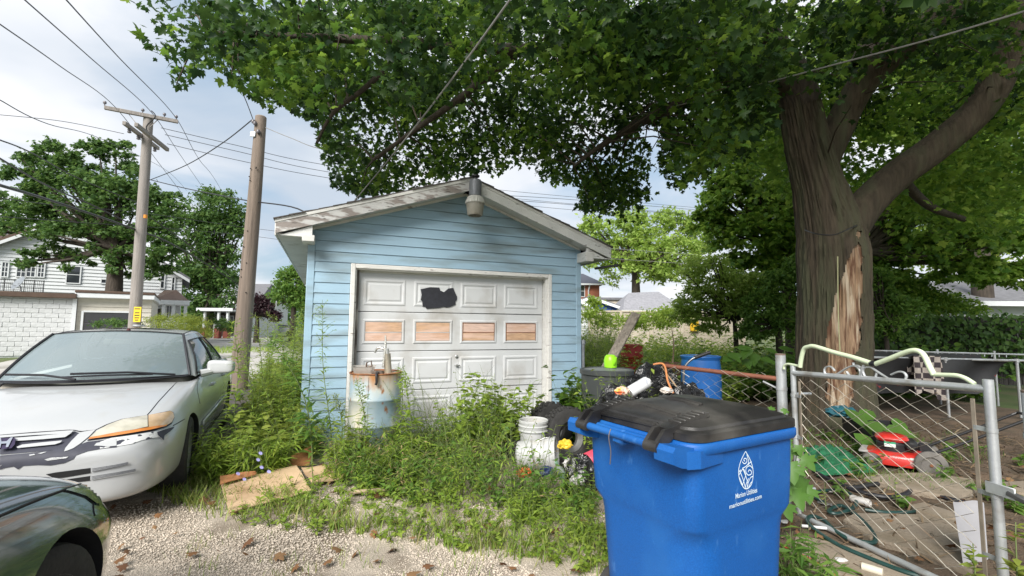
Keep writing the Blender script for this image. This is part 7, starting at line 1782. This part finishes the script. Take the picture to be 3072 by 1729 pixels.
for i, (x, Y_, l) in enumerate([(3600, 18, 'broad green tree past the right picture edge'), (4300, 24, 'second green tree far past the right picture edge'), (-520, 30, 'green tree past the left picture edge')]):
    bg_tree(l, (x, 1000), Y_, [(x - 120, 640, 190, 150), (x + 120, 600, 190, 170), (x, 440, 200, 160), (x + 60, 800, 220, 120)], LV_mid, 7000, .26, .3, seed=50 + i, spread=.16)
n = 26000; fx = rng.uniform(-150, 190, n); fz = rng.random(n) ** .8 * (6.5 + 2.5 * np.sin(fx * .11) + 2 * np.sin(fx * .31 + 1)); P = np.stack([fx, 118 + rng.uniform(-6, 6, n) + 10 * np.sin(fx * .05), fz], 1)
V1, F1 = leaves_arr(P, rng.uniform(.8, 1.7, n), SIMPLE, rng.normal(0, 1, P.shape) + np.array([0, -.4, .5]), None, rng); tag(fast_mesh('distant_trees', V1, F1, LV_mid), 'distant line of trees along the horizon', 'trees', kind='stuff')
# shrubs on the left verge
bg_tree('low bright bush beyond the white car roof', (450 * K, 1040), 19, k_([(440, 810, 60, 18), (490, 818, 40, 18), (400, 808, 30, 14), (450, 835, 70, 20), (500, 840, 40, 16)]), LV_gold, 5200, .13, .03, LANCE, name='bush', seed=16, trunk=False, spread=.2)
bg_tree('dark green bush at the foot of the grey pole', (280 * K, 1040), 18.6, k_([(285, 815, 45, 10), (330, 812, 20, 10)]), LV_mid, 900, .11, .03, name='bush', seed=17, trunk=False, spread=.2)
bg_tree('clipped green bush before the far brick porch', (600 * K, 1010), 40, k_([(590, 825, 45, 14), (560, 815, 30, 12)]), LV_mid, 1600, .22, .03, name='bush', seed=18, trunk=False, spread=.2)

# ================================================================== weeds
def stalk(h, nl, ll, lean, rng, droop=.5, tmpl=LANCE, feather=True, stem_r=.006):
    """one tall weed: stem, drooping narrow leaves all along it, feathery top. Returns stem (V,F), leaves (V,F)"""
    t = np.linspace(0, 1, 9); a = rng.uniform(0, 6.28); wob = .04 * h
    pts = np.stack([lean[0] * t ** 1.8 + wob * np.sin(t * 5 + a) * t, lean[1] * t ** 1.8 + wob * np.cos(t * 4 + a) * t, h * (t - .12 * (np.hypot(*lean) / h) ** 2 * t ** 2)], 1)
    st_ = [tri_tube(pts, stem_r, stem_r * .35, 5)]
    u = np.sort(rng.uniform(.12, .97, nl)); P = np.stack([np.interp(u, t, pts[:, i]) for i in range(3)], 1)
    ang = rng.uniform(0, 6.28, nl); out = np.stack([np.cos(ang), np.sin(ang), rng.uniform(-droop, .35, nl)], 1)
    nr = np.stack([-np.cos(ang) * .3, -np.sin(ang) * .3, np.ones(nl)], 1) + rng.normal(0, .2, (nl, 3))
    L = [leaves_arr(P, ll * (1.15 - .65 * u) * rng.uniform(.7, 1.2, nl), tmpl, nr, out, rng)]
    if feather:
        for k in range(9):
            u0 = .72 + .27 * k / 9; p = np.array([np.interp(u0, t, pts[:, i]) for i in range(3)]); a = rng.uniform(0, 6.28); l = .16 * h * (1.25 - u0)
            q = p + np.array([math.cos(a) * l, math.sin(a) * l, l * .8]); st_.append(tri_tube([p, (p + q) / 2 + [0, 0, .01], q], .0018, .001, 3))
            n = 7; uu = np.linspace(.3, 1, n)[:, None]; L.append(leaves_arr(p + (q - p) * uu, .022, SIMPLE, rng.normal(0, 1, (n, 3)), rng.normal(0, 1, (n, 3)), rng))
    return merge(st_), merge(L)
M_stem = pm('weed_stem', (.12, .16, .05), .7, var=.25)
rngw = np.random.default_rng(21)
def weed_thing(label, pos, h, nl, ll, lean, mat, group, tmpl=LANCE, feather=True, droop=.5, r_=.006):
    t = thing('tall_weed', label, 'weed', pos, group=group); s_, l_ = stalk(h, nl, ll, lean, rngw, droop, tmpl, feather, r_)
    fast_mesh('stem', *s_, M_stem, t); o = fast_mesh('leaves', *l_, mat, t); o['kind'] = 'stuff'
    return t
weed_thing('tallest upright weed stalk beside the white car mirror', (-3.05, 5.05, 0), 1.55, 150, .20, (-.02, .0), LV_weed, 'tall single weeds')
weed_thing('dark thick weed stalk arching left across the garage corner', (-2.02, 4.75, 0), 1.45, 190, .24, (-.62, .25), LV_weedd, 'tall single weeds', droop=.9, r_=.009)
weed_thing('feathery thin weed stalk crossing the left door casing', (-1.90, 4.95, 0), 1.78, 150, .15, (-.32, .12), LV_weed, 'tall single weeds')
weed_thing('narrow leaved weed stalk in front of the drum', (-1.50, 4.75, 0), .95, 120, .16, (-.06, 0), LV_weed, 'tall single weeds')
weed_thing('bushy narrow leaved weed right of the drum', (-1.02, 4.75, 0), 1.02, 150, .19, (-.05, .05), LV_weed, 'tall single weeds')
weed_thing('drooping weed stalk at the right edge of the drum', (-1.22, 5.0, 0), 1.05, 130, .17, (.02, .1), LV_weed, 'tall single weeds')
weed_thing('wilting yellow tipped weed stalk below the door casing', (-1.70, 4.65, 0), .80, 90, .18, (-.05, .05), LV_gold, 'tall single weeds', droop=1.0)
weed_thing('slim weed rising from the large cardboard sheet', (-1.72, 4.05, 0), .34, 40, .10, (.0, 0), LV_weed, 'tall single weeds', feather=False)
weed_thing('leafy weed with yellow tips in front of the latch post', (2.10, 2.16, 0), .52, 60, .09, (.05, .02), LV_gold, 'small weeds by the gate', SIMPLE, False)
weed_thing('leafy weed at the bottom right corner below the latch', (2.32, 2.20, 0), .60, 60, .10, (.08, .02), LV_gold, 'small weeds by the gate', SIMPLE, False)
weed_thing('thin weed before the right post with tiny yellow buds', (2.48, 2.18, 0), .76, 40, .07, (.06, .02), LV_gold, 'small weeds by the gate', SIMPLE, False)
for i, (x, y, h, l) in enumerate([(2612, 1460, .30, 'thin seedling left of the drink can behind the gate'), (2690, 1520, .20, 'small seedling right of the drink can'), (2478, 1530, .22, 'small seedling by the gate bottom rail')]):
    p = onz(x, y, 0); weed_thing(l, p, h, 9, .06, (.0, 0), LV_weed, 'seedlings in the yard', SIMPLE, False)
M_tall = [None] * 5
for i in range(46):     # crowd of tall weeds between the car and the garage
    p = (rngw.uniform(-4.0, -2.75), rngw.uniform(5.6, 9.0))
    if (p[0] + 3.774) * .9 + (p[1] - 3.946) * .437 < 1.28: p = (p[0] + .7, p[1])
    if p[0] > -2.78 and p[1] < 6.2: p = (p[0] - .2, p[1])
    g = GMI @ Vector((p[0], p[1], 0))
    if g.x > XL - .08 and g.y > YF - .1: continue
    k = i % 5
    if M_tall[k] is None:
        M_tall[k] = weed_thing('tall bright green weed stalk in the crowd left of the garage', (p[0], p[1], 0), 1.30 + .1 * k, 130, .17, (.1 * math.sin(k), .08), LV_weed if k % 2 else LV_gold, 'tall weeds left of the garage')
    else:
        c = copy_tree(M_tall[k]); s = rngw.uniform(.7, 1.1); c.matrix_basis = Matrix.Translation((p[0], p[1], 0)) @ Matrix.Rotation(rngw.uniform(0, 6.28), 4, 'Z') @ Matrix.Scale(s, 4)

def cover(pts, hs, nst, nl, ll, tmpl, rng, spread=.12, stem=True, droop=.2):
    """many small leafy plants -> (stems, leaves)"""
    SV, LV = [], []
    for (x, y), h in zip(pts, hs):
        for s_ in range(nst):
            a = rng.uniform(0, 6.28); sp_ = rng.uniform(.2, 1) * spread * (h / .3) ** .5; hh = h * rng.uniform(.55, 1.1)
            t = np.linspace(0, 1, 4)[:, None]; tip = np.array([math.cos(a) * sp_ * 1.6, math.sin(a) * sp_ * 1.6, hh]); p0 = np.array([x, y, 0])
            pts3 = p0 + np.concatenate([tip[None, :2] * t ** 1.5, hh * t], 1) if False else p0 + np.hstack([t ** 1.5 * tip[0], t ** 1.5 * tip[1], t * hh])
            if stem: SV.append(tri_tube(pts3, .0035, .0012, 3))
            u = rng.uniform(.15, 1, nl)[:, None]; P = p0 + np.hstack([u ** 1.5 * tip[0], u ** 1.5 * tip[1], u * hh])
            an = rng.uniform(0, 6.28, nl); ax = np.stack([np.cos(an), np.sin(an), rng.uniform(-droop, .5, nl)], 1); nr = np.stack([rng.normal(0, .35, nl), rng.normal(0, .35, nl), np.ones(nl)], 1)
            LV.append(leaves_arr(P, ll * rng.uniform(.55, 1.25, nl), tmpl, nr, ax, rng))
    return (merge(SV) if SV else None), merge(LV)
def stuff(name, label, pts, hs, nst, nl, ll, tmpl, mat, rng, **kw):
    s_, l_ = cover(pts, hs, nst, nl, ll, tmpl, rng, **kw); t = thing(name, label, 'weeds', (0, 0, 0)); t['kind'] = 'stuff'
    if s_ is not None: o = fast_mesh('stems', *s_, M_stem, t); o['kind'] = 'stuff'
    o = fast_mesh('leaves', *l_, mat, t); o['kind'] = 'stuff'
def region(n, poly, rng, avoid=None):
    poly = np.array(poly); out = []
    while len(out) < n:
        x, y = rng.uniform(poly[:, 0].min(), poly[:, 0].max()), rng.uniform(poly[:, 1].min(), poly[:, 1].max())
        if inpoly(np.array([x]), np.array([y]), [tuple(p) for p in poly])[0] and not (avoid and avoid(x, y)): out.append((x, y))
    return np.array(out)
def in_gar(x, y): g = GMI @ Vector((x, y, 0)); return (XL - .05 < g.x < XR + .05) and g.y > YF - .06
def in_car(x, y):
    d = Vector((x, y, 0)) - Vector((-3.774, 3.946, 0)); F_ = Vector((math.sin(R(25.96)), -math.cos(R(25.96)), 0)); L_ = Vector((math.cos(R(25.96)), math.sin(R(25.96)), 0)); return -4 < d.dot(F_) < 1 and abs(d.dot(L_)) < .98
rw = np.random.default_rng(33)
# before the garage door: knee-high tangle
p = region(270, [(-1.75, 4.35), (-.9, 3.95), (.1, 3.75), (.62, 3.55), (.75, 4.2), (.2, 4.75), (.0, 5.35), (-.4, 5.75), (-1.3, 5.45), (-1.8, 4.85)], rw, lambda x, y: in_gar(x, y) or (x > -.12 and y > 3.95))
hgt = lambda q: np.clip(.30 + .22 * np.sin(q[:, 0] * 3.1 + 1) + .25 * np.clip(q[:, 1] - 4.2, -.5, 1) + .18, .18, .95) * rw.uniform(.6, 1.15, len(q))
hs0 = hgt(p) * np.where(p[:, 0] < -.95, .62, 1.0)
stuff('weed_tangle', 'knee high tangle of light green weeds before the garage door', p[:150], hs0[:150] * 1.1, 4, 15, .07, LANCE, LV_weed, rw, droop=.4)
stuff('leafy_weeds', 'small leaved dark weeds among the tangle before the door', p[150:], hs0[150:] * .9, 4, 13, .055, SIMPLE, LV_weedd, rw)
p = region(40, [(-.75, 5.0), (.1, 4.9), (.15, 5.6), (-.5, 5.6)], rw, in_gar); stuff('broadleaf_weeds', 'waist high broad leaved weed clump before the right door half', p, rw.uniform(.55, .95, len(p)), 3, 17, .09, OVAL, LV_weed, rw)
p = region(60, [(-1.6, 4.2), (.3, 3.8), (.2, 4.9), (-.9, 5.4), (-1.7, 4.9)], rw, in_gar); stuff('dry_stalks', 'dead tan stalks bent among the weeds before the door', p, rw.uniform(.2, .6, len(p)), 3, 5, .06, LANCE, LV_dry, rw, spread=.3, droop=1.)
p = region(46, [(-1.15, 4.9), (-.1, 4.75), (.25, 5.3), (-.2, 5.7), (-1.0, 5.45)], rw, in_gar); stuff('wispy_weeds', 'thin seed stalks standing before the garage door', p, rw.uniform(.6, 1.05, len(p)), 3, 13, .022, SIMPLE, LV_gold, rw, spread=.22)
p = region(26, [(-1.9, 4.5), (-.9, 4.2), (-.8, 4.9), (-1.8, 5.0)], rw, in_gar); stuff('narrow_weeds', 'narrow leaved stalks around the drum foot', p, rw.uniform(.25, .55, len(p)), 2, 30, .09, LANCE, LV_weed, rw, spread=.08, droop=.7)
p = region(60, [(.05, 3.35), (.62, 3.1), (.72, 3.9), (.3, 4.3), (-.1, 4.0)], rw); stuff('dark_bindweed', 'light leafy weeds at the left foot of the bin', p, rw.uniform(.14, .32, len(p)) * np.where(p[:, 1] > 3.7, .5, 1), 4, 15, .06, LANCE, LV_weed, rw)
# left of the garage
p = region(300, [(-2.35, 4.55), (-2.9, 4.5), (-3.05, 5.2), (-4.9, 8.9), (-6.5, 12.5), (-5.1, 13), (-3.6, 9.8), (-2.9, 7.4), (-2.55, 6.0), (-2.1, 5.3)], rw, lambda x, y: in_gar(x, y) or in_car(x, y))
stuff('verge_weeds', 'bright weeds filling the strip between car and garage', p[:180], rw.uniform(.35, .95, 180), 4, 22, .085, LANCE, LV_weed, rw, spread=.16)
stuff('verge_broadleaf', 'broad leaved weeds along the left garage wall', p[180:], rw.uniform(.25, .75, len(p) - 180), 4, 16, .085, OVAL, LV_gold, rw, spread=.16)
p = region(34, [(-2.55, 4.2), (-2.95, 4.35), (-3.0, 4.95), (-2.3, 5.0), (-2.2, 4.6)], rw, in_car); stuff('front_weeds', 'lush weeds behind the cardboard sheet', p, rw.uniform(.22, .55, len(p)), 5, 18, .11, LANCE, LV_weed, rw)
# right garage corner and around the junk
p = region(26, [(.55, 5.55), (1.05, 5.5), (1.1, 6.3), (.75, 6.3)], rw, in_gar); stuff('corner_bush', 'dark broad leaved weed at the right garage corner', p, rw.uniform(.6, 1.12, len(p)), 3, 20, .12, OVAL, LV_glow, rw)
p = region(56, [(.85, 4.7), (1.4, 4.5), (1.55, 5.2), (.95, 5.4)], rw); stuff('junk_weeds', 'thin weeds growing through the junk behind the bin', p, rw.uniform(.7, 1.05, len(p)), 2, 16, .065, SIMPLE, LV_weed, rw)
# overgrown yard behind
p = region(520, [(1.4, 7.6), (3.4, 7.4), (4.0, 8.6), (6.2, 10.6), (10, 11.5), (10, 14.5), (6, 17), (2.4, 17), (1.6, 12)], rw, lambda x, y: in_gar(x, y) or (abs(x - .262 * y) < .38 and y < 11.6))
stuff('back_weeds', 'waist high green weeds filling the back lot', p[:300], rw.uniform(.5, 1.15, 300) * np.clip(1.25 - .06 * (p[:300, 0] - 2), .5, 1.3), 4, 17, .12, SIMPLE, LV_weed, rw, spread=.25)
stuff('back_shrubs', 'darker leafy growth in the back lot', p[300:], rw.uniform(.35, .85, 220), 4, 17, .12, OVAL, LV_weedd, rw, spread=.25)
p = region(190, [(1.35, 7.9), (2.6, 8.2), (3.4, 15), (1.8, 15)], rw, lambda x, y: in_gar(x, y) or (abs(x - .262 * y) < .42 and y < 11.6)); stuff('tall_back_weeds', 'tall yellow green weeds behind the leaning plank', p, rw.uniform(1.1, 1.9, len(p)), 3, 22, .11, LANCE, LV_weed, rw, spread=.2)
p = region(130, [(2.6, 15), (9, 14.5), (9.5, 20), (3.2, 20.5)], rw); stuff('fence_front_shrubs', 'rank green growth in front of the tan fence', p, rw.uniform(.7, 1.5, len(p)), 4, 16, .16, SIMPLE, LV_weed, rw, spread=.4)
p = region(120, [(4.6, 9.2), (10.5, 9.8), (10.5, 12.3), (4.4, 12.0)], rw); stuff('fence_foot_weeds', 'broad leaved plants below the picket fence', p, rw.uniform(.4, 1.25, len(p)), 4, 14, .19, OVAL, LV_weedd, rw, spread=.3)
# grass tufts
def grass(name, label, pts, h, nb, mat, rng):
    P = np.repeat(np.c_[pts, np.zeros(len(pts))], nb, 0) + np.c_[rng.normal(0, .05, (len(pts) * nb, 2)), np.zeros(len(pts) * nb)]; n = len(P)
    an = rng.uniform(0, 6.28, n); ax = np.stack([np.cos(an) * .5, np.sin(an) * .5, np.ones(n)], 1); nr = np.stack([np.cos(an), np.sin(an), -.4 * np.ones(n)], 1) * -1
    V, F = leaves_arr(P, h * rng.uniform(.5, 1.3, n), (BLADE[0] * np.array([1.6, 1, 1]), BLADE[1]), nr, ax, rng); tag(fast_mesh(name, V, F, mat), label, 'grass', kind='stuff')
grass('grass_edge', 'rough grass along the weedy edge of the gravel', np.concatenate([region(150, [(-2.9, 3.9), (-2.2, 4.35), (-1.4, 3.7), (0, 3.45), (.7, 3.3), (.6, 2.9), (-.5, 3.2), (-1.5, 3.5), (-2.5, 3.7)], rw), region(120, [(-3.4, 4.2), (-2.6, 3.85), (-2.3, 4.5), (-3.0, 5.1)], rw)]), .13, 14, LV_grass, rw)
grass('gravel_grass', 'thin grass sprigs in the gravel', region(90, [(-2.4, 3.4), (.8, 3.0), (.8, 2.0), (-.8, 2.0), (-2.0, 2.6)], rw), .07, 9, LV_grass, rw)
grass('yard_grass', 'grass patches on the yard dirt around the mower', np.concatenate([region(40, [(3.4, 4.4), (4.6, 4.2), (4.5, 4.7), (3.5, 4.8)], rw), region(70, [(3.2, 5.4), (5.6, 5.2), (6.5, 7.0), (3.4, 7.0)], rw)]), .10, 16, LV_weedd, rw)
grass('lawn_grass', 'unmown lawn grass across the far left', region(900, [(-24, 20.5), (-15, 20.5), (-12, 26), (-30, 28)], rw), .3, 6, LV_weed, rw)
p = region(150, [(-2.2, 3.55), (-.6, 3.15), (.7, 2.75), (.7, 3.5), (-.6, 3.95), (-1.9, 4.3)], rw); stuff('low_sprigs', 'low leafy sprigs creeping onto the gravel', p, rw.uniform(.05, .2, len(p)), 3, 9, .045, SIMPLE, LV_weed, rw)
# chicory flowers by the cardboard
ch0 = thing('chicory', 'wiry chicory plant with pale violet flowers over the cardboard', 'flower', (-2.42, 4.42, 0)); ps = []
M_vio = pm('chicory_petal', (.36, .36, .72), .6)
for (x, y) in [cd(228, 838), cd(303, 843), cd(266, 872), cd(368, 800), cd(412, 826), cd(362, 716), cd(348, 755)]:
    p_ = at(x, y, 4.2 + .1 * random.random()) - Vector((-2.42, 4.42, 0)); ps.append(tri_tube([np.array([0, 0, 0.]), np.array([p_.x * .4, p_.y * .4, .35]), np.array(p_)], .003, .0015, 4))
    mb = MB()
    for i in range(11):
        a = 2 * math.pi * i / 11; d = Vector((math.cos(a), -.35 * math.sin(a) - .1, math.sin(a))); s_ = Vector((-math.sin(a), 0, math.cos(a))) * .004; c = p_; mb.add([c, c + d * .012 + s_, c + d * .02, c + d * .012 - s_], [(0, 1, 2, 3)])
    mb.build('flower', M_vio, ch0, smooth=False)
fast_mesh('stems', *merge(ps), M_stem, ch0)
# vine with large leaves right of the bin: every leaf a part
lf_me = None
def big_leaf(parent, pos, size, nrm, axis, mat, tm=MAPLE):
    V, F = leaves_arr(np.array([pos]), [size], tm, np.array([nrm]), np.array([axis])); o = fast_mesh('leaf', V, F, mat, parent, smooth=True); return o
LV_vine = leafmat('vine_leaf', [(.06, .15, .025), (.10, .21, .035), (.08, .18, .03), (.14, .26, .05)], .45, .35)
vine = thing('leafy_vine', 'bright green large leaved vine between bin and gate', 'vine', (2.12, 3.45, 0)); vo = Vector((2.12, 3.45, 0))
BROAD = (MAPLE[0] * np.array([1.15, .95, 1.]), MAPLE[1])
for (x, y, s_) in [(2300, 1330, .11), (2345, 1320, .12), (2320, 1375, .14), (2370, 1400, .15), (2340, 1440, .17), (2400, 1440, .16), (2300, 1420, .13), (2385, 1480, .15), (2320, 1490, .15), (2410, 1380, .12), (2290, 1290, .10), (2330, 1290, .09), (2300, 1470, .13), (2360, 1350, .12), (2345, 1265, .07), (2310, 1235, .06), (2375, 1430, .14), (2280, 1360, .13), (2420, 1470, .13), (2290, 1520, .12), (2350, 1515, .14), (2355, 1240, .05), (2315, 1310, .10), (2395, 1350, .08)]:
    p_ = at(x, y - 14, 3.15 + .25 * random.random()) - vo; big_leaf(vine, p_, s_ * 1.05, (random.uniform(-.5, .5), -1, random.uniform(.3, .9)), (random.uniform(-.5, .5), -.2, -1), LV_vine, BROAD)
fast_mesh('stem', *merge([tri_tube([np.array(at(x, y, 3.3) - vo) for x, y in q], .006, .003, 5) for q in (((2330, 1560), (2340, 1450), (2320, 1350), (2310, 1240)), ((2335, 1540), (2380, 1450), (2390, 1360)))]), M_stem, vine)
bd = thing('burdock', 'broad leaved burdock plant at the foot of the maple', 'plant', (3.95, 5.9, 0)); bo_ = Vector((3.95, 5.9, 0))
for (x, y, s_, Y_) in [(2530, 1225, .42, 5.9), (2590, 1270, .40, 5.7), (2650, 1290, .34, 5.6), (2560, 1300, .30, 5.5), (2690, 1255, .30, 5.9), (2620, 1235, .30, 6.0)]:
    big_leaf(bd, at(x, y, Y_) - bo_, s_, (random.uniform(-.4, .4), -.8, 1), (random.uniform(-1, 1), -.5, .3), LV_vine if s_ < .32 else LV_weedd, OVAL)
b3 = thing('sprawling_dock', 'light green broad leaved plant behind the gate post', 'plant', (3.7, 8.3, 0)); bo_ = Vector((3.7, 8.3, 0))
for i in range(14):
    big_leaf(b3, at(2180 + i * 14, 1060 + 18 * math.sin(i * 2.1), 8.0 + .4 * random.random()) - bo_, random.uniform(.22, .38), (random.uniform(-.4, .4), -.6, 1), (random.uniform(-1, 1), -.6, .2), LV_vine, OVAL)
# leaves of the pigweed at the bin foot on the right
p = region(12, [(1.50, 2.55), (1.75, 2.45), (1.8, 2.75), (1.55, 2.85)], rw); stuff('bin_foot_weeds', 'drooping leafy weeds at the right foot of the bin', p, rw.uniform(.18, .36, 12), 3, 10, .11, LANCE, LV_weedd, rw)
p = region(40, [(2.45, 3.9), (3.6, 3.4), (5.5, 3.6), (5.8, 6.2), (3.2, 6.6)], rw); stuff('yard_weeds', 'scattered low weeds on the yard dirt', p, rw.uniform(.06, .2, len(p)), 3, 9, .07, OVAL, LV_weedd, rw, spread=.14)
# vine leaves on the picket fence
n = 2600; P = np.stack([rw.uniform(at(2590, 1000, 12.4).x, at(2590, 1000, 12.4).x + 6.4, n), 12.42 - rw.random(n) * .3, rw.uniform(.1, 1.0, n) ** .8 * (1.75 + .25 * rw.random(n))], 1); nr = rw.normal(0, .5, (n, 3)); nr[:, 1] -= 1
V1, F1 = leaves_arr(P, rw.uniform(.10, .19, n), OVAL, nr, None, rw); tag(fast_mesh('fence_vines', V1, F1, LV_mid), 'dark leafy vines hanging over the picket fence', 'vines', kind='stuff')
